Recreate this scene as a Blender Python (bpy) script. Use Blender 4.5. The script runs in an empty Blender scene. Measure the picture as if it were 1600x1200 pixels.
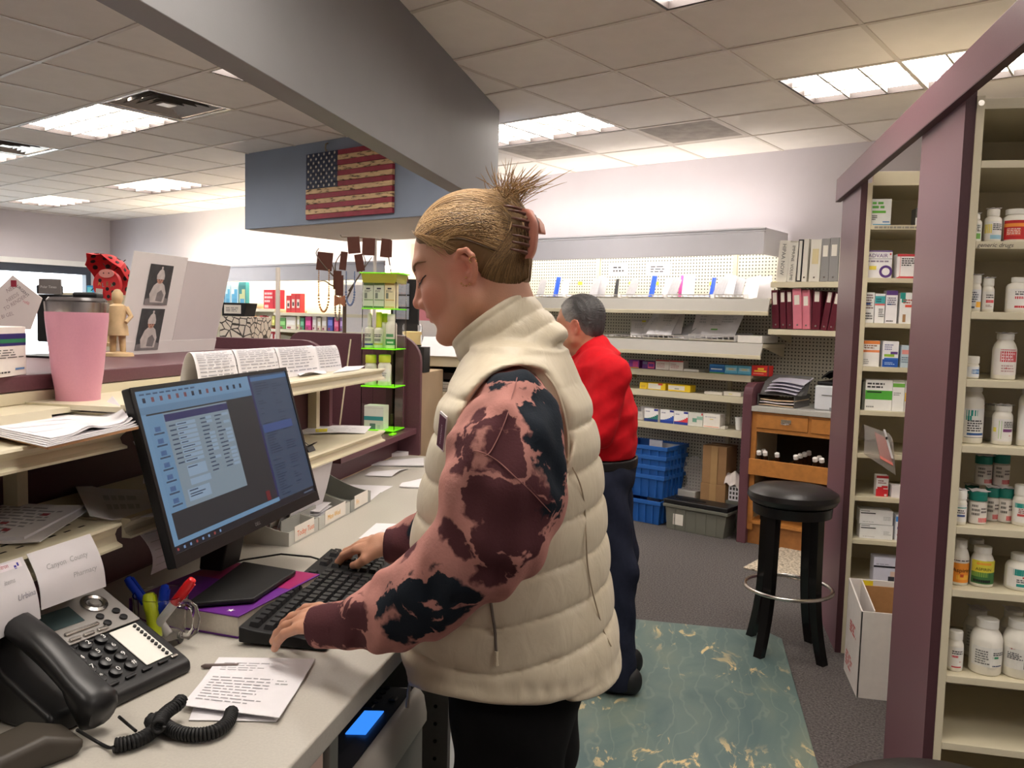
import bpy, bmesh, math, random
import numpy as np
from mathutils import Matrix, Vector, Euler
random.seed(7)
SC = bpy.context.scene
COL = SC.collection
# --- camera (image frame 1600 x 1200)
FPX, PITCH, ROLL, YAW, TH, EYE = 1313.66, .0772405, .0263572, .2083355, .4581396, 1.52
def cam_axes():
  cy, sy = math.cos(YAW), math.sin(YAW)
  fwd = np.array([-sy*math.cos(PITCH), cy*math.cos(PITCH), -math.sin(PITCH)])
  right = np.array([cy, sy, 0.]); up = np.cross(right, fwd)
  return (math.cos(ROLL)*right+math.sin(ROLL)*up, -math.sin(ROLL)*right+math.cos(ROLL)*up, fwd)
CR, CU, CF = cam_axes()
CO = np.array([0, 0, EYE])
cam = bpy.data.cameras.new('camera'); camo = bpy.data.objects.new('camera', cam); COL.objects.link(camo)
camo.matrix_world = Matrix(((CR[0], CU[0], -CF[0], 0), (CR[1], CU[1], -CF[1], 0), (CR[2], CU[2], -CF[2], EYE), (0, 0, 0, 1)))
cam.sensor_width = 36; cam.lens = 36*FPX/1600; cam.clip_start = .02; cam.clip_end = 200
SC.camera = camo
# --- light set-up
SC.view_settings.view_transform = 'Standard'; SC.view_settings.look = 'None'
SC.view_settings.gamma = 1; SC.view_settings.exposure = 1.5; SC.view_settings.use_curve_mapping = False
W = bpy.data.worlds.new('sky'); SC.world = W; W.use_nodes = True
bg = W.node_tree.nodes['Background']; bg.inputs[0].default_value = (.86, .95, 1, 1); bg.inputs[1].default_value = 3.0
TROFFER, VALANCE_LAMP, VALANCE_UP = 6.5, 7.0, 2.0
# --- pixel rays -> world points
def ray(x, y): return (x-800)/FPX*CR-(y-600)/FPX*CU+CF
def atz(x, y, z): d = ray(x, y); return CO+d*(z-EYE)/d[2]
def atx(x, y, X): d = ray(x, y); return CO+d*X/d[0]
def aty(x, y, Y): d = ray(x, y); return CO+d*Y/d[1]
EX = np.array([math.cos(TH), -math.sin(TH), 0]); EY = np.array([math.sin(TH), math.cos(TH), 0])
def Bw(xb, yb, z=0): return EX*xb+EY*yb+np.array([0, 0, z])      # building frame -> world
def tob(q): return np.array([q@EX, q@EY, q[2]])
def onB(x, y, Yb): d = ray(x, y); return CO+d*(Yb/(EY@d))
def bxz(x, y, Yb): b = tob(onB(x, y, Yb)); return b[0], b[2]
def pix(q):
  q = np.array(q)-CO; c = (q@CR, q@CU, q@CF); return (800+FPX*c[0]/c[2], 600-FPX*c[1]/c[2], c[2])
# --- materials
def lin(c):
  c = c/255.; return c/12.92 if c <= .04045 else ((c+.055)/1.055)**2.4
MATS = {}
def mat(name, rgb, rough=.5, metal=0, noise=None, bump=None, spec=.5, emit=0, trans=0, ior=1.45, alpha=1, coat=0, sheen=0):
  """principled material; noise=(scale, amount) varies colour, bump=(scale, strength) adds relief"""
  if name in MATS: return MATS[name]
  m = bpy.data.materials.new(name); m.use_nodes = True; nt = m.node_tree; b = nt.nodes['Principled BSDF']
  col = tuple(lin(v) for v in rgb)+(1,)
  b.inputs['Base Color'].default_value = col; b.inputs['Roughness'].default_value = rough; b.inputs['Metallic'].default_value = metal
  b.inputs['Specular IOR Level'].default_value = spec; b.inputs['IOR'].default_value = ior
  if trans: b.inputs['Transmission Weight'].default_value = trans
  if alpha < 1: b.inputs['Alpha'].default_value = alpha
  if coat: b.inputs['Coat Weight'].default_value = coat
  if sheen: b.inputs['Sheen Weight'].default_value = sheen
  if emit:
    b.inputs['Emission Color'].default_value = col; b.inputs['Emission Strength'].default_value = emit
  tc = None
  if noise or bump:
    tc = nt.nodes.new('ShaderNodeTexCoord')
  if noise:
    n = nt.nodes.new('ShaderNodeTexNoise'); n.inputs['Scale'].default_value = noise[0]; n.inputs['Detail'].default_value = 4
    nt.links.new(tc.outputs['Object'], n.inputs['Vector'])
    r = nt.nodes.new('ShaderNodeValToRGB'); a = noise[1]
    r.color_ramp.elements[0].position = .3; r.color_ramp.elements[1].position = .7
    r.color_ramp.elements[0].color = tuple(v*(1-a) for v in col[:3])+(1,); r.color_ramp.elements[1].color = tuple(min(1, v*(1+a)) for v in col[:3])+(1,)
    nt.links.new(n.outputs['Fac'], r.inputs['Fac']); nt.links.new(r.outputs['Color'], b.inputs['Base Color'])
  if bump:
    n2 = nt.nodes.new('ShaderNodeTexNoise'); n2.inputs['Scale'].default_value = bump[0]; n2.inputs['Detail'].default_value = 3
    nt.links.new(tc.outputs['Object'], n2.inputs['Vector'])
    bp = nt.nodes.new('ShaderNodeBump'); bp.inputs['Strength'].default_value = bump[1]; bp.inputs['Distance'].default_value = .004
    nt.links.new(n2.outputs['Fac'], bp.inputs['Height']); nt.links.new(bp.outputs['Normal'], b.inputs['Normal'])
  MATS[name] = m; return m
def ink(r, g, b): return mat('ink_%d_%d_%d' % (r, g, b), (r, g, b), .6, noise=(40, .03))
CREAM = mat('cream_enamel', (212, 203, 176), .35, noise=(3, .03))
CREAMD = mat('cream_board', (206, 196, 166), .5, noise=(6, .04))
PURPLE = mat('plum_laminate', (98, 62, 70), .42, noise=(220, .07))
PURPLED = mat('plum_edge_band', (74, 44, 50), .5, noise=(120, .05))
MAUVE = mat('plum_laminate_panel', (112, 74, 84), .4, noise=(220, .05))
LAMW = mat('counter_laminate', (182, 177, 167), .38, noise=(260, .05))
WHITE = mat('white_plastic', (238, 238, 236), .4, noise=(20, .02))
PAPER = mat('white_paper', (222, 219, 222), .8, noise=(30, .02))
BLACK = mat('black_plastic', (22, 22, 24), .38, noise=(60, .1))
BLACKM = mat('matte_black', (17, 17, 18), .6, noise=(80, .12))
CHROME = mat('brushed_steel', (200, 196, 190), .25, 1, noise=(90, .06))
STEELD = mat('dark_metal', (90, 88, 84), .4, .8, noise=(60, .1))
# --- mesh builder
class MB:
  def __init__(s): s.v = []; s.f = []; s.m = []
  def add(s, vs, fs, m=0, X=None):
    b = len(s.v)
    if X is not None: vs = [tuple(X @ Vector(v)) for v in vs]
    s.v += [tuple(v) for v in vs]; s.f += [tuple(b+i for i in f) for f in fs]; s.m += [m]*len(fs); return s
  def box(s, x0, x1, y0, y1, z0, z1, m=0, X=None):
    return s.add([(x0, y0, z0), (x1, y0, z0), (x1, y1, z0), (x0, y1, z0), (x0, y0, z1), (x1, y0, z1), (x1, y1, z1), (x0, y1, z1)],
                     [(0, 3, 2, 1), (4, 5, 6, 7), (0, 1, 5, 4), (1, 2, 6, 5), (2, 3, 7, 6), (3, 0, 4, 7)], m, X)
  def quad(s, a, b, c, d, m=0): return s.add([a, b, c, d], [(0, 1, 2, 3)], m)
  def lathe(s, prof, n=20, c=(0, 0, 0), m=0, X=None, cap=True):
    vs = []; fs = []
    for r, z in prof:
      for k in range(n):
        a = 2*math.pi*k/n; vs.append((c[0]+r*math.cos(a), c[1]+r*math.sin(a), c[2]+z))
    for i in range(len(prof)-1):
      for k in range(n): fs.append((i*n+k, i*n+(k+1) % n, (i+1)*n+(k+1) % n, (i+1)*n+k))
    if cap:
      fs.append(tuple(range(n-1, -1, -1))); fs.append(tuple((len(prof)-1)*n+k for k in range(n)))
    return s.add(vs, fs, m, X)
  def tube(s, pts, r, n=8, m=0, cap=True):
    P = [np.array(p, float) for p in pts]; N = len(P)
    rr = r if isinstance(r, (list, tuple)) else [r]*N
    vs = []; up = None
    for i in range(N):
      t = P[min(i+1, N-1)]-P[max(i-1, 0)]; t = t/(np.linalg.norm(t)+1e-12)
      if up is None:
        a = np.array([0, 0, 1.]) if abs(t[2]) < .9 else np.array([1., 0, 0]); u = np.cross(t, a)
      else: u = up-t*(up@t)
      u /= np.linalg.norm(u)+1e-12; up = u; w = np.cross(t, u)
      for k in range(n):
        an = 2*math.pi*k/n; vs.append(tuple(P[i]+rr[i]*(math.cos(an)*u+math.sin(an)*w)))
    fs = [(i*n+k, i*n+(k+1) % n, (i+1)*n+(k+1) % n, (i+1)*n+k) for i in range(N-1) for k in range(n)]
    if cap: fs += [tuple(range(n-1, -1, -1)), tuple((N-1)*n+k for k in range(n))]
    return s.add(vs, fs, m)
  def prism(s, poly, y0, y1, plane='xz', m=0, X=None):
    """extrude a 2-D polygon; plane 'xz' along y, 'yz' along x, 'xy' along z"""
    mk = {'xz': lambda p, d: (p[0], d, p[1]), 'yz': lambda p, d: (d, p[0], p[1]), 'xy': lambda p, d: (p[0], p[1], d)}[plane]
    n = len(poly); vs = [mk(p, y0) for p in poly]+[mk(p, y1) for p in poly]
    fs = [tuple(range(n)), tuple(range(2*n-1, n-1, -1))]+[(i, i+n, (i+1) % n+n, (i+1) % n) for i in range(n)]
    return s.add(vs, fs, m, X)
  def grid(s, fn, nu, nv, th=0, m=0):
    """surface fn(u,v); th > 0 gives it thickness along its normal"""
    P = np.array([[fn(i/nu, j/nv) for j in range(nv+1)] for i in range(nu+1)], float)
    w = nv+1; fs = [(i*w+j, (i+1)*w+j, (i+1)*w+j+1, i*w+j+1) for i in range(nu) for j in range(nv)]
    if not th: return s.add(P.reshape(-1, 3).tolist(), fs, m)
    du = np.gradient(P, axis=0); dv = np.gradient(P, axis=1); N = np.cross(du, dv); N /= np.linalg.norm(N, axis=2, keepdims=True)+1e-12
    Q = P-N*th; vs = P.reshape(-1, 3).tolist()+Q.reshape(-1, 3).tolist(); o = (nu+1)*w
    fs2 = [tuple(o+k for k in reversed(f)) for f in fs]
    rim = [i*w for i in range(nu+1)]+[nu*w+j for j in range(1, w)]+[i*w+nv for i in range(nu-1, -1, -1)]+[j for j in range(nv-1, 0, -1)]
    side = [(rim[i], o+rim[i], o+rim[(i+1) % len(rim)], rim[(i+1) % len(rim)]) for i in range(len(rim))]
    return s.add(vs, fs+fs2+side, m)
  def mesh(s, name, mats, smooth=False, fix=True):
    me = bpy.data.meshes.new(name); me.from_pydata(s.v, [], s.f)
    for mm in (mats if isinstance(mats, (list, tuple)) else [mats]): me.materials.append(mm)
    if any(s.m): me.polygons.foreach_set('material_index', s.m)
    if fix:
      bm = bmesh.new(); bm.from_mesh(me); bmesh.ops.recalc_face_normals(bm, faces=bm.faces); bm.to_mesh(me); bm.free()
    if smooth:
      me.polygons.foreach_set('use_smooth', [True]*len(me.polygons))
    me.update(); return me
  def build(s, name, mats, parent=None, loc=(0, 0, 0), rot=(0, 0, 0), smooth=False, bevel=0, seg=2, fix=True):
    o = bpy.data.objects.new(name, s.mesh(name, mats, smooth, fix)); COL.objects.link(o)
    o.location = loc; o.rotation_euler = rot
    if parent is not None: o.parent = parent
    if bevel:
      md = o.modifiers.new('bevel', 'BEVEL'); md.width = bevel; md.segments = seg; md.limit_method = 'ANGLE'; md.angle_limit = .6
      o.data.polygons.foreach_set('use_smooth', [True]*len(o.data.polygons))
      wn = o.modifiers.new('normals', 'WEIGHTED_NORMAL'); wn.keep_sharp = True
    elif smooth:
      smooth_by_angle(o.data, smooth if isinstance(smooth, float) else .7)
    return o
def smooth_by_angle(me, ang):
  bm = bmesh.new(); bm.from_mesh(me)
  for e in bm.edges:
    if len(e.link_faces) == 2 and e.calc_face_angle(0) > ang: e.smooth = False
  bm.to_mesh(me); bm.free()
def tag(o, label=None, cat=None, group=None, kind=None):
  if label: o['label'] = label
  if cat: o['category'] = cat
  if group: o['group'] = group
  if kind: o['kind'] = kind
  return o
def thing(name, label, cat, loc=(0, 0, 0), rz=0, group=None, rot=None):
  o = bpy.data.objects.new(name, None); COL.objects.link(o); o.location = loc
  o.rotation_euler = rot if rot else (0, 0, rz); o.empty_display_size = .05
  return tag(o, label, cat, group)
def structure(o): o['kind'] = 'structure'; return o
def copy_tree(o, parent=None, name=None):
  c = o.copy(); COL.objects.link(c)
  if parent is not None: c.parent = parent
  for ch in list(o.children): copy_tree(ch, c)
  return c
FONTS = {}
def txt(s, size, mat_, parent, loc, rot=(math.pi/2, 0, 0), name='lettering', align='LEFT', shear=0, depth=0, wscale=1):
  cu = bpy.data.curves.new('t', 'FONT'); cu.body = s; cu.size = size; cu.align_x = align; cu.shear = shear; cu.extrude = depth; cu.resolution_u = 2
  to = bpy.data.objects.new('t', cu); COL.objects.link(to)
  dg = bpy.context.evaluated_depsgraph_get(); me = bpy.data.meshes.new_from_object(to.evaluated_get(dg))
  bpy.data.objects.remove(to); bpy.data.curves.remove(cu)
  me.materials.clear(); me.materials.append(mat_)
  o = bpy.data.objects.new(name, me); COL.objects.link(o); o.location = loc; o.rotation_euler = rot; o.scale = (wscale, 1, 1)
  if parent is not None: o.parent = parent
  return o
def art(rects, w, h, place, parent, name='printed_face', curve=None):
  """flat print: rects (u0,v0,u1,v1,(r,g,b)) in 0..1 of a w x h face; place(u,v,d) -> local point, d = layer lift"""
  mb = MB(); mats = []; keys = {}
  for i, (u0, v0, u1, v1, c) in enumerate(rects):
    if c not in keys: keys[c] = len(mats); mats.append(ink(*c))
    d = .0004+.00006*min(i, 12)
    n = 1 if not curve else max(1, int(abs(u1-u0)*curve))
    for k in range(n):
      a = u0+(u1-u0)*k/n; b = u0+(u1-u0)*(k+1)/n
      mb.quad(place(a, v0, d), place(b, v0, d), place(b, v1, d), place(a, v1, d), keys[c])
  return mb.build(name, mats, parent, fix=False)
def words(u0, v0, u1, v1, n, c, fill=.55, ww=.16, rnd=random):
  """n rows of small dashes that read as small print"""
  out = []; dv = (v1-v0)/n
  for k in range(n):
    v = v1-dv*(k+1); u = u0; end = u1-(u1-u0)*rnd.random()*.35
    while u < end:
      w = (u1-u0)*ww*(.5+rnd.random()); out.append((u, v+dv*(1-fill)/2, min(u+w, end), v+dv*(1+fill)/2, c)); u += w+(u1-u0)*ww*.25
  return out

# --- room
ZC = 2.80; YBW = 6.12; XLW = -12.4; XR = 3.2; YF = -3.6
wallm = mat('painted_wall', (214, 208, 214), .7, noise=(4, .02), bump=(120, .04))
bluem = mat('blue_grey_paint', (140, 152, 172), .65, noise=(5, .02), bump=(150, .05))
greym = mat('grey_paint', (134, 134, 136), .6, noise=(5, .03), bump=(150, .05))
carpet = mat('grey_loop_carpet', (88, 83, 82), .95, noise=(110, .6), bump=(190, .9))
ROTB = (0, 0, -TH)
def bbox_struct(name, x0, x1, y0, y1, z0, z1, m, parent=None):
  o = MB().box(x0, x1, y0, y1, z0, z1).build(name, m, parent, rot=ROTB if parent is None else (0, 0, 0))
  return structure(o) if parent is None else o
bbox_struct('floor', XLW-.2, XR, YF, YBW+.2, -.12, 0, carpet)
bbox_struct('wall_back', XLW-.2, XR, YBW, YBW+.15, 0, ZC+.05, wallm)
bbox_struct('wall_right', XR, XR+.15, YF, YBW+.15, 0, ZC+.05, wallm)
bbox_struct('wall_front', XLW-.2, XR, YF-.15, YF, 0, ZC+.05, wallm)
wl = MB()
WY0, WY1, WZ0, WZ1 = 1.2, 5.82, .75, 2.10
wl.box(XLW-.15, XLW, YF, WY0, 0, ZC+.05); wl.box(XLW-.15, XLW, WY1, YBW, 0, ZC+.05)
wl.box(XLW-.15, XLW, WY0, WY1, WZ1, ZC+.05); wl.box(XLW-.15, XLW, WY0, WY1, 0, WZ0)
structure(wl.build('wall_left', wallm, rot=ROTB))
winf = mat('dark_window_frame', (58, 66, 80), .45, noise=(30, .05))
glass = mat('clear_glass', (255, 255, 255), .0, trans=1, ior=1.02, spec=.2)
win = structure(MB().box(XLW-.1, XLW+.03, WY0, WY1, WZ1-.11, WZ1).box(XLW-.1, XLW+.03, WY0, WY1, WZ0, WZ0+.08).box(XLW-.1, XLW+.03, WY1-.07, WY1, WZ0+.08, WZ1-.11).box(XLW-.1, XLW+.03, WY0, WY0+.07, WZ0+.08, WZ1-.11).build('window_1', winf, rot=ROTB))
for k in (1, 2):
  y = WY0+(WY1-WY0)*k/3-.35
  MB().box(XLW-.09, XLW+.02, y, y+.07, WZ0+.08, WZ1-.11).build('mullion', winf, win)
MB().box(XLW-.055, XLW-.05, WY0+.07, WY1-.07, WZ0+.08, WZ1-.11).build('pane', glass, win)
structure(MB().box(XLW-.02, XLW+.05, WY0-.05, WY1+.06, WZ1, WZ1+.075).build('trim_1', mat('white_trim', (246, 246, 244), .5, noise=(10, .02)), rot=ROTB))
grd = MB().box(XLW-20, XLW-.3, -12, 16, -.3, -.2).build('pavement', mat('pale_concrete', (200, 200, 196), .9, noise=(3, .1)), rot=ROTB); structure(grd)
# --- ceiling: tiles, grid, lights, vents
PX, PY = .6096, .592; X0, Y0 = -1.743, 2.585
tilem = mat('ceiling_tile', (238, 232, 226), .9, noise=(7, .025), bump=(260, .25))
gridm = mat('ceiling_grid', (214, 205, 196), .5, noise=(8, .02))
ceil = MB().box(XLW-.2, XR, YF, YBW+.2, ZC+.16, ZC+.22).build('ceiling', tilem, rot=ROTB); structure(ceil)
gx = [X0-PX*k for k in range(-8, 18)]; gy = [Y0+PY*k for k in range(-10, 6)]
for x in gx: MB().box(x-.011, x+.011, YF, YBW, ZC-.004, ZC+.02).build('grid_bar', gridm, ceil)
for y in gy: MB().box(XLW, XR, y-.011, y+.011, ZC-.005, ZC+.02).build('grid_bar', gridm, ceil)
lights = [(-2, 3, 2), (-2, 0, 2), (2, 3, 2), (2, 0, 2), (6, 0, 2), (10, 0, 2), (10, 3, 2), (14, 3, 2), (-2, -3, 2), (2, -3, 2), (-2, -6, 2), (2, -6, 2), (6, -3, 2), (10, -3, 2), (14, 0, 2), (6, -6, 2), (-6, 0, 2), (-6, -3, 2)]  # visible fixtures first, then unseen ones added for brightness
vents = [(5, 0, 'supply'), (9, 0, 'supply'), (1, 4, 'return'), (3, 4, 'return')]
occ = set()
for k, j, n in lights:
  for i in range(n): occ.add((k+i, j))
for k, j, t in vents: occ.add((k, j))
tmesh = MB().box(-PX/2+.008, PX/2-.008, -PY/2+.008, PY/2-.008, 0, .016).mesh('ceiling_tile', tilem)
rest = MB(); cells = []
for k in range(-8, 18):
  for j in range(-11, 6):
    if (k, j) in occ: continue
    xa, ya = X0-PX*(k+.5), Y0+PY*(j+.5)
    if ya+PY/2 > YBW+PY*.9 or xa-PX/2 < XLW-PX*.9: continue
    p = Bw(xa, ya, ZC); c = pix(p); vis = c[2] > .3 and -80 < c[0] < 1680 and -80 < c[1] < 420
    cells.append((0 if vis else 1, c[2], xa, ya))
cells.sort()
for i, (nv, d, xa, ya) in enumerate(cells):
  if nv == 0 and i < 290 and ya+PY/2 < YBW+.01 and xa-PX/2 > XLW:
    o = bpy.data.objects.new('ceiling_tile', tmesh); COL.objects.link(o); o.parent = ceil; o.location = (xa, ya, ZC)
  else:
    rest.box(xa-PX/2+.008, xa+PX/2-.008, ya-PY/2+.008, min(YBW-.002, ya+PY/2-.008), ZC, ZC+.016)
ro = rest.build('ceiling_tile', tilem, ceil); ro['kind'] = 'stuff'
lampm = mat('lamp_diffuser', (255, 246, 236), .5, emit=TROFFER)
louv = mat('louver_blade', (150, 146, 138), .5, .0, noise=(30, .04))
darkf = mat('troffer_frame', (62, 54, 52), .5, noise=(30, .05))
def troffer(k, j, n, label, grp):
  xa, xb = X0-PX*(k+n)+.012, X0-PX*k-.012; ya, yb = Y0+PY*j+.012, Y0+PY*(j+1)-.012
  c = Bw((xa+xb)/2, (ya+yb)/2, ZC); t = thing('ceiling_light', label, 'ceiling light', c, -TH, grp)
  w, h = (xb-xa)/2, (yb-ya)/2
  mb = MB(); e = .012
  mb.box(-w, w, -h, -h+e, -.002, .09).box(-w, w, h-e, h, -.002, .09).box(-w, -w+e, -h+e, h-e, -.002, .09).box(w-e, w, -h+e, h-e, -.002, .09)
  mb.build('frame', darkf, t)
  MB().box(-w+e, w-e, -h+e, h-e, .03, .035).build('lamp_panel', lampm, t)
  for q in (1, 2): MB().box(-w+e, w-e, -h+2*h*q/3-.005, -h+2*h*q/3+.005, .002, .029).build('louver_blade', louv, t)
  for q in range(1, 3*n): x = -w+2*w*q/(3*n); MB().box(x-.005, x+.005, -h+e, h-e, .003, .029).build('louver_blade', louv, t)
  return t
LB = ['long ceiling light above the right shelving, crossing the plum top rail', 'ceiling light cut by the top edge of the photo', 'ceiling light seen just right of the grey header above the lit shelves',
      'sliver of ceiling light showing left of the grey header', 'large bright ceiling light beside the square supply vent, upper left', 'ceiling light at the left edge of the photo beside a vent',
      'far ceiling light left of the blue soffit', 'dimmest far ceiling light near the left corner of the store']
ADDED_LB = ['ceiling light above the tall shelving end, out of the frame', 'ceiling light above the counter, out of the frame', 'ceiling light behind the photographer on the right', 'ceiling light behind the photographer on the left', 'ceiling light above the shop floor left of the header, out of the frame', 'ceiling light over the far shop floor, out of the frame', 'ceiling light beside the shop window, out of the frame', 'rearmost ceiling light of the shop, out of the frame', 'ceiling light right of the bottle shelves, out of the frame', 'ceiling light right of the photographer, out of the frame']  # unseen lights added on the grid to brighten vest, shelf interiors and shop
for i, (k, j, n) in enumerate(lights):
  if i < 8: troffer(k, j, n, LB[i], 'fluorescent ceiling lights')
  else: troffer(k, j, n, ADDED_LB[i-8], 'fluorescent ceiling lights')

ventm = mat('vent_metal', (200, 194, 188), .25, .7, noise=(20, .05)); ventd = mat('vent_dark', (28, 26, 25), .7, noise=(20, .2))
retm = mat('return_grille', (150, 141, 132), .6, noise=(9, .25), bump=(400, .5))
def vent(k, j, kind, label):
  c = Bw(X0-PX*(k+.5), Y0+PY*(j+.5), ZC); t = thing('ceiling_vent', label, 'vent', c, -TH, 'ceiling vents')
  h = PX/2-.014; g = PY/2-.014
  def ring(a, z0, z1, e, name, m):
    s = a*g/h
    mb = MB(); b = a-e; q = s-e
    o = [(-a, -s), (a, -s), (a, s), (-a, s)]; i_ = [(-b, -q), (b, -q), (b, q), (-b, q)]
    for n in range(4):
      p, r = n, (n+1) % 4
      mb.quad(o[p]+(z0,), o[r]+(z0,), i_[r]+(z1,), i_[p]+(z1,)); mb.quad(o[p]+(z0+.004,), i_[p]+(z1+.004,), i_[r]+(z1+.004,), o[r]+(z0+.004,))
    return mb.build(name, m, t, fix=False)
  if kind == 'supply':
    MB().box(-h, h, -g, g, .11, .115).build('backing', ventd, t)
    ring(h, -.003, .0, .025, 'frame', ventm)
    for a in (.245, .19, .135, .08): ring(a, .004, .05, .04, 'louver_ring', ventm)
    MB().box(-.045, .045, -.044, .044, .004, .008).build('centre_plate', ventm, t)
  else:
    ring(h, -.004, .002, .03, 'frame', gridm)
    MB().box(-h+.03, h-.03, -g+.03, g-.03, .002, .006).build('grille', retm, t)
VL = ['square supply vent with nested louvers beside the bright ceiling light', 'supply vent by the light at the left photo edge', 'perforated return vent over the binder shelves, right of the other', 'perforated return vent beside the light next to the header']
for (k, j, t), l in zip(vents, VL): vent(k, j, t, l)
# --- header beam and blue soffit
hb = MB(); hb.box(-1.315, -1.215, -1.5, 5.16, 2.195, ZC)
structure(hb.build('trim_2', greym, bevel=.003));
SO = [(-6.05, 4.10), (-3.40, 4.10), (-3.43, 4.16), (-4.5, 5.25), (-6.05, 5.25)]
structure(MB().prism(SO, 2.195, ZC, 'xy').build('trim_3', bluem, rot=ROTB))
structure(MB().prism([(-6.03, 4.12), (-3.45, 4.12), (-4.52, 5.23), (-6.03, 5.23)], 2.188, 2.195, 'xy').build('trim_4', mat('soffit_underside', (226, 216, 208), .7, noise=(6, .02)), rot=ROTB))
# --- right-hand shelving units
def frame_unit(name, Y0u, Y1u, zs, label, wid=.92, top=2.14):
  x0 = .72
  t = thing(name, label, 'shelving unit', (x0, Y0u, 0), 0, 'tall pharmacy shelving units')
  d = Y1u-Y0u
  MB().box(0, .026, 0, d, 0, top).build('end_panel', [MAUVE], t, bevel=.0015)
  MB().box(-.0008, .0268, -.0012, 0, 0, top).build('edge_strip', PURPLED, t)
  MB().box(.027, .048, -.004, d, .0, top-.03).build('upright', CREAM, t, bevel=.001)
  MB().box(wid, wid+.02, -.004, d, .0, top-.03).build('upright', CREAM, t)
  MB().box(.048, wid, d-.012, d, .0, top-.03).build('back_board', CREAMD, t)
  MB().box(.048, wid, -.003, .02, zs['top'][1], zs['top'][0]).build('top_rail', CREAM, t, bevel=.001)
  sc_ = MB(); sc_.lathe([(.0, -.004), (.006, -.003), (.008, 0)], 12, X=Matrix.Translation((.038, -.005, zs['top'][0]-.012)) @ Matrix.Rotation(math.pi/2, 4, 'X')); sc_.build('screw_head', CHROME, t, smooth=True)
  MB().box(.048, wid, .02, d-.013, zs['top'][1], zs['top'][1]+.018).build('top_board', CREAM, t)
  for z in zs['s']:
    MB().box(.0485, wid-.0005, -.003, d-.013, z-.021, z).build('shelf', CREAM, t, bevel=.0012)
  MB().box(.05, wid, .02, .03, 0, .07).build('kick_plate', BLACKM, t)
  return t
U2, U1 = 2.60, 4.08
def zat(px, py, Y): return aty(px, py, Y)[2]
Z2 = [zat(1530, y, U2) for y in (251, 377, 487, 593.5, 697, 825, 924, 1060, 1166)]
Z1 = [zat(1360, y, U1) for y in (351.5, 434, 504.5, 573, 642, 709, 776.5, 844, 912.5)]
frame_unit('shelving_unit', U2, 3.06, {'top': (zat(1515, 155, U2), zat(1530, 171, U2)), 's': Z2+[.1]}, 'tall plum and cream shelving unit full of pill bottles, nearest on the right', top=2.2)
frame_unit('shelving_unit', U1, 4.56, {'top': (zat(1360, 268, U1), zat(1360, 290, U1)), 's': Z1+[.25]}, 'tall plum and cream shelving unit of medicine cartons behind the bottle shelves', top=2.2)
fr = MB().box(.694, .72, .6, 4.62, 2.163, 2.275)
tag(fr.build('top_rail', [MAUVE], bevel=.002), 'plum laminate rail running along the tops of the tall shelving units', 'rail')
MB().box(.694, .72, .6, 4.62, 2.160, 2.163).build('edge_strip', PURPLED, bpy.data.objects['top_rail.002'] if 'top_rail.002' in bpy.data.objects else None)

# ---- cartons and bottles
def carton(name, label, L, w, h, d, body, rects=(), group=None, rz=0, texts=(), side=None, top=None):
  """a closed paper carton; L = front lower left corner, front faces -y of its own frame"""
  mb = MB(); mats = [ink(*body)]
  mb.box(0, w, 0, d, 0, h)
  mb.box(.002, w-.002, .004, d-.004, h, h+.0008)
  o = mb.build(name, mats, None, loc=tuple(L), rot=(0, 0, rz), bevel=.0012, seg=1)
  tag(o, label, 'box', group)
  if rects: art(list(rects), w, h, lambda u, v, dd: (u*w, -dd, v*h), o)
  if side: art(list(side), d, h, lambda u, v, dd: (-dd, d-u*d, v*h), o, 'printed_side')
  if top: art(list(top), w, d, lambda u, v, dd: (u*w, v*d, h+.0008+dd), o, 'printed_top')
  for (s, u, v, sz, c) in texts:
    txt(s, sz*h, ink(*c), o, (u*w, -.0013, v*h))
  return o
def lit(name, label, l, r, t, b, Y, d, body, zs, **k):
  """carton seen between pixel columns l..r and rows t..b on the plane y = Y, standing on height zs"""
  P, Q = aty(l, b, Y), aty(r, b, Y); T = aty((l+r)/2, t, Y)
  return carton(name, label, (P[0], Y, zs+.0004), Q[0]-P[0], T[2]-zs, d, body, **k)
G1 = 'medicine cartons on the tall carton shelves'
K = (70, 70, 74); RED = (196, 34, 40); GRN = (110, 190, 70); VIO = (92, 60, 130); TEAL = (40, 150, 140); BLU = (40, 90, 170); ORG = (238, 140, 70)
S = U1+.03
w_ = words
lit('medicine_box', 'white carton with green print and black top, highest on the carton shelves', 1349, 1391.5, 311, 350, S, .09, (236, 238, 236), Z1[0], group=G1,
  rects=w_(.3, .62, .75, .92, 2, (110, 190, 90), .6, .5)+[(.3, .47, .8, .56, GRN)]+w_(.3, .2, .5, .4, 3, K)+[(.35, 0, 1, .06, (70, 160, 200)), (.7, .12, .95, .16, (70, 130, 190))], top=[(.2, .0, .95, .6, (30, 30, 34))])
lit('medicine_box', 'dark carton mostly hidden by the plum post on the top carton shelf', 1430, 1450, 325, 350, S, .08, (88, 88, 84), Z1[0], group=G1, rects=[(0, 0, 1, .45, (220, 220, 220))])
disc = [(.53, .08, .93, .12, VIO)]
b = lit('inhaler_box', 'white carton reading ADVAIR with a violet ring and violet top edge', 1351, 1392.5, 391.5, 433, S, .09, (240, 238, 240), Z1[1], group=G1,
  rects=[(0, .955, 1, 1, VIO), (0, .69, 1, .71, (150, 150, 160)), (.15, .3, .42, .44, (240, 220, 90)), (.9, .84, .96, .9, (220, 80, 90))]+w_(.05, .56, .9, .66, 1, (150, 140, 160)), texts=[('ADVAIR', .09, .75, .19, VIO)])
mb = MB(); n = 40
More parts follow.
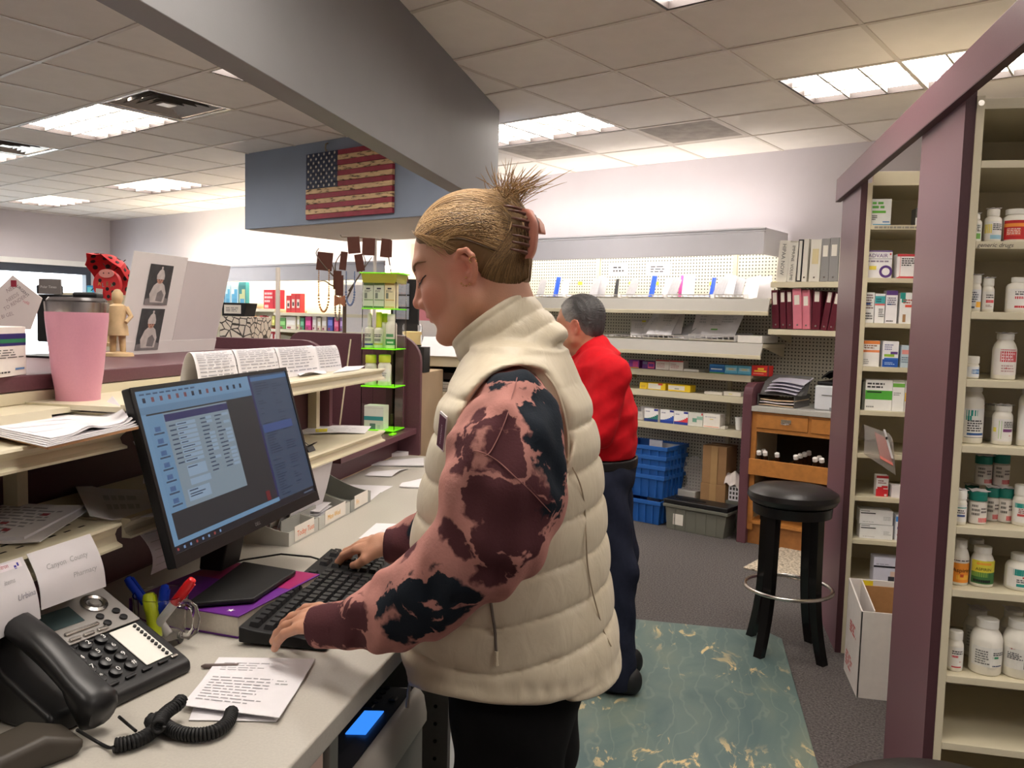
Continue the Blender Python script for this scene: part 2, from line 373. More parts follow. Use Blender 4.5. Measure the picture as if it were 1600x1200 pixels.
for k in range(n):
  a0, a1 = 2*math.pi*k/n, 2*math.pi*(k+1)/n
  c = (.09, .034);
  mb.quad(*[(.088+r*math.cos(a), -.0011, .03+r*math.sin(a)) for r, a in ((.028, a0), (.028, a1), (.017, a1), (.017, a0))])
mb.build('printed_ring', ink(*VIO), b, fix=False)
lit('medicine_box', 'white carton with a red top and red curved base beside the violet ring carton', 1400.5, 1432, 397, 433, S, .08, (240, 236, 236), Z1[1], group=G1,
  rects=[(0, .9, 1, 1, (200, 60, 70)), (0, 0, 1, .05, (200, 50, 60)), (.1, .05, 1, .09, (210, 80, 85)), (.15, 0, .17, .9, (220, 120, 120))]+w_(.22, .5, .95, .85, 4, K))
lit('medicine_box', 'narrow white carton with a small blue mark, leftmost on the third carton shelf', 1349.5, 1364.5, 457, 503.5, S, .06, (238, 238, 238), Z1[2], group=G1, rects=w_(.1, .45, .95, .95, 6, (120, 90, 90))+[(.1, .6, .6, .66, BLU)]+w_(.1, .1, .95, .35, 3, K))
lit('medicine_box', 'narrow white carton with a teal block over a red stripe', 1365.5, 1381, 459, 503.5, S, .06, (238, 238, 238), Z1[2], group=G1, rects=[(0, .66, 1, .92, (70, 170, 175)), (0, .6, 1, .66, (220, 110, 110))]+w_(.4, .2, .95, .5, 5, K)+w_(.1, .7, .7, .85, 2, (30, 90, 100)))
lit('medicine_box', 'narrow white carton with a violet top on the third carton shelf', 1382.5, 1400.5, 454, 503.5, S, .06, (240, 238, 242), Z1[2], group=G1, rects=[(0, .86, 1, 1, VIO)]+w_(.1, .55, .9, .8, 4, (120, 110, 140))+[(.1, .56, .5, .6, (90, 130, 200))]+w_(.1, .04, .9, .1, 1, K))
lit('medicine_box', 'white carton with a teal corner and a red pill mark, beside the post', 1404.5, 1428, 457.5, 503, S, .06, (238, 238, 236), Z1[2], group=G1, rects=[(0, .8, .35, 1, TEAL), (.1, .68, .4, .8, TEAL), (.35, .53, .8, .61, (230, 90, 70)), (.22, .05, .42, .3, (170, 130, 90))]+w_(.2, .64, .9, .8, 2, (170, 90, 80)))
lit('medicine_box', 'white carton with orange top and orange stripe', 1347.5, 1373, 532.5, 572.5, S, .08, (240, 238, 236), Z1[3], group=G1, rects=[(0, .87, 1, 1, ORG), (0, .55, 1, .64, (244, 150, 100))]+w_(.05, .68, .9, .85, 2, (150, 110, 90))+w_(.05, .08, .4, .3, 3, (170, 170, 170)))
lit('medicine_box', 'white carton with a lime swoosh over a blue base', 1378, 1402.5, 533.5, 572.5, S, .08, (240, 240, 244), Z1[3], group=G1, rects=[(0, 0, 1, .3, (36, 88, 180)), (.1, .3, 1, .36, (60, 120, 200)), (.1, .4, .75, .5, (150, 195, 60)), (.5, .5, .95, .6, VIO)]+w_(.1, .65, .7, .9, 3, (150, 150, 190))+w_(.15, .08, .85, .2, 2, (170, 200, 240)))
lit('medicine_box', 'pale blue carton with pink print, half hidden by the post', 1407, 1430, 540, 572, S, .07, (186, 202, 214), Z1[3], group=G1, rects=[(.05, .6, .95, .8, (226, 150, 145))]+w_(.05, .2, .6, .5, 3, (110, 130, 150)))
lit('medicine_box', 'dark sided carton edge at the left of the green band carton', 1346, 1350, 596, 641, S+.005, .08, (110, 112, 104), Z1[4], group=G1)
lit('medicine_box', 'wide white carton with a broad green band on the fifth carton shelf', 1350.5, 1392.5, 594, 641.5, S, .09, (242, 242, 240), Z1[4], group=G1, rects=[(0, .36, 1, .66, (88, 180, 66))]+w_(.06, .72, .85, .93, 2, K)+[(.06, .58, .6, .63, (40, 70, 40))]+w_(.05, .08, .4, .16, 1, (150, 150, 150)))
lit('medicine_box', 'narrow white carton with a lime stripe right of the green band carton', 1393, 1411.5, 594.5, 641.5, S, .09, (240, 240, 238), Z1[4], group=G1, rects=[(0, .78, 1, .9, (120, 190, 80)), (0, .94, 1, 1, (190, 200, 180))]+w_(.1, .5, .8, .62, 2, (160, 160, 160)))
lit('medicine_box', 'white carton with a yellow block beside the plum post', 1412.5, 1440, 596, 641.5, S, .09, (240, 238, 232), Z1[4], group=G1, rects=[(0, .34, 1, .62, (244, 200, 50))]+w_(.05, .7, .7, .9, 3, (140, 130, 60)))
lit('medicine_box', 'small red and white carton alone on the seventh carton shelf', 1368, 1387, 743.5, 776, S, .05, (238, 236, 234), Z1[6], group=G1, rects=[(0, .88, 1, 1, (180, 40, 44)), (0, 0, 1, .36, (206, 38, 48)), (.1, .3, .6, .46, (206, 38, 48)), (.45, .4, .95, .52, (206, 38, 48)), (.7, .02, .9, .12, (240, 220, 220))]+w_(.15, .6, .85, .8, 2, (150, 90, 90)))
lit('medicine_box', 'small plain white carton turned beside the red and white carton', 1393, 1420, 760, 777, S-.01, .07, (240, 234, 236), Z1[6], group=G1, rects=w_(.5, .2, .95, .8, 4, (210, 190, 195)))
h8 = (zat(1368, 797, S)-Z1[7])/2
for i in range(2):
  lit('medicine_box', ['long white carton with a code square, lower of a stacked pair', 'long white carton with a code square, upper of a stacked pair'][i], 1342.5, 1394.5, 820.5-i*23, 842.5-i*23, S, .08, (238, 238, 238), Z1[7]+i*(h8+.001), group=G1,
    rects=[(.03, .72, .48, .8, K), (.03, .88, .3, .94, (140, 140, 140))]+w_(.72, .3, .95, .6, 3, (190, 190, 190))+w_(.1, .1, .5, .2, 1, (200, 200, 200)), )
lit('medicine_box', 'white carton with blue end and blue word beside the stacked pair', 1398, 1425, 806, 843, S, .08, (232, 234, 240), Z1[7], group=G1, rects=[(0, .75, 1, .95, (70, 140, 210)), (.1, .45, .9, .55, (50, 80, 170)), (.1, .2, .7, .26, (190, 120, 120))])
lit('medicine_box', 'pale lavender carton with a black stripe on the lowest visible carton shelf', 1363.5, 1402.5, 872.5, 912, S-.01, .08, (214, 214, 230), Z1[8], group=G1, rects=[(0, .63, 1, .7, (30, 30, 40)), (.6, .0, .85, .3, (60, 60, 70)), (.68, .3, .95, .5, (224, 196, 180))]+w_(.1, .72, .9, .8, 1, (170, 170, 190)))
bagm = mat('clear_plastic_bag', (236, 232, 230), .12, trans=.85, ior=1.08, spec=.6)
P = aty(1344, 708, S-.03); Q = aty(1394, 730, S-.03)
bag = thing('plastic_bag', 'clear plastic bag with a red slip drooping over the sixth carton shelf', 'bag', (P[0], S-.03, Z1[5]))
bw = Q[0]-P[0]
MB().grid(lambda u, v: (u*bw*(.6+.4*v)+.01, .12*(1-v)-.06*math.sin(v*2.6), .10*math.sin(min(1, v*1.1)*math.pi)*(1-.35*u)+.05*(1-v)-(.09*max(0, v-.7)/.3*u)+.003), 10, 14, .0012).build('film', bagm, bag, smooth=1.2)
MB().grid(lambda u, v: (bw*(.42+.4*u+.15*v), .05*(1-v)-.035, .10-.115*v-.03*u), 4, 8, .002).build('red_slip', mat('coral_print', (214, 120, 108), .5, noise=(60, .1)), bag)
MB().grid(lambda u, v: (bw*(.6+.3*v+.06*u), -.038-.004*u, .12-.13*v), 2, 8, .0015).build('zip_edge', mat('zip_plastic', (232, 230, 232), .25, noise=(20, .03)), bag)
MB().box(0, .008, -.003, 0, 0, .012).build('black_tab', BLACK, bag, loc=(bw*.68, -.042, .075))
P = atz(1338, 1090, 0); Q = aty(1400, 1094, P[1]); bw, bd, bh = .34, .3, .415
cart = thing('open_carton', 'open white cardboard carton with red print standing on the carpet', 'box', (P[0]+.0, P[1], 0), .0)
cw = mat('white_corrugated', (226, 220, 216), .8, noise=(30, .03)); cb = mat('brown_corrugated', (176, 130, 84), .85, noise=(40, .06))
MB().box(0, bw, 0, .006, 0, bh-.05).build('front_wall', cw, cart, bevel=.001)
MB().box(0, bw, bd-.006, bd, 0, bh).build('back_wall', cw, cart, bevel=.001)
MB().prism([(0, 0), (bd, 0), (bd, bh), (0, bh-.05)], -.0, .006, 'yz').build('side_wall', cw, cart)
MB().prism([(0, 0), (bd, 0), (bd, bh), (0, bh-.05)], bw-.006, bw, 'yz').build('side_wall', cw, cart)
MB().prism([(.01, bh-.16), (bd-.01, bh-.16), (bd-.01, bh+.0), (.01, bh-.045)], .05, .055, 'yz').build('folded_flap', cw, cart)
MB().box(.056, bw-.007, bd-.012, bd-.007, bh-.14, bh-.025).build('inner_flap', cb, cart)
MB().box(.055, bw-.007, .007, .014, bh-.2, bh-.06).build('inner_flap', cb, cart)
MB().box(.006, bw-.006, .006, bd-.006, .004, .008).build('bottom', cb, cart)
MB().box(.05, .10, bd-.0075, bd-.0065, bh-.035, bh-.004).build('yellow_sticker', ink(240, 214, 40), cart)
art(words(.1, .12, .6, .3, 5, (200, 110, 110), .7, .4)+words(.3, .58, .75, .72, 4, (200, 90, 90), .7, .4), bd, bh, lambda u, v, d: (-d, bd-u*bd, v*(bh-.05)), cart, 'red_print')

# ---- bottles
BW = mat('bottle_white', (238, 234, 222), .35, noise=(30, .02)); CAPW = mat('cap_white', (240, 238, 230), .45, noise=(40, .02))
def bottle(label, l, r, t, b, Y, zs, rects, cap=CAPW, capf=.17, capw=.72, body=BW, grp='pill bottles on the tall bottle shelves', leaf=False, square=False, texts=(), lab=(.12, .78), shoulder=.12, name='pill_bottle', dome=False):
  P, Q = aty(l, b, Y), aty(r, b, Y); T = aty((l+r)/2, t, Y); R = (Q[0]-P[0])/2; h = T[2]-zs
  th_ = thing(name, label, 'bottle', ((P[0]+Q[0])/2, Y+R, zs+.0005), 0, grp)
  hc = h*capf; rc = R*capw; hb_ = h-hc
  nk = rc*.88; sh = hb_-hb_*shoulder
  prof = [(R*.9, 0), (R, R*.1), (R, sh-R*.15), (R*.97, sh), (R*.86, sh+(hb_-sh)*.45), (nk, hb_-.001), (nk, hb_+hc*.3)]
  MB().lathe(prof, 24).build('bottle_body', body, th_, smooth=.8)
  cp = MB().lathe([(rc, hb_), (rc, hb_+hc*.93), (rc*.93, h), (rc*.8, h+.0005)] if not dome else [(rc, hb_), (rc, hb_+hc*.5), (rc*.8, h-.002), (rc*.4, h)], 28)
  cp.build('cap', cap, th_, smooth=.7)
  if rects:
    v0, v1 = lab; A0 = -math.pi/2-1.25
    mb = art(rects, 1, 1, lambda u, v, d: ((R+d)*math.cos(A0+2.5*u), (R+d)*math.sin(A0+2.5*u), hb_*(v0+(v1-v0)*v)), th_, 'printed_label', curve=14)
  for (s, u, v, sz, c) in texts:
    m = txt(s, sz*hb_, ink(*c), th_, (0, 0, 0), (0, 0, 0));
    for vt in m.data.vertices:
      a = -math.pi/2-1.25+2.5*u+vt.co.x/R; z = hb_*(v0+(v1-v0)*v)+vt.co.y; vt.co = ((R+.0016)*math.cos(a), (R+.0016)*math.sin(a), z)
  if leaf:
    MB().grid(lambda u, v: (-rc*.9+2*rc*u, -rc*.8+1.9*rc*v, h+.0012+.004*math.sin(u*5+v*2)**2), 4, 4, .0012).build('folded_leaflet', PAPER, th_)
  return th_
S2 = U2+.04
WH = (232, 230, 226)
X_ = lambda u, v, s=.06, c=(190, 50, 50): [(u, v, u+s, v+.012, c), (u+s*.3, v-.02, u+s*.45, v+.04, c)]
bottle('small white bottle with green label strip at the left of the generic drugs shelf', 1513, 1535.5, 334, 376, S2, Z2[1], [(0, 0, 1, 1, (226, 228, 220)), (.25, .05, .8, .4, (120, 180, 90))]+w_(.2, .5, .8, .95, 4, K)+X_(.6, .6), leaf=True)
bottle('white bottle with a yellow flash and dark print, middle of the generic drugs shelf', 1540, 1567.5, 326, 376, S2, Z2[1], [(0, 0, 1, 1, WH), (.0, .35, .35, .85, (238, 220, 60)), (.3, .02, .9, .25, (150, 195, 215))]+w_(.4, .5, .95, .9, 4, K), leaf=True, capf=.2)
bottle('large white bottle with a red and orange label at the right photo edge', 1571.5, 1617, 325, 377, S2, Z2[1], [(0, 0, 1, 1, (190, 36, 40)), (0, .66, 1, .84, (240, 150, 60)), (.1, .2, .5, .55, (220, 90, 70))]+w_(.12, .25, .6, .6, 4, (240, 210, 200)), capf=.16, capw=.8)
bottle('white bottle with orange corner and dark print, leftmost on the third bottle shelf', 1510, 1534.5, 430, 485.5, S2, Z2[2], [(0, 0, 1, 1, (224, 226, 230)), (.55, .05, .95, .35, (240, 180, 60)), (.1, .0, .5, .1, (80, 90, 110))]+w_(.15, .3, .7, .9, 5, (70, 80, 100)), leaf=True, capf=.22, capw=.95)
bottle('white bottle with a small red block, second on the third bottle shelf', 1535, 1554.5, 435, 484, S2+.01, Z2[2], [(0, 0, 1, 1, WH), (.3, .35, .85, .52, (214, 70, 80))]+w_(.3, .6, .85, .85, 2, K)+w_(.3, .1, .7, .25, 2, (160, 130, 130)), leaf=True, capf=.22, capw=.9)
bottle('white bottle with red lines of print at the right end of the third bottle shelf', 1576, 1612, 433, 485, S2, Z2[2], [(0, 0, 1, 1, WH), (.3, .5, .7, .62, (210, 60, 80)), (.3, .06, .7, .16, (200, 60, 70))]+w_(.3, .68, .9, .9, 2, K), capf=.14, capw=.6)
bottle('squat white bottle with a blue label patch on the fourth bottle shelf', 1506.5, 1532.5, 557, 591, S2, Z2[3], [(.2, 0, 1, 1, (228, 232, 238)), (.45, .3, .95, .75, (40, 110, 180))]+w_(.5, .4, .9, .65, 2, (220, 240, 250)), capf=.32, capw=.98)
bottle('bottle with an olive label half hidden behind the squat blue patch bottle', 1502, 1516, 556, 590, S2+.05, Z2[3], [(0, 0, 1, 1, (150, 150, 90))], capf=.3)
bottle('tall white bottle with a bold red block label and red X', 1554, 1591.5, 522, 593, S2, Z2[3], [(0, 0, 1, 1, (232, 226, 222)), (.25, .5, .85, .9, (206, 36, 56)), (.25, .94, .8, .97, (200, 90, 100))]+w_(.3, .54, .8, .86, 3, (240, 200, 205))+X_(.4, .25, .18)+w_(.3, .1, .8, .4, 3, (190, 160, 160)), capf=.13, capw=.72, leaf=True, shoulder=.2)
bottle('very large white bottle with a teal triangle and dark print, bottom left of its shelf', 1499.5, 1539.5, 604, 696, S2, Z2[4], [(0, 0, 1, 1, (234, 234, 232)), (.25, .75, .6, .95, (40, 150, 140)), (.25, .6, .42, .75, (40, 150, 140)), (.3, .08, .9, .16, (50, 90, 150)), (.22, .0, .95, .015, (60, 70, 100))]+w_(.3, .2, .85, .62, 5, K)+X_(.85, 1.1), capf=.1, capw=.8, lab=(.12, .68))
bottle('white bottle with a lime bracket and dark word, front of the fifth bottle shelf', 1553, 1584.5, 635, 697.5, S2, Z2[4], [(0, 0, 1, 1, WH), (.25, .1, .36, .92, (130, 195, 60)), (.42, .42, .85, .55, (120, 70, 120)), (0, .4, .15, .6, (226, 214, 90))]+w_(.45, .6, .9, .9, 4, K)+X_(.65, .25, .12), leaf=True, capf=.14, capw=.85)
bottle('white bottle with a green stripe standing behind the lime bracket bottle', 1537, 1562, 634, 692, S2+.09, Z2[4], [(0, 0, 1, 1, (214, 212, 206)), (.5, .1, .64, .85, (120, 180, 60))], leaf=True, capf=.14)
bottle('white bottle cut by the right photo edge on the fifth bottle shelf', 1592.5, 1622, 607, 697, S2, Z2[4], [(0, 0, 1, 1, WH)], capf=.1)
tealc = mat('cap_teal', (24, 118, 104), .45, noise=(40, .05)); jar = mat('frosted_jar', (206, 200, 188), .3, noise=(30, .03))
TJ = [(0, 0, 1, 1, (222, 216, 208)), (.45, .06, 1, .28, (204, 60, 66))]
def tj(label, l, r, t, b, Y, z): return bottle(label, l, r, t, b, Y, z, TJ+w_(.15, .35, .5, .95, 3, (120, 116, 110))+w_(.55, .5, .9, .8, 2, (110, 100, 100)), cap=tealc, capf=.27, capw=1.0, body=jar, shoulder=.06, lab=(.05, .92), leaf=True, grp='teal capped pill jars')
hj = zat(1530, 775, S2)-Z2[5]
tj('teal capped jar at the front, left of the jar row', 1515.5, 1544.5, 770, 817, S2, Z2[5])
tj('teal capped jar, second from the left in the jar row', 1540.5, 1563, 764, 811, S2+.06, Z2[5])
tj('teal capped jar, third from the left in the jar row', 1561.5, 1585.5, 765, 811, S2+.05, Z2[5])
tj('teal capped jar half hidden at the back left of the row', 1508, 1530, 760, 806, S2+.13, Z2[5])
zj = Z2[5]+zat(1530, 760, S2+.09)-zat(1530, 806, S2+.09)+.012
tj('upper left teal capped jar standing on the jar row', 1525.5, 1552.5, 714, 760, S2+.09, zj)
tj('upper right teal capped jar standing on the jar row', 1553.5, 1580, 712, 760, S2+.09, zj)
bottle('small white bottle with blue print left of the teal capped jars', 1490.5, 1511.5, 768, 819.5, S2-.02, Z2[5], [(0, 0, 1, 1, WH), (.1, .8, .9, .86, TEAL), (.15, .3, .75, .42, (70, 90, 150))]+w_(.2, .48, .8, .72, 2, K)+X_(.6, .5, .1), leaf=True, capf=.24, capw=.95)
bottle('white bottle with a teal corner label right of the teal capped jars', 1585.5, 1614, 760, 815, S2+.02, Z2[5], [(0, 0, 1, 1, WH), (.05, .72, .6, .95, TEAL), (.2, .3, .8, .42, (200, 80, 80))]+w_(.25, .45, .85, .7, 3, (150, 80, 80)), capf=.25, capw=.9)
bottle('white bottle with an orange Aspirin label, leftmost on its shelf', 1486, 1515.5, 845.5, 919, S2, Z2[6], [(0, 0, 1, .78, (240, 150, 50)), (.3, .12, .85, .3, (244, 190, 70)), (0, .8, 1, 1, (232, 226, 216)), (.45, .22, .6, .34, (200, 80, 40))]+w_(.1, .84, .95, .92, 1, K), texts=[('Aspirin', .12, .42, .15, (40, 30, 30))], capf=.17, capw=.72, shoulder=.22, lab=(.08, .75))
bottle('white bottle with a yellow and green ASPIRIN label', 1519, 1556.5, 857, 921, S2, Z2[6], [(0, 0, 1, 1, (226, 214, 70)), (0, 0, 1, .5, (60, 110, 60)), (0, .3, .6, .5, (120, 160, 70)), (.1, .06, .7, .18, (20, 30, 26)), (.2, .82, .7, .92, (240, 170, 60))], texts=[('ASPIRIN', .18, .58, .12, (30, 30, 26))]+[], capf=.16, capw=.74, shoulder=.22, lab=(.1, .8))
bottle('plain white bottle standing behind the two Aspirin bottles', 1512, 1540, 845, 914, S2+.11, Z2[6], [(0, 0, 1, 1, (200, 196, 176))], capf=.14, capw=.8)
bottle('wide white bottle with a teal and red label on the Aspirin shelf', 1576, 1622, 870, 926, S2-.01, Z2[6], [(0, 0, 1, 1, WH), (.2, .62, .75, .95, TEAL), (.3, .05, .8, .2, TEAL), (.45, .5, .75, .58, (190, 50, 50))]+w_(.3, .25, .8, .45, 2, K), capf=.18, capw=.66, shoulder=.2)
bottle('white bottle with a red marked label, leftmost on the lowest filled bottle shelf', 1481, 1506.5, 989, 1053, S2-.01, Z2[7], [(0, 0, 1, 1, WH), (.25, .5, .55, .6, (206, 50, 70)), (.25, .02, .75, .08, (190, 50, 60))]+w_(.25, .65, .85, .85, 2, K)+X_(.6, .3, .14), capf=.2, capw=.85, shoulder=.16)
bottle('big white bottle with a small green block on its label, front of the lowest shelf', 1520, 1571, 973.5, 1061, S2-.02, Z2[7], [(0, 0, 1, 1, (228, 226, 218)), (.56, .45, .72, .56, (60, 140, 100)), (.55, .04, .85, .1, (50, 60, 90))]+w_(.12, .1, .48, .85, 6, (120, 120, 116))+w_(.56, .6, .92, .8, 2, K), capf=.15, capw=.7, shoulder=.22, lab=(.2, .62))
bottle('big white bottle with dark print and a red X at the right photo edge', 1571.5, 1624, 975, 1063, S2-.02, Z2[7], [(0, 0, 1, 1, (228, 226, 218)), (.5, .05, .8, .4, (110, 110, 112))]+w_(.1, .45, .5, .8, 4, K)+X_(.15, .95, .14), capf=.14, capw=.72, shoulder=.22, lab=(.2, .62))
bottle('big white bottle behind the green block bottle on the lowest shelf', 1508, 1549, 957, 1040, S2+.12, Z2[7], [(0, 0, 1, 1, (206, 204, 196))]+w_(.1, .2, .5, .9, 6, (140, 140, 136)), capf=.14, capw=.7, shoulder=.22, leaf=True)
bottle('big white bottle behind at the right photo edge on the lowest shelf', 1564, 1606, 959, 1042, S2+.12, Z2[7], [(0, 0, 1, 1, (206, 204, 196))], capf=.14, capw=.7, shoulder=.22, leaf=True)
sh0 = bpy.data.objects['shelving_unit']
txt('generic drugs', .017, ink(60, 56, 52), sh0, (aty(1526, 384, U2)[0]-.72, -.0036, Z2[1]-.016), shear=.3)
w1 = bpy.data.objects['shelving_unit.001']
art(words(.02, .2, .98, .8, 1, (150, 146, 136), .8, .06), .26, .016, lambda u, v, d: (.06+u*.22, -.0032-d, Z1[0]-.02+v*.018), w1, 'shelf_label')

# --- stools
def stool(label, x, y, rz, legs=True):
  t = thing('bar_stool', label, 'stool', (x, y, 0), rz, 'black bar stools')
  lea = mat('black_leather', (24, 22, 22), .32, noise=(30, .1), bump=(140, .08))
  MB().lathe([(.0, .70), (.17, .70), (.192, .712), (.205, .735), (.2, .757), (.17, .775), (.1, .785), (0, .788)], 40, cap=False).build('seat_cushion', lea, t, smooth=True)
  MB().lathe([(.0, .655), (.175, .655), (.178, .70), (.0, .70)], 40, cap=False).build('seat_rim', BLACK, t, smooth=.5)
  if legs:
    for k in range(4):
      a = math.pi/4+k*math.pi/2; ca, sa = math.cos(a), math.sin(a)
      mb = MB(); N = 12; vs = []
      for i in range(N+1):
        v = i/N; z = .66*(1-v); r = .135+.05*max(0, v-.45)**2/.3+.012*v
        hw = .024-.004*v; dpt = .02-.003*v
        for (p, q) in ((-hw, -dpt), (hw, -dpt), (hw, dpt), (-hw, dpt)):
          vs.append(((r+q)*ca-p*sa, (r+q)*sa+p*ca, z))
      fs = [(4*i+k2, 4*i+(k2+1) % 4, 4*i+4+(k2+1) % 4, 4*i+4+k2) for i in range(N) for k2 in range(4)]+[(3, 2, 1, 0), (4*N, 4*N+1, 4*N+2, 4*N+3)]
      mb.add(vs, fs).build('leg', mat('black_lacquer', (14, 13, 13), .25, noise=(20, .15)), t, smooth=.5)
    R = .196
    MB().tube([(R*math.cos(2*math.pi*k/48), R*math.sin(2*math.pi*k/48), .305) for k in range(49)], .009, 10, cap=False).build('foot_ring', CHROME, t, smooth=True)
  return t
ps = [atz(1190, 1030, 0), atz(1278, 1036, 0), atz(1178, 996, 0), atz(1261, 1006, 0)]
c = sum(ps)/4
stool('black leather bar stool with a chrome foot ring, standing half on the mat', c[0], c[1], .06)
q = atz(1440, 1186, .78)
stool('black bar stool of which only the seat shows at the bottom edge', q[0]+.02, q[1]-.155, .5)

# --- floor mat
a0 = atz(1212, 994, .012); a1 = atz(1261, 1197, .012)
matm = bpy.data.materials.new('worn_green_mat'); matm.use_nodes = True
def matnodes(m, fn):
  nt = m.node_tree; fn(nt, nt.nodes, nt.links, nt.nodes['Principled BSDF'])
def N_(nt, typ, **k):
  n = nt.nodes.new(typ)
  for a, v in k.items():
    if a in n.inputs: n.inputs[a].default_value = v
    else: setattr(n, a, v)
  return n
def ramp(nt, fac, stops):
  r = nt.nodes.new('ShaderNodeValToRGB'); nt.links.new(fac, r.inputs['Fac'])
  e = r.color_ramp.elements
  while len(e) < len(stops): e.new(.5)
  for i, (p, c) in enumerate(stops): e[i].position = p; e[i].color = tuple(lin(v) for v in c)+(1,)
  return r.outputs['Color']
def mix(nt, f, a, b):
  m = nt.nodes.new('ShaderNodeMix'); m.data_type = 'RGBA'
  for s, v in ((m.inputs[0], f), (m.inputs[6], a), (m.inputs[7], b)):
    if hasattr(v, 'type') and hasattr(v, 'node'): nt.links.new(v, s)
    elif isinstance(v, tuple): s.default_value = tuple(lin(x) for x in v)+(1,)
    else: s.default_value = v
  return m.outputs[2]
def f_mat(nt, nd, lk, b):
  tc = N_(nt, 'ShaderNodeTexCoord'); mp = N_(nt, 'ShaderNodeMapping'); mp.inputs['Scale'].default_value = (1.5, .75, 1); lk.new(tc.outputs['Object'], mp.inputs[0])
  n1 = N_(nt, 'ShaderNodeTexNoise', Scale=2.2, Detail=4.0, Distortion=1.2); lk.new(mp.outputs[0], n1.inputs['Vector'])
  base = ramp(nt, n1.outputs['Fac'], [(.3, (72, 96, 98)), (.5, (94, 114, 110)), (.7, (112, 124, 112))])
  n2 = N_(nt, 'ShaderNodeTexNoise', Scale=5.5, Detail=8.0, Distortion=1.6, Roughness=.62); lk.new(mp.outputs[0], n2.inputs['Vector'])
  worn = ramp(nt, n2.outputs['Fac'], [(.575, (0, 0, 0)), (.62, (255, 255, 255))])
  n4 = N_(nt, 'ShaderNodeTexNoise', Scale=1.7, Detail=2.0); lk.new(tc.outputs['Object'], n4.inputs['Vector'])
  gate = ramp(nt, n4.outputs['Fac'], [(.46, (0, 0, 0)), (.58, (255, 255, 255))])
  mm = N_(nt, 'ShaderNodeMath', operation='MULTIPLY'); lk.new(worn, mm.inputs[0]); lk.new(gate, mm.inputs[1])
  n3 = N_(nt, 'ShaderNodeTexWave', Scale=3.0, Distortion=14.0, Detail=3.0); n3.inputs['Detail Scale'].default_value = 1.2; lk.new(mp.outputs[0], n3.inputs['Vector'])
  streak = ramp(nt, n3.outputs['Fac'], [(.93, (0, 0, 0)), (1, (90, 90, 90))])
  c1 = mix(nt, streak, base, (186, 190, 166)); c2 = mix(nt, mm.outputs[0], c1, (210, 186, 136))
  lk.new(c2, b.inputs['Base Color']); b.inputs['Roughness'].default_value = .5
  bp = N_(nt, 'ShaderNodeBump', Strength=.25); bp.inputs['Distance'].default_value = .003; lk.new(n2.outputs['Fac'], bp.inputs['Height']); lk.new(bp.outputs[0], b.inputs['Normal'])
matnodes(matm, f_mat)
mo = MB().prism([(-.62, -1.7), (.49, -1.7), (.49, 1.06), (.43, 1.13), (-.62, 1.13)], 0, .012, 'xy').build('floor_mat', matm, loc=(0, 3.10, 0), bevel=.004)
tag(mo, 'worn blue green anti-fatigue mat with yellowish scuffs on the carpet', 'mat')
dm = mat('speckled_rug', (176, 164, 146), .9, noise=(70, .7))
p = Bw(-1.85, 5.35)
tag(MB().box(-.18, .42, -.38, .26, 0, .012).build('small_rug', dm, loc=tuple(p), rot=ROTB, bevel=.004), 'small speckled rug on the carpet seen between the stool legs', 'rug')
# --- back wall: pegboard, shelves, lit valance
def f_peg(nt, nd, lk, b):
  tc = N_(nt, 'ShaderNodeTexCoord'); mp = N_(nt, 'ShaderNodeMapping'); mp.inputs['Scale'].default_value = (39.4, 1, 39.4); lk.new(tc.outputs['Object'], mp.inputs[0])
  fr_ = N_(nt, 'ShaderNodeVectorMath', operation='FRACTION'); lk.new(mp.outputs[0], fr_.inputs[0])
  sb = N_(nt, 'ShaderNodeVectorMath', operation='SUBTRACT'); lk.new(fr_.outputs[0], sb.inputs[0]); sb.inputs[1].default_value = (.5, .5, .5)
  ml = N_(nt, 'ShaderNodeVectorMath', operation='MULTIPLY'); lk.new(sb.outputs[0], ml.inputs[0]); ml.inputs[1].default_value = (1, 0, 1)
  ln = N_(nt, 'ShaderNodeVectorMath', operation='LENGTH'); lk.new(ml.outputs[0], ln.inputs[0])
  r = ramp(nt, ln.outputs['Value'], [(.19, (58, 56, 50)), (.24, (206, 202, 186))]); lk.new(r, b.inputs['Base Color']); b.inputs['Roughness'].default_value = .55
pegm = bpy.data.materials.new('pegboard'); pegm.use_nodes = True; matnodes(pegm, f_peg)
YP, YS1, YS2, YS3 = 6.085, 5.66, 5.64, 5.72
def bthing(name, label, cat, xb, yb, z, group=None, dr=0): return thing(name, label, cat, tuple(Bw(xb, yb, z)), -TH+dr, group)
pegt = MB().box(-5.1, -.9, 0, .03, .08, 2.135)
pg = pegt.build('pegboard_panel', pegm, loc=tuple(Bw(0, YP)), rot=ROTB); tag(pg, 'perforated beige pegboard panel covering the back wall behind the shelves', 'pegboard')
for x in (-5.1, -3.88, -2.66, -1.44):
  MB().box(x-.015, x+.015, -.012, 0, .08, 2.13).build('slotted_upright', CREAMD, pg)
greyv = mat('valance_grey', (216, 214, 220), .5, noise=(6, .02)); warmw = mat('valance_lamp', (255, 248, 236), .5, emit=VALANCE_LAMP); upw = mat('valance_up_lamp', (255, 246, 238), .5, emit=VALANCE_UP)
xr, z1 = bxz(1195, 355, 5.64); _, z0 = bxz(1190, 397, 5.64); xl = -5.0
val = bthing('light_valance', 'long grey valance hiding the lamps above the white basket shelf', 'valance', 0, 0, 0)
def vbox(x0, x1, y0, y1, za, zb, name, m, par, bev=0): return MB().box(x0, x1, y0, y1, za, zb).build(name, m, par, bevel=bev)
vbox(xl, xr, 5.64, 5.66, z0, z1-.03, 'front_panel', greyv, val, .003)
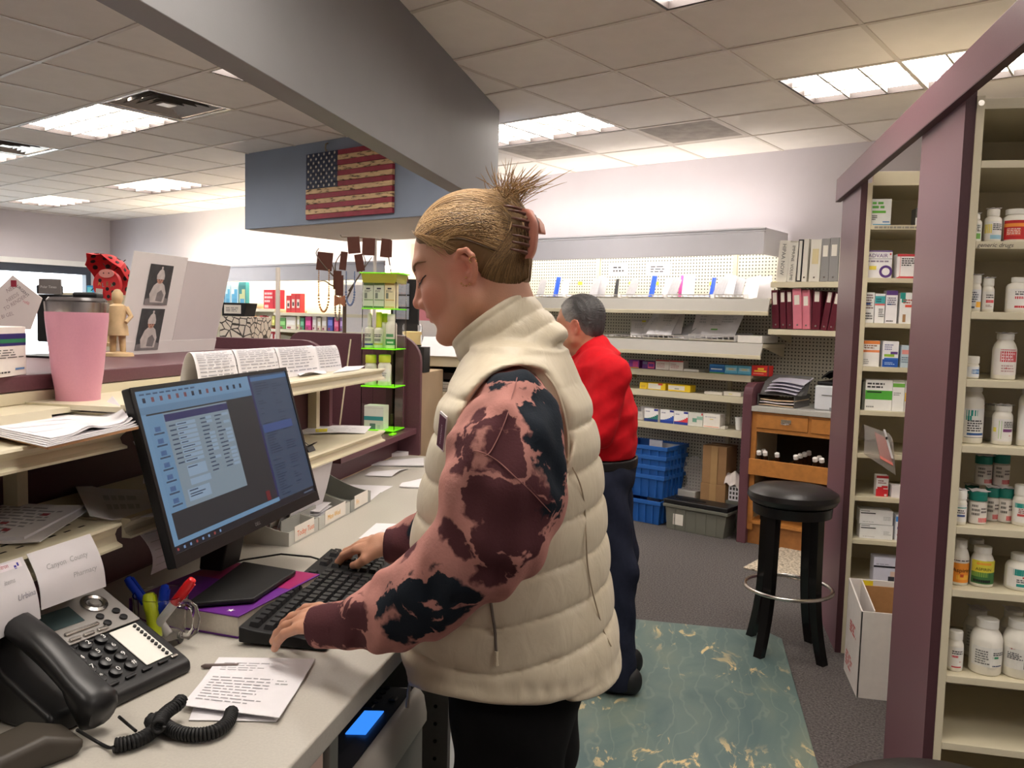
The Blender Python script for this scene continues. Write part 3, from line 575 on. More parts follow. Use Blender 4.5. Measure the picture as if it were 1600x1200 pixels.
vbox(xl, xr+.006, 5.634, 5.66, z1-.028, z1-.014, 'top_bead', greyv, val, .002); vbox(xl, xr+.01, 5.628, 5.66, z1-.013, z1, 'top_bead', greyv, val, .002)
vbox(xr-.02, xr, 5.66, YBW-.035, z0, z1, 'end_panel', greyv, val, .002)
vbox(xl, xr-.02, 5.68, 5.72, z0+.05, z0+.08, 'lamp_tube', warmw, val)
vbox(xl, xr-.02, 5.78, 5.82, z1-.09, z1-.06, 'lamp_tube', upw, val)
def wshelf(label, x0, x1, yf, zt, h, slope=0.0, back=YP-.013, face=None, group='shelves on the back wall'):
  t = bthing('wall_shelf', label, 'shelf', 0, 0, 0, group)
  MB().box(x0, x1, yf, back, zt-h*.35 if slope else zt-.02, zt).build('shelf_board', CREAM, t, bevel=.001)
  MB().prism([(yf-.02-slope, zt-h), (yf-slope, zt-h), (yf+.012, zt+.004), (yf, zt+.004)] if slope else [(yf-.012, zt-h), (yf, zt-h), (yf, zt+.002), (yf-.012, zt+.002)], x0, x1, 'yz').build('front_lip', face or CREAM, t, bevel=.001)
  if slope: MB().box(x0, x1, yf-.024-slope, yf+.0-slope, zt-h-.028, zt-h).build('price_rail', CREAM, t, bevel=.002)
  nb = max(1, int((x1-x0)/.9))
  for k in range(nb+1):
    x = x0+.01+(x1-x0-.02)*k/nb; MB().prism([(yf+.02, zt-.022), (back, zt-.022), (back, zt-.1)], x-.002, x+.002, 'yz').build('bracket', CREAMD, t)
  return t
lipg = mat('grey_lip', (176, 172, 164), .5, noise=(8, .02))
x1r, z1t = bxz(1203, 468, YS1); _, z1b = bxz(1203, 487, YS1)
wshelf('brightly lit upper shelf holding a row of white baskets under the valance', -4.9, x1r, YS1, z1t, z1t-z1b, .01, face=lipg)
x2r, z2t = bxz(1192, 538, YS2); _, z2b = bxz(1197, 556, YS2)
wshelf('second shelf with paper filled baskets and an empty white tray at its right end', -4.9, x2r, YS2, z2t, z2t-z2b, .02, face=lipg)
zz = []
for y, l in ((584, 'third wall shelf carrying purple, blue and red cartons'), (617, 'fourth wall shelf carrying yellow cartons and two flat white boxes'), (669, 'fifth wall shelf carrying tall white cartons, just above the crates')):
  xx, z = bxz(1080, y, YS3); zz.append(z)
  wshelf(l, -4.6, -2.345, YS3, z+.012, .045)
z3, z4, z5 = [z+.012 for z in zz]
zb1 = bxz(1250, 441, 5.66)[1]; zb2 = bxz(1250, 516, 5.66)[1]
xbl = bxz(1205, 445, 5.66)[0]; xbl2 = bxz(1201, 520, 5.66)[0]
wshelf('upper binder shelf of grey and white binders beside the valance', xbl, -1.0, 5.66, zb1, .035)
wshelf('lower binder shelf of maroon and pink binders', xbl2, -1.0, 5.66, zb2, .035)

def bcarton(name, label, l, r, t, b, yb, d, body, zs, **k):
  xl_, _ = bxz(l, b, yb); xr_, _ = bxz(r, b, yb); _, zt = bxz((l+r)/2, t, yb)
  return carton(name, label, Bw(xl_, yb, zs+.0022), xr_-xl_, zt-zs, d, body, rz=-TH, **k)
G2 = 'medicine cartons on the back wall shelves'; YC = YS3+.03
Pp = (130, 50, 150)
bcarton('medicine_box', 'purple carton with an orange ring next to the red shirt', 982, 998, 563, 581, YC, .08, (150, 60, 160), z3, group=G2, rects=[(.4, .2, .9, .85, (220, 80, 150)), (.0, 0, 1, .12, (240, 160, 70))])
bcarton('medicine_box', 'dark violet carton with a pink ring on the third wall shelf', 1003, 1023, 565, 582, YC, .08, (96, 46, 120), z3, group=G2, rects=[(.45, .1, .95, .9, (226, 90, 130)), (.5, .3, .9, .7, (110, 50, 140)), (.05, .6, .4, .9, (120, 120, 160))])
for i in range(2): bcarton('medicine_box', ['white carton with a red top, left of a touching pair', 'white carton with a red top, right of a touching pair'][i], (1024, 1045.5)[i], (1045, 1067)[i], 563+i, 583+i, YC, .09, (232, 224, 216), z3, group=G2, rects=[(0, .88, 1, 1, (206, 60, 66))]+w_(.1, .2, .7, .7, 3, (200, 150, 150)))
bcarton('flat_box', 'low white flat package right of the red topped pair', 1068, 1092, 577.5, 584, YC, .1, (226, 222, 214), z3, group=G2)
bcarton('medicine_box', 'blue carton with white word and green base on the third wall shelf', 1108, 1131.5, 570, 587, YC, .08, (36, 110, 190), z3, group=G2, rects=[(0, 0, 1, .12, (90, 170, 90)), (.1, .4, .85, .55, (220, 235, 245)), (0, .75, 1, 1, (60, 140, 210))])
for i in range(2): bcarton('medicine_box', ['light blue carton with white wave, left of two alike', 'light blue carton with white wave, right of two alike'][i], (1132, 1152.5)[i], (1152, 1173)[i], 571.5+i, 588+i, YC, .08, (104, 186, 216), z3, group=G2, rects=[(.1, .4, .9, .75, (190, 226, 236)), (.3, .5, .7, .65, (226, 220, 170)), (0, .0, 1, .15, (70, 150, 190))])
bcarton('medicine_box', 'red carton with yellow lettering at the right end of the third wall shelf', 1174, 1201, 572, 590, YC, .08, (206, 44, 38), z3, group=G2, rects=[(.35, .6, .7, .78, (244, 200, 60)), (.15, .4, .85, .55, (244, 200, 60)), (.1, .18, .7, .26, (230, 150, 130)), (.9, .0, 1, 1, (120, 50, 60))])
bcarton('medicine_box', 'narrow yellow carton on the fourth wall shelf', 999, 1010, 598, 616, YC, .08, (240, 204, 40), z4, group=G2, rects=[(.2, .2, .8, .6, (220, 180, 60))])
bcarton('medicine_box', 'yellow carton with a white label patch and red corner', 1011, 1039, 599, 618, YC, .09, (240, 206, 44), z4, group=G2, rects=[(.05, .1, .75, .9, (232, 226, 214)), (.6, .7, .85, 1, (220, 80, 60))])
bcarton('medicine_box', 'yellow carton with a wide white label, right one on the fourth wall shelf', 1043, 1078, 602, 621, YC, .09, (240, 206, 44), z4, group=G2, rects=[(.02, .2, .75, .85, (234, 228, 216)), (.3, .3, .5, .5, (170, 170, 160))])
bcarton('flat_box', 'flat white box, left of two on the fourth wall shelf', 1100, 1128, 613, 626, YC, .1, (226, 220, 208), z4, group=G2)
bcarton('flat_box', 'flat white box with a yellow mark, right of two on the fourth wall shelf', 1130, 1157, 613, 628, YC, .1, (226, 220, 208), z4, group=G2, rects=[(.3, .35, .5, .5, (214, 206, 90))])
def swoosh(c1, c2): return [(0, 0, 1, .2, c1)]+[(k/8, .2, (k+1)/8, .2+.45*(k/8)**2+.03, c2) for k in range(8)]+[(.7, .85, 1, 1, (50, 60, 150))]+w_(.1, .7, .55, .85, 1, (150, 150, 170))
bcarton('medicine_box', 'white carton with a teal sweep over a navy base', 1006, 1027.5, 639, 667, YC, .06, (238, 236, 236), z5, group=G2, rects=swoosh((30, 50, 120), (40, 120, 110)))
bcarton('medicine_box', 'white carton with a blue sweep over a navy base', 1031, 1052, 641, 669, YC, .06, (238, 236, 236), z5, group=G2, rects=swoosh((30, 60, 150), (50, 90, 180)))
bcarton('medicine_box', 'white carton with a red sweep over a navy base', 1052.5, 1074, 643.5, 671.5, YC, .06, (238, 236, 236), z5, group=G2, rects=swoosh((40, 60, 150), (210, 60, 66)))
bcarton('medicine_box', 'pale grey carton with green wave right of the three swept cartons', 1074.5, 1097, 645.5, 673, YC, .07, (214, 214, 206), z5, group=G2, rects=[(.3, .3, .6, .6, (110, 160, 140)), (.6, .5, 1, .75, (150, 190, 170)), (.9, .85, 1, 1, (210, 70, 70))])
bcarton('medicine_box', 'white carton with an orange base line at the end of the fifth wall shelf', 1098, 1124, 647.5, 676, YC, .09, (232, 228, 220), z5, group=G2, rects=[(.05, .06, .95, .1, (226, 130, 90)), (.4, .6, .6, .65, (220, 200, 90))]+w_(.1, .7, .8, .85, 1, (190, 190, 190)))
bcarton('flat_box', 'small translucent white block beside the orange line carton', 1125, 1132.5, 667, 677, YC, .05, (214, 210, 200), z5, group=G2)
def basket(label, l, r, t, b, yb, zs, dep, group, fill=3, mtl=None, slots=True, rnd=random.Random(3), tilt=0):
  x0, _ = bxz(l, b, yb); x1, _ = bxz(r, b, yb); _, zt = bxz((l+r)/2, t, yb); w = x1-x0; h = zt-zs
  t_ = bthing('plastic_basket', label, 'basket', x0, yb, zs+.005, group); m = mtl or mat('basket_white', (232, 230, 232), .4, noise=(20, .02))
  f = .012; e = .003
  mb = MB(); mb.box(f, w-f, f, dep, 0, e); n = 8 if slots else 1
  for (a, c) in ((0, .3), (.72, 1)):
    mb.prism([(-f*c+f*.0, h*c), (f*(1-c)*0-f*c+e, h*c), (f-f*a*2+e-f*0, h*a), (f-2*f*a, h*a)], 0, w, 'yz')
  mb.build('base', m, t_)
  sme = MB().prism([(f-2*f*.28, h*.28), (f-2*f*.28+e, h*.28), (-f*.4+e, h*.74), (-f*.4, h*.74)], 0, .008, 'yz').mesh('slat', m)
  for k in range(n+1): so = bpy.data.objects.new('slat', sme); COL.objects.link(so); so.parent = t_; so.location = ((w-.008)*k/n, 0, 0)
  for x in (0, w-e): MB().prism([(0, h*.0), (dep, 0), (dep+.01, h*1.35), (-.012, h)], x, x+e, 'yz').build('side_wall', m, t_)
  MB().box(0, w, dep, dep+e, 0, h*1.35).build('back_wall', m, t_)
  return t_, w, h
def leaflet(label, xb, yb, z, w, h, tilt, yaw, c=PAPER, group='leaflets and envelopes standing in the baskets', th=.003, marks=(), roll=0):
  o = MB().grid(lambda u, v: ((u-.5)*w, .006*math.sin(u*3+v), v*h), 4, 4, th).build('envelope', c, loc=tuple(Bw(xb, yb, z)), rot=(0, 0, 0))
  o.rotation_euler = (Matrix.Rotation(-TH+yaw, 3, 'Z') @ Matrix.Rotation(-tilt, 3, 'X') @ Matrix.Rotation(roll, 3, 'Y')).to_euler()
  tag(o, label, 'paper', group)
  if marks: art(list(marks), w, h, lambda u, v, d: ((u-.5)*w, .006*math.sin(u*3+v)-.0-d-.0006, v*h), o, 'print')
  return o
GB = 'white baskets on the lit upper shelf'
ub = [(836, 880), (884, 966), (970, 1037), (1041, 1110), (1116, 1162)]
UL = ['leftmost basket on the lit shelf, behind the puffer vest', 'basket on the lit shelf above the grey haired head', 'basket on the lit shelf with a single blue leaflet', 'basket on the lit shelf with blue and pink leaflets', 'basket on the lit shelf with many fanned grey leaflets']
bluel = mat('blue_leaflet', (40, 84, 190), .5, noise=(30, .05)); greyl = mat('grey_leaflet', (176, 174, 178), .6, noise=(40, .06)); pinkl = mat('pink_leaflet', (226, 96, 170), .5, noise=(40, .05)); blackl = mat('black_leaflet', (40, 40, 44), .5, noise=(40, .05)); yelm = mat('yellow_tag', (232, 226, 60), .6, noise=(40, .04))
zs1 = z1t+.004
inn = [[('grey', 843, .5), ('blue', 862, .2), ('white', 870, .3)], [('grey', 925, .7), ('grey', 930, .6), ('black', 951, .2)], [('grey', 983, .8), ('blue', 1012, .3), ('pinkish', 1030, .5)], [('grey', 1048, .8), ('pink', 1058, .4), ('blue', 1068, .15), ('white', 1074, .3), ('blue2', 1106, .3)], [('grey', 1120, .8), ('white', 1130, .5), ('grey', 1140, .6)]]
cm = {'grey': greyl, 'blue': bluel, 'white': PAPER, 'black': blackl, 'pink': pinkl, 'pinkish': mat('rose_leaflet', (226, 196, 200), .6, noise=(50, .06)), 'blue2': bluel}
for i, (l, r) in enumerate(ub):
  basket(UL[i], l, r, 461, 470.5, YS1+.03, zs1, .3, GB)
  for j, (c, px, rl) in enumerate(inn[i]):
    xb, _ = bxz(px, 460, YS1+.10)
    leaflet('%s leaflet, %s in the %s' % ({'blue2': 'slanted dark blue', 'pinkish': 'pale rose', 'blue': 'upright blue', 'pink': 'bright pink', 'grey': 'leaning grey', 'white': 'plain white', 'black': 'thin black'}[c], ['first', 'second', 'third', 'fourth', 'fifth'][j], ['leftmost lit basket', 'lit basket above the grey hair', 'lit basket with one blue leaflet', 'lit basket with blue and pink leaflets', 'rightmost lit basket'][i]),
        xb, YS1+.10+.05*(j % 3), zs1+.012, .04 if 'blue' in c or c in ('black', 'pink') else .09, .15+.02*(j % 2), .15, .5*(j % 2)-.2, cm[c], roll=.5*rl-.1 if c != 'blue' else .12)
for k, px in enumerate((1165, 1180)):
  xb, _ = bxz(px+6, 466, YS1+.08)
  leaflet(['white leaflet leaning at the right end of the lit shelf', 'folded white leaflet with a yellow tag at the end of the lit shelf'][k], xb, YS1+.08+.05*k, zs1+.003, .14, .17, .35, .4*k-.4, PAPER, roll=-.15)
for k, px in enumerate((876, 957, 997, 1086, 1188)):
  xb, z = bxz(px, 440, YS1+.13)
  tag(MB().box(-.022, .022, 0, .001, -.014, .014).build('yellow_tag', yelm, loc=tuple(Bw(xb, YP-.002, z)), rot=ROTB), 'yellow sticker on the lit pegboard above %s' % ['the leftmost basket', 'the grey haired head', 'the single blue leaflet basket', 'the fanned leaflet basket', 'the right end of the lit shelf'][k], 'sticker', 'yellow stickers on the lit pegboard')
for k, (px, py, w) in enumerate(((967, 421, .12), (1028, 421, .16))):
  xb, z = bxz(px, py, YP); s_ = MB().box(-w/2-.03, w/2+.03, -.002, 0, -.045, .045).build('paper_sign', PAPER, loc=tuple(Bw(xb, YP-.0005, z)), rot=ROTB)
  tag(s_, ['white paper sign with two short lines taped on the lit pegboard', 'white paper sign with scattered words taped on the lit pegboard, right of the other'][k], 'sign', 'paper signs on the lit pegboard')
  art(words(.2, .2, .85, .85, 2+k, K, .5, .3), w+.06, .09, lambda u, v, d: ((u-.5)*(w+.06), -.002-d, (v-.5)*.09), s_)
GB2 = 'baskets on the second wall shelf'; zs2 = z2t+.004
L2 = [(935, 949), (952, 1001), (1004, 1069), (1076, 1148)]
T2 = ['basket mostly hidden behind the grey haired head', 'empty pale basket just right of the grey haired head', 'basket heaped with white papers on the second shelf', 'rightmost basket with papers tipped up on the second shelf']
for i, (l, r) in enumerate(L2):
  basket(T2[i], l, r, 524, 537, YS2+.03, zs2, .32, GB2)
for j, (px, py, yb, yaw, tl, w, h, c) in enumerate([(1000, 532, .10, .5, .9, .15, .22, PAPER), (1012, 530, .12, -.2, .75, .18, .24, PAPER), (1028, 530, .06, .1, .9, .2, .22, PAPER), (1043, 528, .10, .3, .8, .2, .26, PAPER), (1056, 530, .08, -.4, 1.0, .16, .24, greyl), (1098, 530, .12, .12, .6, .2, .26, PAPER), (1114, 532, .08, .1, .8, .2, .24, PAPER), (1128, 532, .1, -.1, .7, .2, .24, PAPER)]):
  xb, _ = bxz(px, py, YS2+yb)
  leaflet('white %s in the %s' % (['paper leaning over the edge left of those', 'sheet with a yellow corner', 'front sheet lying flat', 'steep sheet', 'greyish sheet at the right end', 'tallest back sheet', 'middle sheet with a green mark', 'right hand sheet'][j], ['basket heaped with papers', 'basket tipped up with papers'][0 if j < 5 else 1]), xb, YS2+yb, zs2+.012+.012*(j % 4), w, h, tl, yaw, c,
      marks=([(.55, .85, .75, .95, (226, 220, 70))] if j in (0, 1) else [(.3, .3, .55, .36, (110, 180, 90))] if j == 6 else [])+words(.2, .5, .8, .8, 3, (190, 190, 194)))
tr = bcarton('flat_box', 'empty shallow white tray at the right end of the second shelf', 1152, 1190, 525, 537, YS2+.03, .3, (226, 222, 216), zs2, group=None)
tr['category'] = 'tray'
def binder(label, l, r, t, b, yb, zs, m, lean=0, lm=None, grp=None, lab=(.55, .8), text=None, tc=K, dd=.27):
  x0, _ = bxz(l, b, yb); x1, _ = bxz(r, b, yb); _, zt = bxz((l+r)/2, t, yb); w = x1-x0; h = zt-zs
  o = bthing('ring_binder', label, 'binder', x0, yb, zs+.003, grp); o.rotation_euler = (Matrix.Rotation(-TH, 3, 'Z') @ Matrix.Rotation(lean, 3, 'Y')).to_euler()
  if lean > 0: pass
  mb = MB().box(0, w, 0, .004, 0, h).box(0, .003, .004, dd, 0, h).box(w-.003, w, .004, dd, 0, h)
  mb.build('cover', m, o, bevel=.001)
  MB().box(.004, w-.004, .02, dd-.008, .005, h-.008).build('page_block', PAPER, o)
  if lm: MB().box(w*.2, w*.8, -.0012, 0, h*lab[0], h*lab[1]).build('spine_label', lm, o)
  if text: txt(text, w*.5, ink(*tc), o, (w*.32, -.0016, h*.92), (math.pi/2, math.pi/2, 0))
  else:
    MB().lathe([(.0, 0), (.006, 0), (.006, .001), (0, .001)], 12, c=(0, 0, 0), X=Matrix.Translation((w/2, 0, h*.1)) @ Matrix.Rotation(math.pi/2, 4, 'X')).build('finger_ring', CHROME, o)
  return o
bwm = mat('binder_white', (214, 210, 200), .45, noise=(10, .02)); bgm = mat('binder_grey', (140, 138, 138), .5, noise=(10, .03)); bmm = mat('binder_maroon', (92, 26, 42), .42, noise=(14, .06)); bpm = mat('binder_pink', (206, 120, 136), .42, noise=(14, .05)); btan = mat('binder_beige_label', (206, 192, 150), .6, noise=(14, .04)); bblk = mat('binder_black', (36, 36, 40), .45, noise=(14, .05)); lw = mat('spine_card', (226, 220, 210), .6, noise=(20, .03))
GU = 'binders on the upper binder shelf'; yb_ = 5.69
zu = zb1+.003
binder('wide white binder lettered HIPAA NOW, leftmost and leaning on the upper shelf', 1212, 1228.5, 376, 440, yb_, zu, bwm, .06, None, GU, text='HIPAA NOW')
binder('white binder with dark end bands beside the leaning lettered binder', 1229, 1242, 379, 440, yb_, zu, bwm, .05, None, GU, text='IMMUNE  VOLUME')
binder('white binder with a black edge, third on the upper shelf', 1243.5, 1251, 375, 440, yb_, zu, bblk, .02, bwm, GU, (.03, .97))
binder('narrow white binder, fourth on the upper shelf', 1252, 1259.5, 374, 440, yb_, zu, bwm, .02, None, GU)
binder('white binder with a beige label and round crest, fifth on the upper shelf', 1263, 1279.5, 375, 440, yb_, zu, bwm, .02, btan, GU, (.42, .78))
binder('grey binder with a white card, left of the two grey ones', 1281, 1293.5, 373.5, 440, yb_, zu, bgm, 0, lw, GU, (.58, .84))
binder('grey binder with a white card, right of the two grey ones', 1294, 1308, 372, 440, yb_, zu, bgm, 0, lw, GU, (.58, .84))
binder('pale binder edge beside the plum post on the upper shelf', 1309, 1319, 372, 440, yb_, zu, bwm, 0, None, GU)
GL = 'binders on the lower binder shelf'; zl = zb2+.003
binder('maroon binder with white card, leftmost and leaning on the lower shelf', 1206.5, 1217, 454, 517, yb_, zl, bmm, -.08, lw, GL, (.62, .93))
binder('maroon binder with white card, second on the lower shelf', 1219, 1228, 455, 516, yb_-.0, zl, bmm, -.07, lw, GL, (.7, .95))
binder('wide maroon binder with white card, third on the lower shelf', 1229.5, 1238.5, 454, 517, yb_, zl, bmm, -.07, lw, GL, (.7, .95))
binder('pink binder, left of the two pink ones', 1239, 1252.5, 452, 517, yb_-.02, zl, bpm, -.07, lw, GL, (.6, .84))
binder('pink binder with a loose sheet beside it, right of the two pink ones', 1253.5, 1265, 454, 517, yb_-.01, zl, bpm, -.06, lw, GL, (.6, .84))
binder('maroon binder with white card standing right of the pink ones', 1267.5, 1280, 455, 517, yb_, zl, bmm, .0, lw, GL, (.72, .98))
binder('maroon binder with ruled card leaning right, next to last on the lower shelf', 1281.5, 1291, 455, 517, yb_, zl, bmm, .13, lw, GL, (.72, .98))
binder('maroon binder under clear wrap leaning right, last on the lower shelf', 1292.5, 1302.5, 456, 517, yb_, zl, bmm, .15, lw, GL, (.7, .96))
# --- cabinet with pull-out bottle tray
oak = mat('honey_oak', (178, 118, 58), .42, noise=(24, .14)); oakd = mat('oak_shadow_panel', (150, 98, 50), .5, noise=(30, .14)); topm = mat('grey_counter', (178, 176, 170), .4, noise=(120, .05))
YCB = 5.58
cab = bthing('oak_cabinet', 'honey oak cabinet with plum side panel and a pulled out tray of bottles', 'cabinet', 0, 0, 0)
xa = bxz(1152, 845, YCB)[0]; xp = xa+.065; xe = -1.02; zt = .965
pnl = [(YCB-.02, 0), (YBW-.04, 0), (YBW-.04, 1.12), (YCB+.05, 1.12), (YCB+.0, 1.09), (YCB-.02, 1.04)]
MB().prism(pnl, xa, xp, 'yz').build('side_panel', PURPLE, cab, bevel=.003)
MB().box(xp, xe, YCB-.02, YBW-.04, zt-.035, zt).build('worktop', topm, cab, bevel=.003)
MB().box(xp, xp+.035, YCB, YCB+.02, .1, zt-.036).build('face_stile', oak, cab)
MB().box(xp+.035, xe, YCB, YCB+.02, .79, .815).build('face_rail', oak, cab)
MB().box(xp+.035, xe, YCB, YCB+.02, zt-.05, zt-.036).build('face_rail', oak, cab)
xm = bxz(1263.5, 660, YCB)[0]
MB().box(xm, xm+.02, YCB, YCB+.02, .815, zt-.05).build('face_stile', oak, cab)
for a, b, h in ((xp+.037, xm-.002, True), (xm+.022, xe-.01, False)):
  dr = MB().box(a, b, YCB-.008, YCB+.3, .818, zt-.052).build('drawer', oak, cab, bevel=.002)
  xk = a+.205 if h else b-.2
  k = MB().box(xk-.035, xk+.035, YCB-.012, YCB-.0085, .86, .89); k.build('label_pull', CHROME, dr, bevel=.001)
  MB().tube([(xk-.03, YCB-.011, .868), (xk-.026, YCB-.028, .862), (xk, YCB-.034, .86), (xk+.026, YCB-.028, .862), (xk+.03, YCB-.011, .868)], .005, 8).build('pull_lip', CHROME, dr, smooth=True)
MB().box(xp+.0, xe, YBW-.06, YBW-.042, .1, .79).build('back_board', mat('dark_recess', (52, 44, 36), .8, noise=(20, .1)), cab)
MB().box(xp, xp+.004, YCB+.02, YBW-.06, .1, .79).build('side_lining', CREAMD, cab)
for z in (.41, .165): MB().box(xp+.004, xe, YCB+.0, YBW-.06, z-.02, z).build('shelf', oak, cab)
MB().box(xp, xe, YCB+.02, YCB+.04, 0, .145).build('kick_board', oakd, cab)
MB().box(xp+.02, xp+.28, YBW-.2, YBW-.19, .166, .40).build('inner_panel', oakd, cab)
_, tz1 = bxz(1170, 716, YCB-.05); _, tz0 = bxz(1170, 741, YCB-.05)
tray = MB().box(xp+.01, xe, YCB-.05, YCB-.03, tz0, tz1).build('tray_front', oak, cab, bevel=.003)
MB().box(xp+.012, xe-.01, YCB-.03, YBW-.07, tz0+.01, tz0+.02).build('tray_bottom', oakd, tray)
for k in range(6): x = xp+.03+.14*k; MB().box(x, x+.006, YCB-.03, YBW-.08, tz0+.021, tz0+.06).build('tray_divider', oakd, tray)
amber = mat('amber_glass', (46, 26, 14), .15, noise=(20, .1)); capw = mat('vial_cap', (236, 232, 230), .4, noise=(20, .02))
protoB = None; nb = 0
for row in range(6):
  x = xp+.072+.128*row; cols = (2, 1, 4, 2, 3, 2)[row]
  for c in range(cols):
    for s_ in ((0,) if c or row in (1, 2) else (0, 1)):
      y = YCB+.03+.085*c; xx = x+(.034 if s_ else -.01)
      lb = 'amber bottle lying %s in tray row %s%s' % (['at the front', 'second back', 'third back', 'at the far end'][c], ['one', 'two', 'three', 'four', 'five', 'six'][row], ', right one of its pair' if s_ else '')
      if protoB is None:
        b = bthing('amber_bottle', lb, 'bottle', xx, y, tz0+.055, 'amber bottles in the pull-out tray', 0)
        MB().lathe([(.017, .0), (.0175, .07), (.012, .085), (.012, .09)], 14).build('bottle_body', amber, b, smooth=.7)
        MB().lathe([(.0165, .088), (.0165, .112), (.013, .115)], 14).build('cap', capw, b, smooth=.7); protoB = b
      else:
        b = copy_tree(protoB); b['label'] = lb; b.location = tuple(Bw(xx, y, tz0+.055))
      b.rotation_euler = (Matrix.Rotation(-TH, 3, 'Z') @ Matrix.Rotation(.32, 3, 'X')).to_euler()
      nb += 1
p = Bw(xp+.12, YCB+.06, .412)
pb = thing('plastic_bag', 'crumpled clear plastic bag on the cabinet shelf below the bottle tray', 'bag', tuple(p), -TH)
MB().grid(lambda u, v: (-.09+.24*u, .05+.2*v+.02*math.sin(7*u), .003+.10*math.sin(math.pi*u)*(1-.5*v)*(.8+.2*math.sin(9*u+4*v))), 14, 8, .0012).build('film', bagm, pb, smooth=1.2)
for k, (dx, h) in enumerate(((.04, .12), (.085, .13))):
  b = bthing('dark_bottle', ['small dark bottle low in the oak cabinet, left of two', 'small dark bottle low in the oak cabinet, right of two'][k], 'bottle', xp+dx+.03, YCB+.1, .1655, 'dark bottles low in the oak cabinet')
  MB().lathe([(.018, 0), (.0185, h*.6), (.008, h*.75), (.008, h)], 14).build('bottle_body', amber, b, smooth=.7)
  MB().lathe([(.0095, h*.9), (.0095, h*1.08), (.006, h*1.1)], 12).build('cap', BLACK, b, smooth=.7)
zc = zt+.001
lav = mat('lavender_folder', (196, 192, 208), .55, noise=(20, .03)); manila = mat('manila_paper', (214, 190, 158), .7, noise=(30, .06)); smoke = mat('smoked_plastic', (120, 118, 118), .25, noise=(20, .05), trans=.3)
x0, _ = bxz(1186, 627, YCB+.08)
og = bthing('paper_organizer', 'tiered paper organizer on the grey cabinet top beside the printer', 'organizer', x0, YCB+.05, zc)
MB().box(0, .26, 0, .3, .0, .004).build('base_tray', smoke, og)
MB().box(0, .004, 0, .3, .004, .08).build('side_wall', smoke, og); MB().box(.256, .26, 0, .3, .004, .08).build('side_wall', smoke, og)
MB().box(.0, .26, 0, .3, .08, .084).build('upper_tray', smoke, og)
for k in range(4): MB().prism([(.02+.03*k, .085), (.024+.03*k, .085), (.11+.03*k, .17+.014*k), (.106+.03*k, .17+.014*k)], .01, .3, 'yz').build('divider', smoke, og)
for k in range(3):
  tag(MB().grid(lambda u, v: ((u-.0)*.24, v*.28, .003*math.sin(6*u+k)), 4, 4, .007).build('paper_stack', manila if k != 1 else PAPER, loc=tuple(Bw(x0+.008+.006*k, YCB+.055, zc+.012+.018*k)), rot=(0, 0, -TH)), ['bottom manila stack', 'middle white stack', 'top manila stack'][k]+' in the lower tray of the paper organizer', 'papers', 'papers in the organizer tray')
for k in range(4):
  f = MB().grid(lambda u, v: (u*.22, v*.2, .012*math.sin(3.2*u+.5)*(1-v)), 6, 3, .005).build('folder', lav, loc=tuple(Bw(x0+.05+.012*k, YCB+.045+.01*k, zc+.10+.022*k)), rot=(0, 0, -TH))
  f.rotation_euler = (Matrix.Rotation(-TH, 3, 'Z') @ Matrix.Rotation(.18, 3, 'X')).to_euler()
  tag(f, ['lowest lavender folder fanned on the paper organizer', 'second lavender folder from the bottom of the fan', 'third lavender folder from the bottom of the fan', 'topmost lavender folder of the fan'][k], 'folder', 'lavender folders on the organizer')
x0, _ = bxz(1273, 632, YCB+.12)
pr = bthing('desktop_printer', 'compact white printer with a dark top behind the plum post', 'printer', x0, YCB+.10, zc)
MB().box(0, .38, 0, .34, 0, .165).build('body', mat('printer_white', (206, 208, 214), .45, noise=(10, .02)), pr, bevel=.012)
MB().box(.01, .37, .01, .33, .166, .19).build('dark_lid', BLACK, pr, bevel=.008)
MB().grid(lambda u, v: (.03+.3*u, .03+.2*v, .2+.075*math.sin(math.pi*min(1, u*1.3+.1))*(.75+.25*math.sin(9*u+5*v))), 12, 6, .01).build('black_cover', mat('black_cloth', (26, 25, 26), .85, noise=(40, .15)), pr, smooth=1.2)
MB().box(.05, .33, -.004, 0, .1, .104).build('tray_slot', STEELD, pr); MB().box(.11, .2, -.02, 0, .0, .022).build('paper_guide', mat('grey_plastic', (120, 120, 124), .5, noise=(20, .04)), pr)
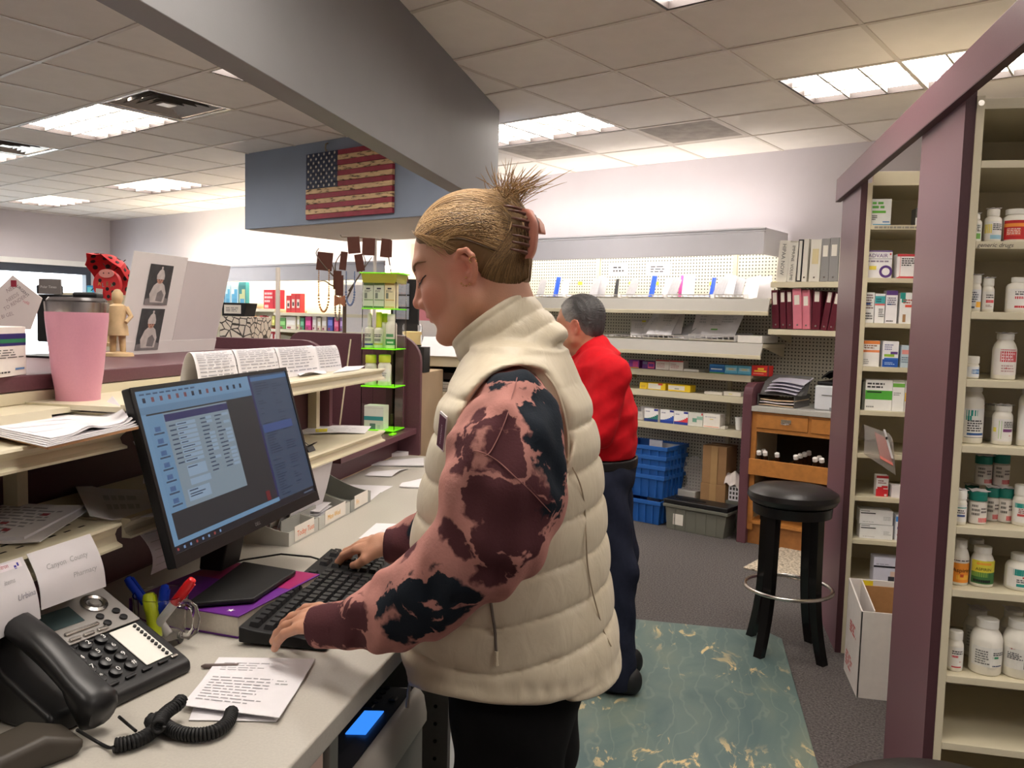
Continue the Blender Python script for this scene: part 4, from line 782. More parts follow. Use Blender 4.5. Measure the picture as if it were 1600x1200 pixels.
# --- on the floor under the wall shelves
cblue = mat('crate_blue', (34, 92, 168), .45, noise=(10, .06))
def crate(label, l, r, t, b, yb, zs, dep, lidoff=True, grp='blue stacking crates'):
  x0, _ = bxz(l, b, yb); x1, _ = bxz(r, b, yb); _, zt_ = bxz((l+r)/2, t, yb); w = x1-x0; h = zt_-zs
  t_ = bthing('storage_crate', label, 'crate', x0, yb, zs+.001, grp); s = .018
  mb = MB()
  def wall(p):
    mb.add(p, [(0, 1, 2, 3)])
  o = [(s, s), (w-s, s), (w-s, dep-s), (s, dep-s)]; u = [(0, 0), (w, 0), (w, dep), (0, dep)]
  vs = [(x, y, 0) for x, y in o]+[(x, y, h) for x, y in u]; i_ = [(s+.004, s+.004), (w-s-.004, s+.004), (w-s-.004, dep-s-.004), (s+.004, dep-s-.004)]; iu = [(.004, .004), (w-.004, .004), (w-.004, dep-.004), (.004, dep-.004)]
  vs += [(x, y, .004) for x, y in i_]+[(x, y, h) for x, y in iu]
  fs = [(0, 3, 2, 1), (8, 9, 10, 11)]+[(k, (k+1) % 4, 4+(k+1) % 4, 4+k) for k in range(4)]+[(8+(k+1) % 4, 8+k, 12+k, 12+(k+1) % 4) for k in range(4)]+[(4+k, 4+(k+1) % 4, 12+(k+1) % 4, 12+k) for k in range(4)]
  mb.add(vs, fs); mb.build('tub', cblue, t_)
  MB().box(-.008, w+.008, -.008, 0, h-.03, h).box(-.008, w+.008, dep, dep+.008, h-.03, h).box(-.008, 0, 0, dep, h-.03, h).box(w, w+.008, 0, dep, h-.03, h).build('rim', cblue, t_, bevel=.002)
  rb = MB()
  for k in range(1, 6): x = w*k/6; rb.box(x-.004, x+.004, -.004, s*.8, .01, h-.032)
  rb.build('front_ribs', cblue, t_); rb = MB()
  for k in range(1, 6): y = dep*k/6; rb.box(w-s*.8, w+.004, y-.004, y+.004, .01, h-.032)
  rb.build('side_ribs', cblue, t_)
  return t_, w, h, dep
YF1 = 5.58
crate('closed bottom blue crate standing on the carpet behind the dark trousers', 962, 1030, 779, 822, YF1, 0, .36)
hb0 = bxz(1000, 779, YF1)[1]
for k in range(4):
  crate(['lowest of four nested blue crates', 'second lowest of four nested blue crates', 'second highest of four nested blue crates', 'topmost of four nested blue crates'][k], 964, 1036+k*1.6, 740-k*15, 778-k*15, YF1+.02, hb0+.012+k*.072, .34)
x0, _ = bxz(1038, 822, YF1-.02); x1, _ = bxz(1134, 840, YF1-.02)
tb = bthing('storage_tote', 'low grey green plastic tote with a black hinged lid on the carpet', 'tote', x0, YF1-.02, 0)
gt = mat('tote_grey', (104, 104, 94), .5, noise=(8, .05)); w = x1-x0; d = .165
MB().prism([(0, .185), (w, .185), (w-.02, 0), (.02, 0)], 0, d, 'xz').build('tub', gt, tb, bevel=.004)
MB().box(-.012, w+.012, -.012, d+.012, .165, .19).build('rim', gt, tb, bevel=.004)
MB().box(-.01, w+.01, -.012, d*.5, .191, .225).build('lid_flap', BLACK, tb, bevel=.006); MB().box(-.01, w+.01, d*.5+.003, d+.012, .191, .222).build('lid_flap', BLACK, tb, bevel=.006)
MB().box(.05, w*.6, .06, d*.42, .225, .231).build('lid_panel', BLACKM, tb)
MB().box(.07, .15, -.003, .012, .04, .12).build('paper_label', lw, tb)
for k in range(1, 6): MB().box(w*k/6-.006, w*k/6+.006, -.003, .02, .01, .16).build('rib', gt, tb)
cbx = mat('kraft_board', (158, 122, 84), .8, noise=(14, .06))
for k in range(2):
  l, r, t, b = ((1094, 1127, 740, 772), (1095, 1130, 697, 741))[k]
  x0, zb_ = bxz(l, b, 5.78); x1, _ = bxz(r, b, 5.78); _, ztp = bxz((l+r)/2, t, 5.78)
  zb_ = (0, .338)[k]; hh = (.337, ztp-.338)[k]
  i_ = .006*k; o = MB().box(i_, x1-x0+.03-i_*2, i_, .2-i_, 0, hh).build('kraft_box', cbx, loc=tuple(Bw(x0, 5.78, zb_+.0005)), rot=ROTB, bevel=.002)
  tag(o, ['lower brown kraft box behind the grey tote', 'upper brown kraft box stacked on another'][k], 'box', 'brown kraft boxes')
  MB().box((x1-x0)/2-.012, (x1-x0)/2+.04, -.0006, 0, 0, hh).box(.006, x1-x0+.015, .085, .115, hh, hh+.0006).build('packing_tape', mat('kraft_tape', (176, 142, 98), .3, noise=(20, .03)), o)
x0, _ = bxz(1012, 740, 5.95)
for k, (l, r, t, yb, c, tl) in enumerate(((1012, 1032, 687, 5.86, PAPER, .1), (1030, 1060, 693, 5.92, lw, .06))):
  x0, _ = bxz(l, 760, yb); x1, _ = bxz(r, 760, yb); _, ztp = bxz((l+r)/2, t, yb)
  tag(MB().box(0, x1-x0, 0, .012, 0, ztp-.003).build('paper_folder', c, loc=tuple(Bw(x0, yb, .002)), rot=ROTB, bevel=.001), ['white folder sticking up behind the blue crates', 'cream folder with a red mark beside the white folder'][k], 'folder', 'upright folders behind the blue crates')
x0, _ = bxz(1066, 760, 5.86)
wb = thing('plastic_bag', 'puffed clear plastic bag between the folders and the kraft boxes', 'bag', tuple(Bw(x0, 5.86, .245)), -TH)
MB().grid(lambda u, v: (.17*u+.03*math.sin(4*v), .02+.09*v*math.sin(3*u)-.03*math.sin(math.pi*u), .26*v*(.7+.3*math.sin(math.pi*u))+.002), 10, 12, .0012).build('film', bagm, wb, smooth=1.2)
wbx = MB().box(0, .17, 0, .12, 0, .243).build('white_bin', mat('milky_plastic', (206, 204, 196), .45, noise=(10, .03)), loc=tuple(Bw(x0-.05, 5.84, .001)), rot=ROTB, bevel=.006); tag(wbx, 'milky plastic bin carrying the puffed clear bag', 'bin')
x0, _ = bxz(1131, 770, 5.70)
bk = bthing('plastic_basket', 'small white perforated basket beside the plum cabinet panel', 'basket', x0+.0, 5.78, .236)
MB().box(0, .10, 0, .1, 0, .11).build('tub', mat('basket_white', (232, 230, 232), .4), bk, bevel=.003)
for i in range(4):
  for j in range(3): MB().box(.01+.024*i, .024+.024*i, -.001, 0, .015+.032*j, .035+.032*j).build('slot', STEELD, bk)
bkb = MB().box(-.02, .12, -.02, .14, .0, .233).build('low_stand', gt, loc=tuple(Bw(x0, 5.80, .001)), rot=ROTB, bevel=.004); tag(bkb, 'dark low stand under the small white basket', 'stand')
cl = MB().grid(lambda u, v: (-.03+.15*u, -.02+.13*v, .003+.05*math.sin(2.5*u+1)*math.sin(math.pi*v*.8+.4)+.04*v+.012*math.sin(14*u+5*v)-.03*(1-v)**3), 12, 10, .004).build('white_cloth', mat('white_cloth', (224, 214, 208), .85, noise=(30, .04)), loc=tuple(Bw(x0, 5.78, .365)), rot=ROTB, smooth=1.2)
tag(cl, 'crumpled white cloth spilling over the small perforated basket', 'cloth')
x0, _ = bxz(1144, 679, YC)
cu = bthing('plastic_cup', 'small white plastic cup at the right end of the fifth wall shelf', 'cup', x0+.03, YC+.05, z5+.003)
MB().lathe([(.024, 0), (.032, .085), (.036, .086), (.036, .092), (.031, .092), (.023, .004)], 18, cap=False).build('cup_wall', WHITE, cu, smooth=.6)
basket('white basket at the left end of the fifth wall shelf, beside the red shirt', 985, 1004, 643, 664, YC, z5, .16, None)
# --- workstation counter and hutch
CZ = .95; CX0, CX1 = -1.165, -.472; CY0, CY1 = .25, 3.27
ct = thing('service_counter', 'long white laminate counter running past the monitor to the plum end panel', 'counter', (0, 0, 0))
MB().box(CX0, CX1, CY0, CY1, CZ-.035, CZ).build('worktop', LAMW, ct, bevel=.004)
pinkb = mat('beige_panel', (206, 180, 166), .5, noise=(12, .03)); grp_ = mat('grey_metal', (126, 126, 120), .45, .3, noise=(40, .04))
MB().box(CX0, CX1-.02, .45, .93, 0, CZ-.036).build('base_cabinet', pinkb, ct, bevel=.002)
MB().box(CX0, CX1-.02, .935, 1.085, 0, CZ-.036).build('base_cabinet', pinkb, ct, bevel=.002)
MB().box(CX0, CX1-.012, 1.09, 1.12, 0, CZ-.036).build('metal_divider', grp_, ct, bevel=.002)
sp = MB().box(CX0+.03, -.462, 1.64, 1.66, 0, .9).build('perforated_side_panel', grp_, ct, bevel=.002)
hol = mat('hole_dark', (14, 14, 14), .8)
for k in range(22):
  MB().lathe([(.0, 0), (.004, 0), (.004, .0015), (0, .0015)], 10, X=Matrix.Translation((-.492, 1.6395, .06+.038*k)) @ Matrix.Rotation(math.pi/2, 4, 'X')).build('punched_hole', hol, sp)
MB().box(-.462, -.456, 1.63, 1.665, 0, .9).build('edge_flange', WHITE, sp)
MB().box(CX0, CX1-.1, 2.3, 3.2, 0, CZ-.036).build('base_cabinet', pinkb, ct)
pp = atz(650, 1096, .80)
lp = thing('laser_printer', 'grey under-counter laser printer with a blue lit display', 'printer', (-.474, 1.265, 0))
pg_ = mat('printer_grey', (150, 146, 140), .5, noise=(10, .03)); pd = mat('printer_panel', (58, 56, 56), .45, noise=(20, .06)); pl_ = mat('printer_light', (196, 190, 180), .45, noise=(10, .03))
DY0, DY1 = -.20, .22
prof = [(-.46, .0), (-.46, .70), (-.24, .785), (-.12, .805), (-.03, .815), (-.010, .812), (-.002, .80), (.004, .76), (.006, .6), (.006, .4), (-.01, .0)]
MB().prism(prof, DY0, DY1, 'xz').build('body', pg_, lp, bevel=.006)
def ptop(u):
  xs = [p[0] for p in prof[1:6]]; zs_ = [p[1] for p in prof[1:6]]; return float(np.interp(u, xs, zs_))
MB().grid(lambda u, v: (-.40+.386*u, DY0+.012+(DY1-DY0-.03)*v, ptop(-.40+.386*u)+.006), 12, 2, .005).build('control_panel', pd, lp)
scr = mat('printer_display', (52, 130, 240), .3, emit=.45)
MB().grid(lambda u, v: (-.066+.036*u, .012+.085*v, ptop(-.066+.036*u)+.0085), 3, 1, .002).build('display', scr, lp)
btn = mat('dark_button', (36, 35, 36), .4, noise=(50, .05))
for i in range(3):
  for j in range(4): x = -.105+.022*i; y = .135+.020*j; MB().lathe([(0, 0), (.007, 0), (.0065, .003), (0, .004)], 12, c=(x, y, ptop(x)+.0062)).build('keypad_button', btn, lp, smooth=.6)
MB().box(-.075, -.055, .105, .122, ptop(-.065)+.006, ptop(-.065)+.011).build('arrow_button', btn, lp, bevel=.002); MB().box(-.038, -.024, .14, .155, ptop(-.03)+.005, ptop(-.03)+.010).build('stop_button', btn, lp, bevel=.002)
MB().box(-.40, -.016, -.04, -.038, .0, .001).build('panel_seam', btn, lp, loc=(0, 0, 0)).rotation_euler = (0, 0, 0)
MB().prism([(-.014, .819), (-.004, .816), (.006, .803), (.012, .77), (.012, .752), (.004, .752), (.003, .765), (-.004, .80), (-.014, .812)], DY0, DY1, 'xz').build('front_band', pl_, lp, bevel=.003)
MB().box(.0065, .012, DY0+.01, DY1-.01, .45, .66).build('paper_drawer', pl_, lp, bevel=.003)
txt('laserprinter', .02, STEELD, lp, (.0068, -.02, .69), (math.pi/2, 0, math.pi/2)).name = 'lettering'
# hutch (plum) ---
hu = thing('plum_hutch', 'plum laminate hutch with a raised transaction ledge behind the counter', 'hutch', (0, 0, 0))
LX0, LX1, LZ = -1.62, -1.165, 1.40
MB().box(LX0, -1.13, CY0, 2.47, LZ-.028, LZ).build('transaction_ledge', PURPLE, hu, bevel=.003)
MB().box(LX0+.02, LX0+.045, CY0, 3.27, 0, LZ-.029).build('customer_side_panel', PURPLE, hu)
MB().box(CX0-.02, CX0-.001, CY0, 3.268, CZ+.0, 1.06).build('backsplash', PURPLE, hu, bevel=.002)
MB().box(LX0+.046, -1.085, 2.505, 3.268, 1.04, 1.063).build('lower_ledge', PURPLE, hu, bevel=.002)
def rpoly(x0, x1, z0, z1, rl, rr, n=8):
  p = [(x0, z0), (x1, z0)]
  p += [(x1-rr+rr*math.cos(a), z1-rr+rr*math.sin(a)) for a in np.linspace(0, math.pi/2, n)] if rr else [(x1, z1)]
  p += [(x0+rl-rl*math.sin(a), z1-rl+rl*math.cos(a)) for a in np.linspace(0, math.pi/2, n)] if rl else [(x0, z1)]
  return p
MB().prism(rpoly(-1.66, -1.074, CZ, 1.443, .06, .11), 3.27, 3.295, 'xz').build('end_panel', PURPLE, hu, bevel=.002)
pa = MB().prism(rpoly(-1.60, -1.115, CZ, 1.436, .0, .10), 2.48, 2.504, 'xz').build('end_panel', PURPLE, hu, bevel=.002)
MB().lathe([(.004, 0), (.01, 0), (.01, .003), (.004, .003)], 16, X=Matrix.Translation((-1.19, 2.4795, 1.228)) @ Matrix.Rotation(math.pi/2, 4, 'X')).build('cable_grommet', CHROME, pa, smooth=.6)
for x0, x1, d in ((-1.215, -1.185, .02), (-1.172, -1.135, .035)):
  bt = MB().box(x0, x1, 3.27-d, 3.269, 1.064, 1.44).build('door_batten', PURPLED if d < .03 else PURPLE, hu, bevel=.002)
for z in (1.10, 1.385): MB().box(-1.186, -1.176, 3.232, 3.25, z-.02, z+.02).build('hinge', mat('brass_hinge', (120, 100, 80), .4, .7, noise=(30, .1)), hu)
MB().box(CX0-.018, CX0-.001, CY0, 2.47, 1.061, LZ-.029).build('hutch_back', PURPLED, hu)
# metal shelving in front of the hutch ---
sg = thing('metal_shelving', 'cream metal shelving with curved price lips mounted over the counter', 'shelving', (0, 0, 0))
SX = -.93
def lip(y0, y1, z, name='price_lip', h=.04):
  p = [(SX-.012, z), (SX+.004, z), (SX+.006, z-.004), (SX-.004, z-.012), (SX-.008, z-h*.5), (SX-.004, z-h*.78), (SX+.006, z-h+.004), (SX+.006, z-h), (SX-.012, z-h)]
  o = MB().prism(p, y0, y1, 'xz').build(name, CREAM, sg); return o
def deck(y0, y1, z, x0=CX0+.001, name='shelf_deck', slots=False):
  o = MB().box(x0, SX-.012, y0, y1, z-.012, z-.003).build(name, CREAM, sg)
  if slots:
    for i in range(2):
      for k in range(26): y = y0+.02+(y1-y0-.04)*k/26; MB().box(SX-.05-.028*i, SX-.046-.028*i, y, y+.014, z-.003, z-.0026).build('slot', hol, o)
  return o
deck(1.25, 2.47, 1.356); lip(1.25, 2.47, 1.357, h=.034)
deck(1.25, 2.475, 1.161); lip(1.25, 2.475, 1.162, h=.034)
deck(.35, 1.243, 1.318); lip(.35, 1.243, 1.319, h=.034)
deck(.35, 1.243, 1.160, slots=True); lip(.35, 1.228, 1.161, h=.042)
MB().box(CX0+.001, -1.04, .35, 1.62, 1.340, 1.349).build('shelf_deck', CREAM, sg)
dk = MB().box(-1.04, -1.034, .35, 1.2, 1.319, 1.350).build('deck_front', CREAM, sg)
MB().box(CX0+.024, CX0+.034, .35, 2.47, 1.3495, 1.371).build('back_strip', CREAM, sg, bevel=.002)
for y in (1.246, 2.44): MB().box(CX0+.001, CX0+.03, y-.012, y+.012, CZ+.001, 1.33).build('slotted_upright', CREAMD, sg)
for y, z in ((1.262, 1.34), (2.45, 1.34), (1.262, 1.145), (2.45, 1.145), (1.235, 1.145)): MB().prism([(CX0+.03, z), (SX-.02, z), (CX0+.03, z-.05)], y-.0015, y+.0015, 'xz').build('bracket', CREAMD, sg)
# ---- pink tumbler
p = aty(120, 630, 1.335); P = atz(120, 627, 1.3495)
tm = thing('tumbler', 'pink insulated tumbler with a steel rim and black slider lid', 'tumbler', (P[0]+.003, P[1], 1.3495))
zt_ = aty(118, 472, P[1])[2]-1.3495; D_ = float((P-CO) @ CF)
pk = mat('pink_powder_coat', (220, 156, 176), .42, noise=(300, .02)); sc = D_/1313.66
Rb, Rt = 31.5*sc, 46*sc; hs = zt_
MB().lathe([(Rb*.9, 0), (Rb, .003), (Rb+.0007, hs*.1), (Rb+(Rt-Rb)*.35, hs*.3), (Rt*.965, hs*.82), (Rt*.975, hs*.9)], 48).build('body', pk, tm, smooth=.8)
MB().lathe([(Rt*.965, hs*.9), (Rt*.99, hs*.985), (Rt*.985, hs), (Rt*.93, hs), (Rt*.92, hs*.93)], 48, cap=False).build('steel_rim', CHROME, tm, smooth=.8)
MB().lathe([(0, hs*.985), (Rt*.9, hs*.985), (Rt*.93, hs+.003), (Rt*.86, hs+.008), (0, hs+.009)], 40, cap=False).build('lid', mat('smoke_lid', (90, 84, 84), .2, noise=(10, .05)), tm, smooth=.6)
sl = MB().box(-.02, .022, -.018, .018, hs+.006, hs+.018).build('lid_slider', BLACK, tm, bevel=.004); sl.rotation_euler = (0, 0, .3); sl.location = (.018, .005, 0)
# ---- paper tray with stack
za = 1.322
def plane_sheet(name, label, cat, pxs, z, m, th=.0012, bend=0, parent=None, group=None, marks=None, nu=10, nv=8, fn=None):
  """flat sheet whose four corners (tl, tr, br, bl in the picture) lie on height z"""
  c = [atz(*q, z) if len(q) == 2 else atz(q[0], q[1], q[2]) for q in pxs]; o0 = sum(c)/4
  def f(u, v):
    p = (1-v)*((1-u)*c[0]+u*c[1])+v*((1-u)*c[3]+u*c[2])-o0; p = p.copy(); p[2] += th+.0002
    if bend: p[2] += bend*math.sin(math.pi*u)*math.sin(math.pi*v)
    if fn: p = p+np.array(fn(u, v))
    return tuple(p)
  mb = MB().grid(f, nu, nv, -th); o = mb.build(name, m, parent, loc=tuple(o0), smooth=1.0)
  if label: tag(o, label, cat, group)
  if marks:
    mm = MB(); mats_ = []; keys = {}
    for (u0, v0, u1, v1, cc) in marks:
      if cc not in keys: keys[cc] = len(mats_); mats_.append(ink(*cc))
      n = max(1, int((u1-u0)*12));
      for k in range(n):
        a, b = u0+(u1-u0)*k/n, u0+(u1-u0)*(k+1)/n
        q = [np.array(f(a, 1-v0)), np.array(f(b, 1-v0)), np.array(f(b, 1-v1)), np.array(f(a, 1-v1))]
        mm.quad(*[tuple(x+np.array([0, 0, .0005])) for x in q], keys[cc])
    mm.build('print', mats_, o, fix=False)
  return o
card = mat('tan_cardboard', (176, 132, 92), .8, noise=(30, .05))
plane_sheet('cardboard_sheet', 'tan cardboard sheet under the paper stack, jutting past the shelf lip', 'cardboard', [(-120, 652), (205, 652), (232, 667), (75, 703)], za-.001, card, .004)
curl = lambda k: (lambda u, v: (0, 0, .0005+.0021*k+(.004+.006*k)*max(0, (u-.86)/.14)**2*(1-v*.7)+(.007*math.exp(-((u-.45)**2+(v-1)**2)*60) if k > 2 else 0)))
for k in range(5):
  plane_sheet('loose_sheet', 'loose white sheet with a lifted corner, %s of the stack left of the monitor' % ['bottom', 'second lowest', 'middle', 'second highest', 'top'][k], 'paper', [(-120, 655), (200-6*k, 652), (228-7*k, 664+k), (72+2*k, 700-k)], za+.003, PAPER, .0014, fn=curl(k), group='loose sheets on the left shelf', nu=16,
        marks=words(.05, .1, .7, .9, 5, (214, 212, 220), .35, .5) if k == 4 else None)
ph = atx(154, 656, -1.0335); MB().box(-.001, 0, -.012, .012, -.006, .006).build('black_slot', hol, dk, loc=(-1.0335, float(ph[1]), float(min(1.342, max(1.325, ph[2])))))
# ---- lower left shelf: magazine, sheet, notes hanging from the lip
zs = 1.158
plane_sheet('magazine', 'folded printed flyer lying on the lower left perforated shelf', 'magazine', [(-90, 800), (135, 794), (38, 845), (-140, 845)], zs+.002, PAPER, .006, fn=lambda u, v: (0, 0, .006*math.sin(math.pi*min(1, u*1.2))), group=None,
      marks=words(.3, .05, .95, .9, 9, (150, 150, 156), .45, .12)+[(.62, .3, .68, .38, (150, 40, 56)), (.8, .62, .86, .7, (150, 40, 56)), (.72, .12, .78, .2, (150, 40, 56))])
plane_sheet('magazine', 'folded leaflet with an open lip lying under the printed flyer', 'magazine', [(-60, 806), (138, 802), (62, 852), (-60, 850)], zs, PAPER, .0015, fn=lambda u, v: (0, 0, .001+.008*max(0, u-.6)))
plane_sheet('loose_sheet', 'wide grey shaded sheet lying at the back of the lower left shelf', 'paper', [(115, 762), (250, 768), (252, 806), (140, 816)], zs, PAPER, .0015, fn=lambda u, v: (0, 0, .012*max(0, .3-u)*3), marks=words(.3, .2, .9, .8, 2, (190, 190, 190)))
MB().box(-.003, 0, -.012, .012, 0, .002).build('teal_tab', ink(30, 140, 140), sg, loc=(SX-.075, .99, zs+.0))
def hang(name, label, X, tl, tr, bl, br, curlz=.01, marks=(), m=PAPER, group=None, sway=0):
  a, b, c, d = [atx(*q, X) for q in (tl, tr, bl, br)]
  o0 = (a+b)/2
  def f(u, v):
    p = (1-v)*((1-u)*a+u*b)+v*((1-u)*c+u*d)-o0; return (p[0]+curlz*math.sin(math.pi*v)+.012*v*v+sway*math.sin(4*u+2*v), p[1], p[2])
  o = MB().grid(f, 8, 10, .0008).build(name, m, None, loc=tuple(o0), smooth=1.0); tag(o, label, 'note', group)
  if marks:
    mm = MB(); mats_ = []; keys = {}
    for (u0, v0, u1, v1, cc) in marks:
      if cc not in keys: keys[cc] = len(mats_); mats_.append(ink(*cc))
      q = [np.array(f(u0, 1-v0)), np.array(f(u1, 1-v0)), np.array(f(u1, 1-v1)), np.array(f(u0, 1-v1))]
      mm.quad(*[tuple(x+np.array([.0012, 0, 0])) for x in q], keys[cc])
    mm.build('handwriting', mats_, o, fix=False)
  return o, f
GH = 'notes hanging from the shelf lips'; gry = (176, 176, 176)
n1, f1 = hang('paper_note', 'white note headed CATERPILLAR-like pencil scrawl hanging over the phone', -.918, (41, 866), (140, 834), (53, 952), (155, 915), marks=[], group=GH)
n1['label'] = 'larger white note with faint pencil writing hanging from the lip over the phone'
def warp_txt(s, size, f, o, u, v, w, h, c=(170, 170, 172)):
  """lettering laid on the surface f(u,v) of a hanging note, w x h metres"""
  t_ = txt(s, size, ink(*c), o, (0, 0, 0), (0, 0, 0), name='handwriting', shear=.2)
  for vt in t_.data.vertices:
    p = f(u+vt.co.x/w, v-vt.co.y/h); vt.co = (p[0]+.0014, p[1], p[2])
warp_txt('Canyon  County', .016, f1, n1, .16, .34, .165, .12); warp_txt('Pharmacy', .016, f1, n1, .5, .62, .165, .12)
n2, f2 = hang('paper_note', 'smaller white note with a red heading at the left photo edge', -.918, (-40, 893), (34, 870), (-40, 1010), (52, 965), group=GH, marks=[(.3, .88, .92, .98, (240, 232, 238)), (.82, .9, .86, .95, (70, 70, 170)), (.75, .87, .8, .92, (70, 70, 170))])
warp_txt('Vitron', .012, f2, n2, .42, .08, .14, .14, (176, 40, 60)); warp_txt('items', .014, f2, n2, .45, .3, .14, .14); warp_txt('Urbina', .018, f2, n2, .62, .58, .14, .14, (150, 150, 160))
hang('paper_note', 'blank sheet hanging beside the top left corner of the monitor', -.945, (208, 690), (246, 690), (214, 755), (256, 742), .012, group=GH)
hang('paper_note', 'lined curling sheet hanging beside the lower left of the monitor', -.94, (206, 822), (262, 806), (226, 897), (272, 876), .022, group=GH, marks=words(.1, .1, .9, .9, 5, (190, 188, 186), .12, .9))
# ---- section two: folded printed sheets standing on the top shelf
def tent(label, l, r, t, b, X, deep, curved=.0, marks=True):
  a = atx(l, b, X); c = atx(r, b, X); y0, y1 = a[1], c[1]; zt2 = atx((l+r)/2, t, X)[2]; h = zt2-1.3565
  o = thing('folded_sheet', label, 'paper', (X, y0, 1.3535), 0, 'folded printed sheets standing on the top shelf')
  w = y1-y0
  def f(u, v):  # u along y, v around the fold
    s = v*2-1; ang = s*math.pi/2
    return (-deep*.5+deep*.5*math.cos(ang)*1.0*(1 if s < 0 else 1)*0+(-s)*deep*.5+.006*math.sin(3*u), w*u, h*(1-abs(s)**2.2))
  MB().grid(f, 4, 16, .0008).build('sheet', PAPER, o, smooth=1.2)
  mm = MB()
  for (u0, v0, u1, v1, cc) in words(.05, .06, .95, .9, 13, (150, 150, 156), .3, .14):
    q = []
    for (u, vv) in ((u0, v0), (u1, v0), (u1, v1), (u0, v1)):
      p = f(u, .5*(vv)); q.append((p[0]+.0012, p[1], p[2]+.0008))
    mm.quad(*q)
  mm.build('print', ink(150, 150, 156), o, fix=False)
  return o
tent('folded printed sheet, nearest of the row above the monitor', 312, 377, 547, 592, -1.03, .05)
tent('folded printed sheet with a yellow line, second of the row above the monitor', 376, 442, 543, 588, -1.025, .05)
tent('folded printed sheet, third of the row, above the monitor corner', 440, 499, 540, 582, -1.02, .05)
tent('folded printed sheet with a rolled end, farthest of the row', 499, 534, 539, 577, -1.03, .05)
plane_sheet('loose_sheet', 'crumpled white slip lying before the folded printed sheets', 'paper', [(462, 580), (505, 575), (510, 583), (468, 590)], 1.3545, PAPER, .001, fn=lambda u, v: (0, 0, .01*math.sin(5*u)*math.sin(4*v)**2+.004))
plane_sheet('loose_sheet', 'long white sheet lying at the far end of the top shelf', 'paper', [(540, 573), (570, 572), (560, 578), (520, 583)], 1.3545, PAPER, .001)
plane_sheet('loose_sheet', 'white form with a yellow highlighted line on the second shelf', 'paper', [(470, 668), (580, 667), (570, 678), (474, 679)], 1.1585, PAPER, .0015, marks=words(.05, .2, .95, .9, 3, (200, 196, 200), .4, .2)+[(.2, .1, .38, .55, (236, 224, 60))], fn=lambda u, v: (0, 0, .004*math.sin(3*u)))
pc = atz(482, 704, 1.16)
clp = thing('binder_clip', 'black binder clip lying on the second shelf beside the monitor', 'clip', (pc[0], pc[1], 1.1585))
MB().prism([(-.012, 0), (.012, 0), (.002, .016), (-.002, .016)], -.02, .02, 'xz').build('clip_body', BLACK, clp, bevel=.001)
for s_ in (-1, 1): MB().tube([(.003*s_, -.01, .014), (.02*s_, -.008, .024), (.02*s_, .008, .024), (.003*s_, .01, .014)], .0012, 6).build('wire_handle', STEELD, clp)
# ---- envelopes in an upright holder behind the monitor
ph = atz(500, 800, CZ)
hl = thing('letter_holder', 'upright letter holder behind the monitor, filled with papers', 'holder', (-1.08, 2.02, CZ+.0005))
MB().box(-.03, .09, -.10, .10, 0, .004).box(-.03, -.027, -.10, .10, .004, .10).box(.087, .09, -.10, .10, .004, .045).build('holder_frame', mat('grey_plastic_tray', (168, 168, 162), .45, noise=(12, .03)), hl)
for k in range(6):
  lf = MB().grid(lambda u, v: (.004*math.sin(3*v), (u-.5)*.2, .16*v), 3, 4, .002).build('letter', PAPER if k % 3 else lw, None, loc=(-1.095+.017*k, 2.02+.012*k, CZ+.006), rot=(-.12+.05*(k % 3), .25, 0))
  tag(lf, ['rearmost', 'second rearmost', 'third rearmost', 'third foremost', 'second foremost', 'foremost'][k]+' letter in the upright holder behind the monitor', 'letter', 'letters in the upright holder')
# ---- three grey desk bins on the counter
def bin_(label, pxc, pxr, z, col, sz=(.15, .13, .085), rz=0, tagc=(240, 150, 40), word='Ready'):
  c = atz(*pxc, z)
  t_ = thing('desk_bin', label, 'bin', (c[0], c[1], CZ+.0006), rz, 'grey sloped desk bins')
  w, d, h = sz; e = .003
  side = [(0, 0), (w, 0), (w+.006, h*.42), (w*.6, h*.46), (w*.25, h*.8), (0, h)]
  side = [(0, 0), (w, 0), (w, h*.4)]+[(w*(1-k/8), h*(.4+.6*(k/8)**1.7)) for k in range(1, 9)]
  for y in (-d/2, d/2-e): MB().prism(side, y, y+e, 'xz').build('side_wall', col, t_)
  MB().box(0, w, -d/2+e, d/2-e, 0, e).build('bottom', col, t_); MB().box(0, e, -d/2+e, d/2-e, e, h).build('back_wall', col, t_)
  MB().box(w-e, w, -d/2+e, d/2-e, e, h*.4).build('front_wall', col, t_)
  lb = MB().box(w+.0003, w+.0015, -d*.33, d*.33, h*.06, h*.5).build('paper_tag', lw, t_)
  txt(word, h*.24, ink(*tagc), lb, (w+.0022, -d*.26, h*.18), (math.pi/2, 0, math.pi/2))
  return t_
bing = mat('bin_light_grey', (188, 188, 180), .45, noise=(12, .03)); bing2 = mat('bin_grey', (150, 152, 146), .45, noise=(12, .03))
b0 = atz(445, 850, CZ); b1 = atz(505, 822, CZ); b2 = atz(560, 785, CZ)
for (lab_, pb_, cc, tc_, wd, ln) in (('nearest pale desk bin with an orange handwritten tag', 1.945, bing, (226, 110, 50), 'Today Tues', .165), ('middle desk bin holding white slips, yellow and orange tag', 2.135, bing, (236, 180, 50), 'Mon Wed', .205), ('farthest grey desk bin, empty, with an orange tag', 2.32, bing2, (236, 180, 70), 'Fri', .155)):
  t_ = bin_(lab_, (0, 900), None, CZ, cc, (.15, ln, .085), 0, tc_, wd); t_.location = (-1.09, pb_, CZ+.0006)
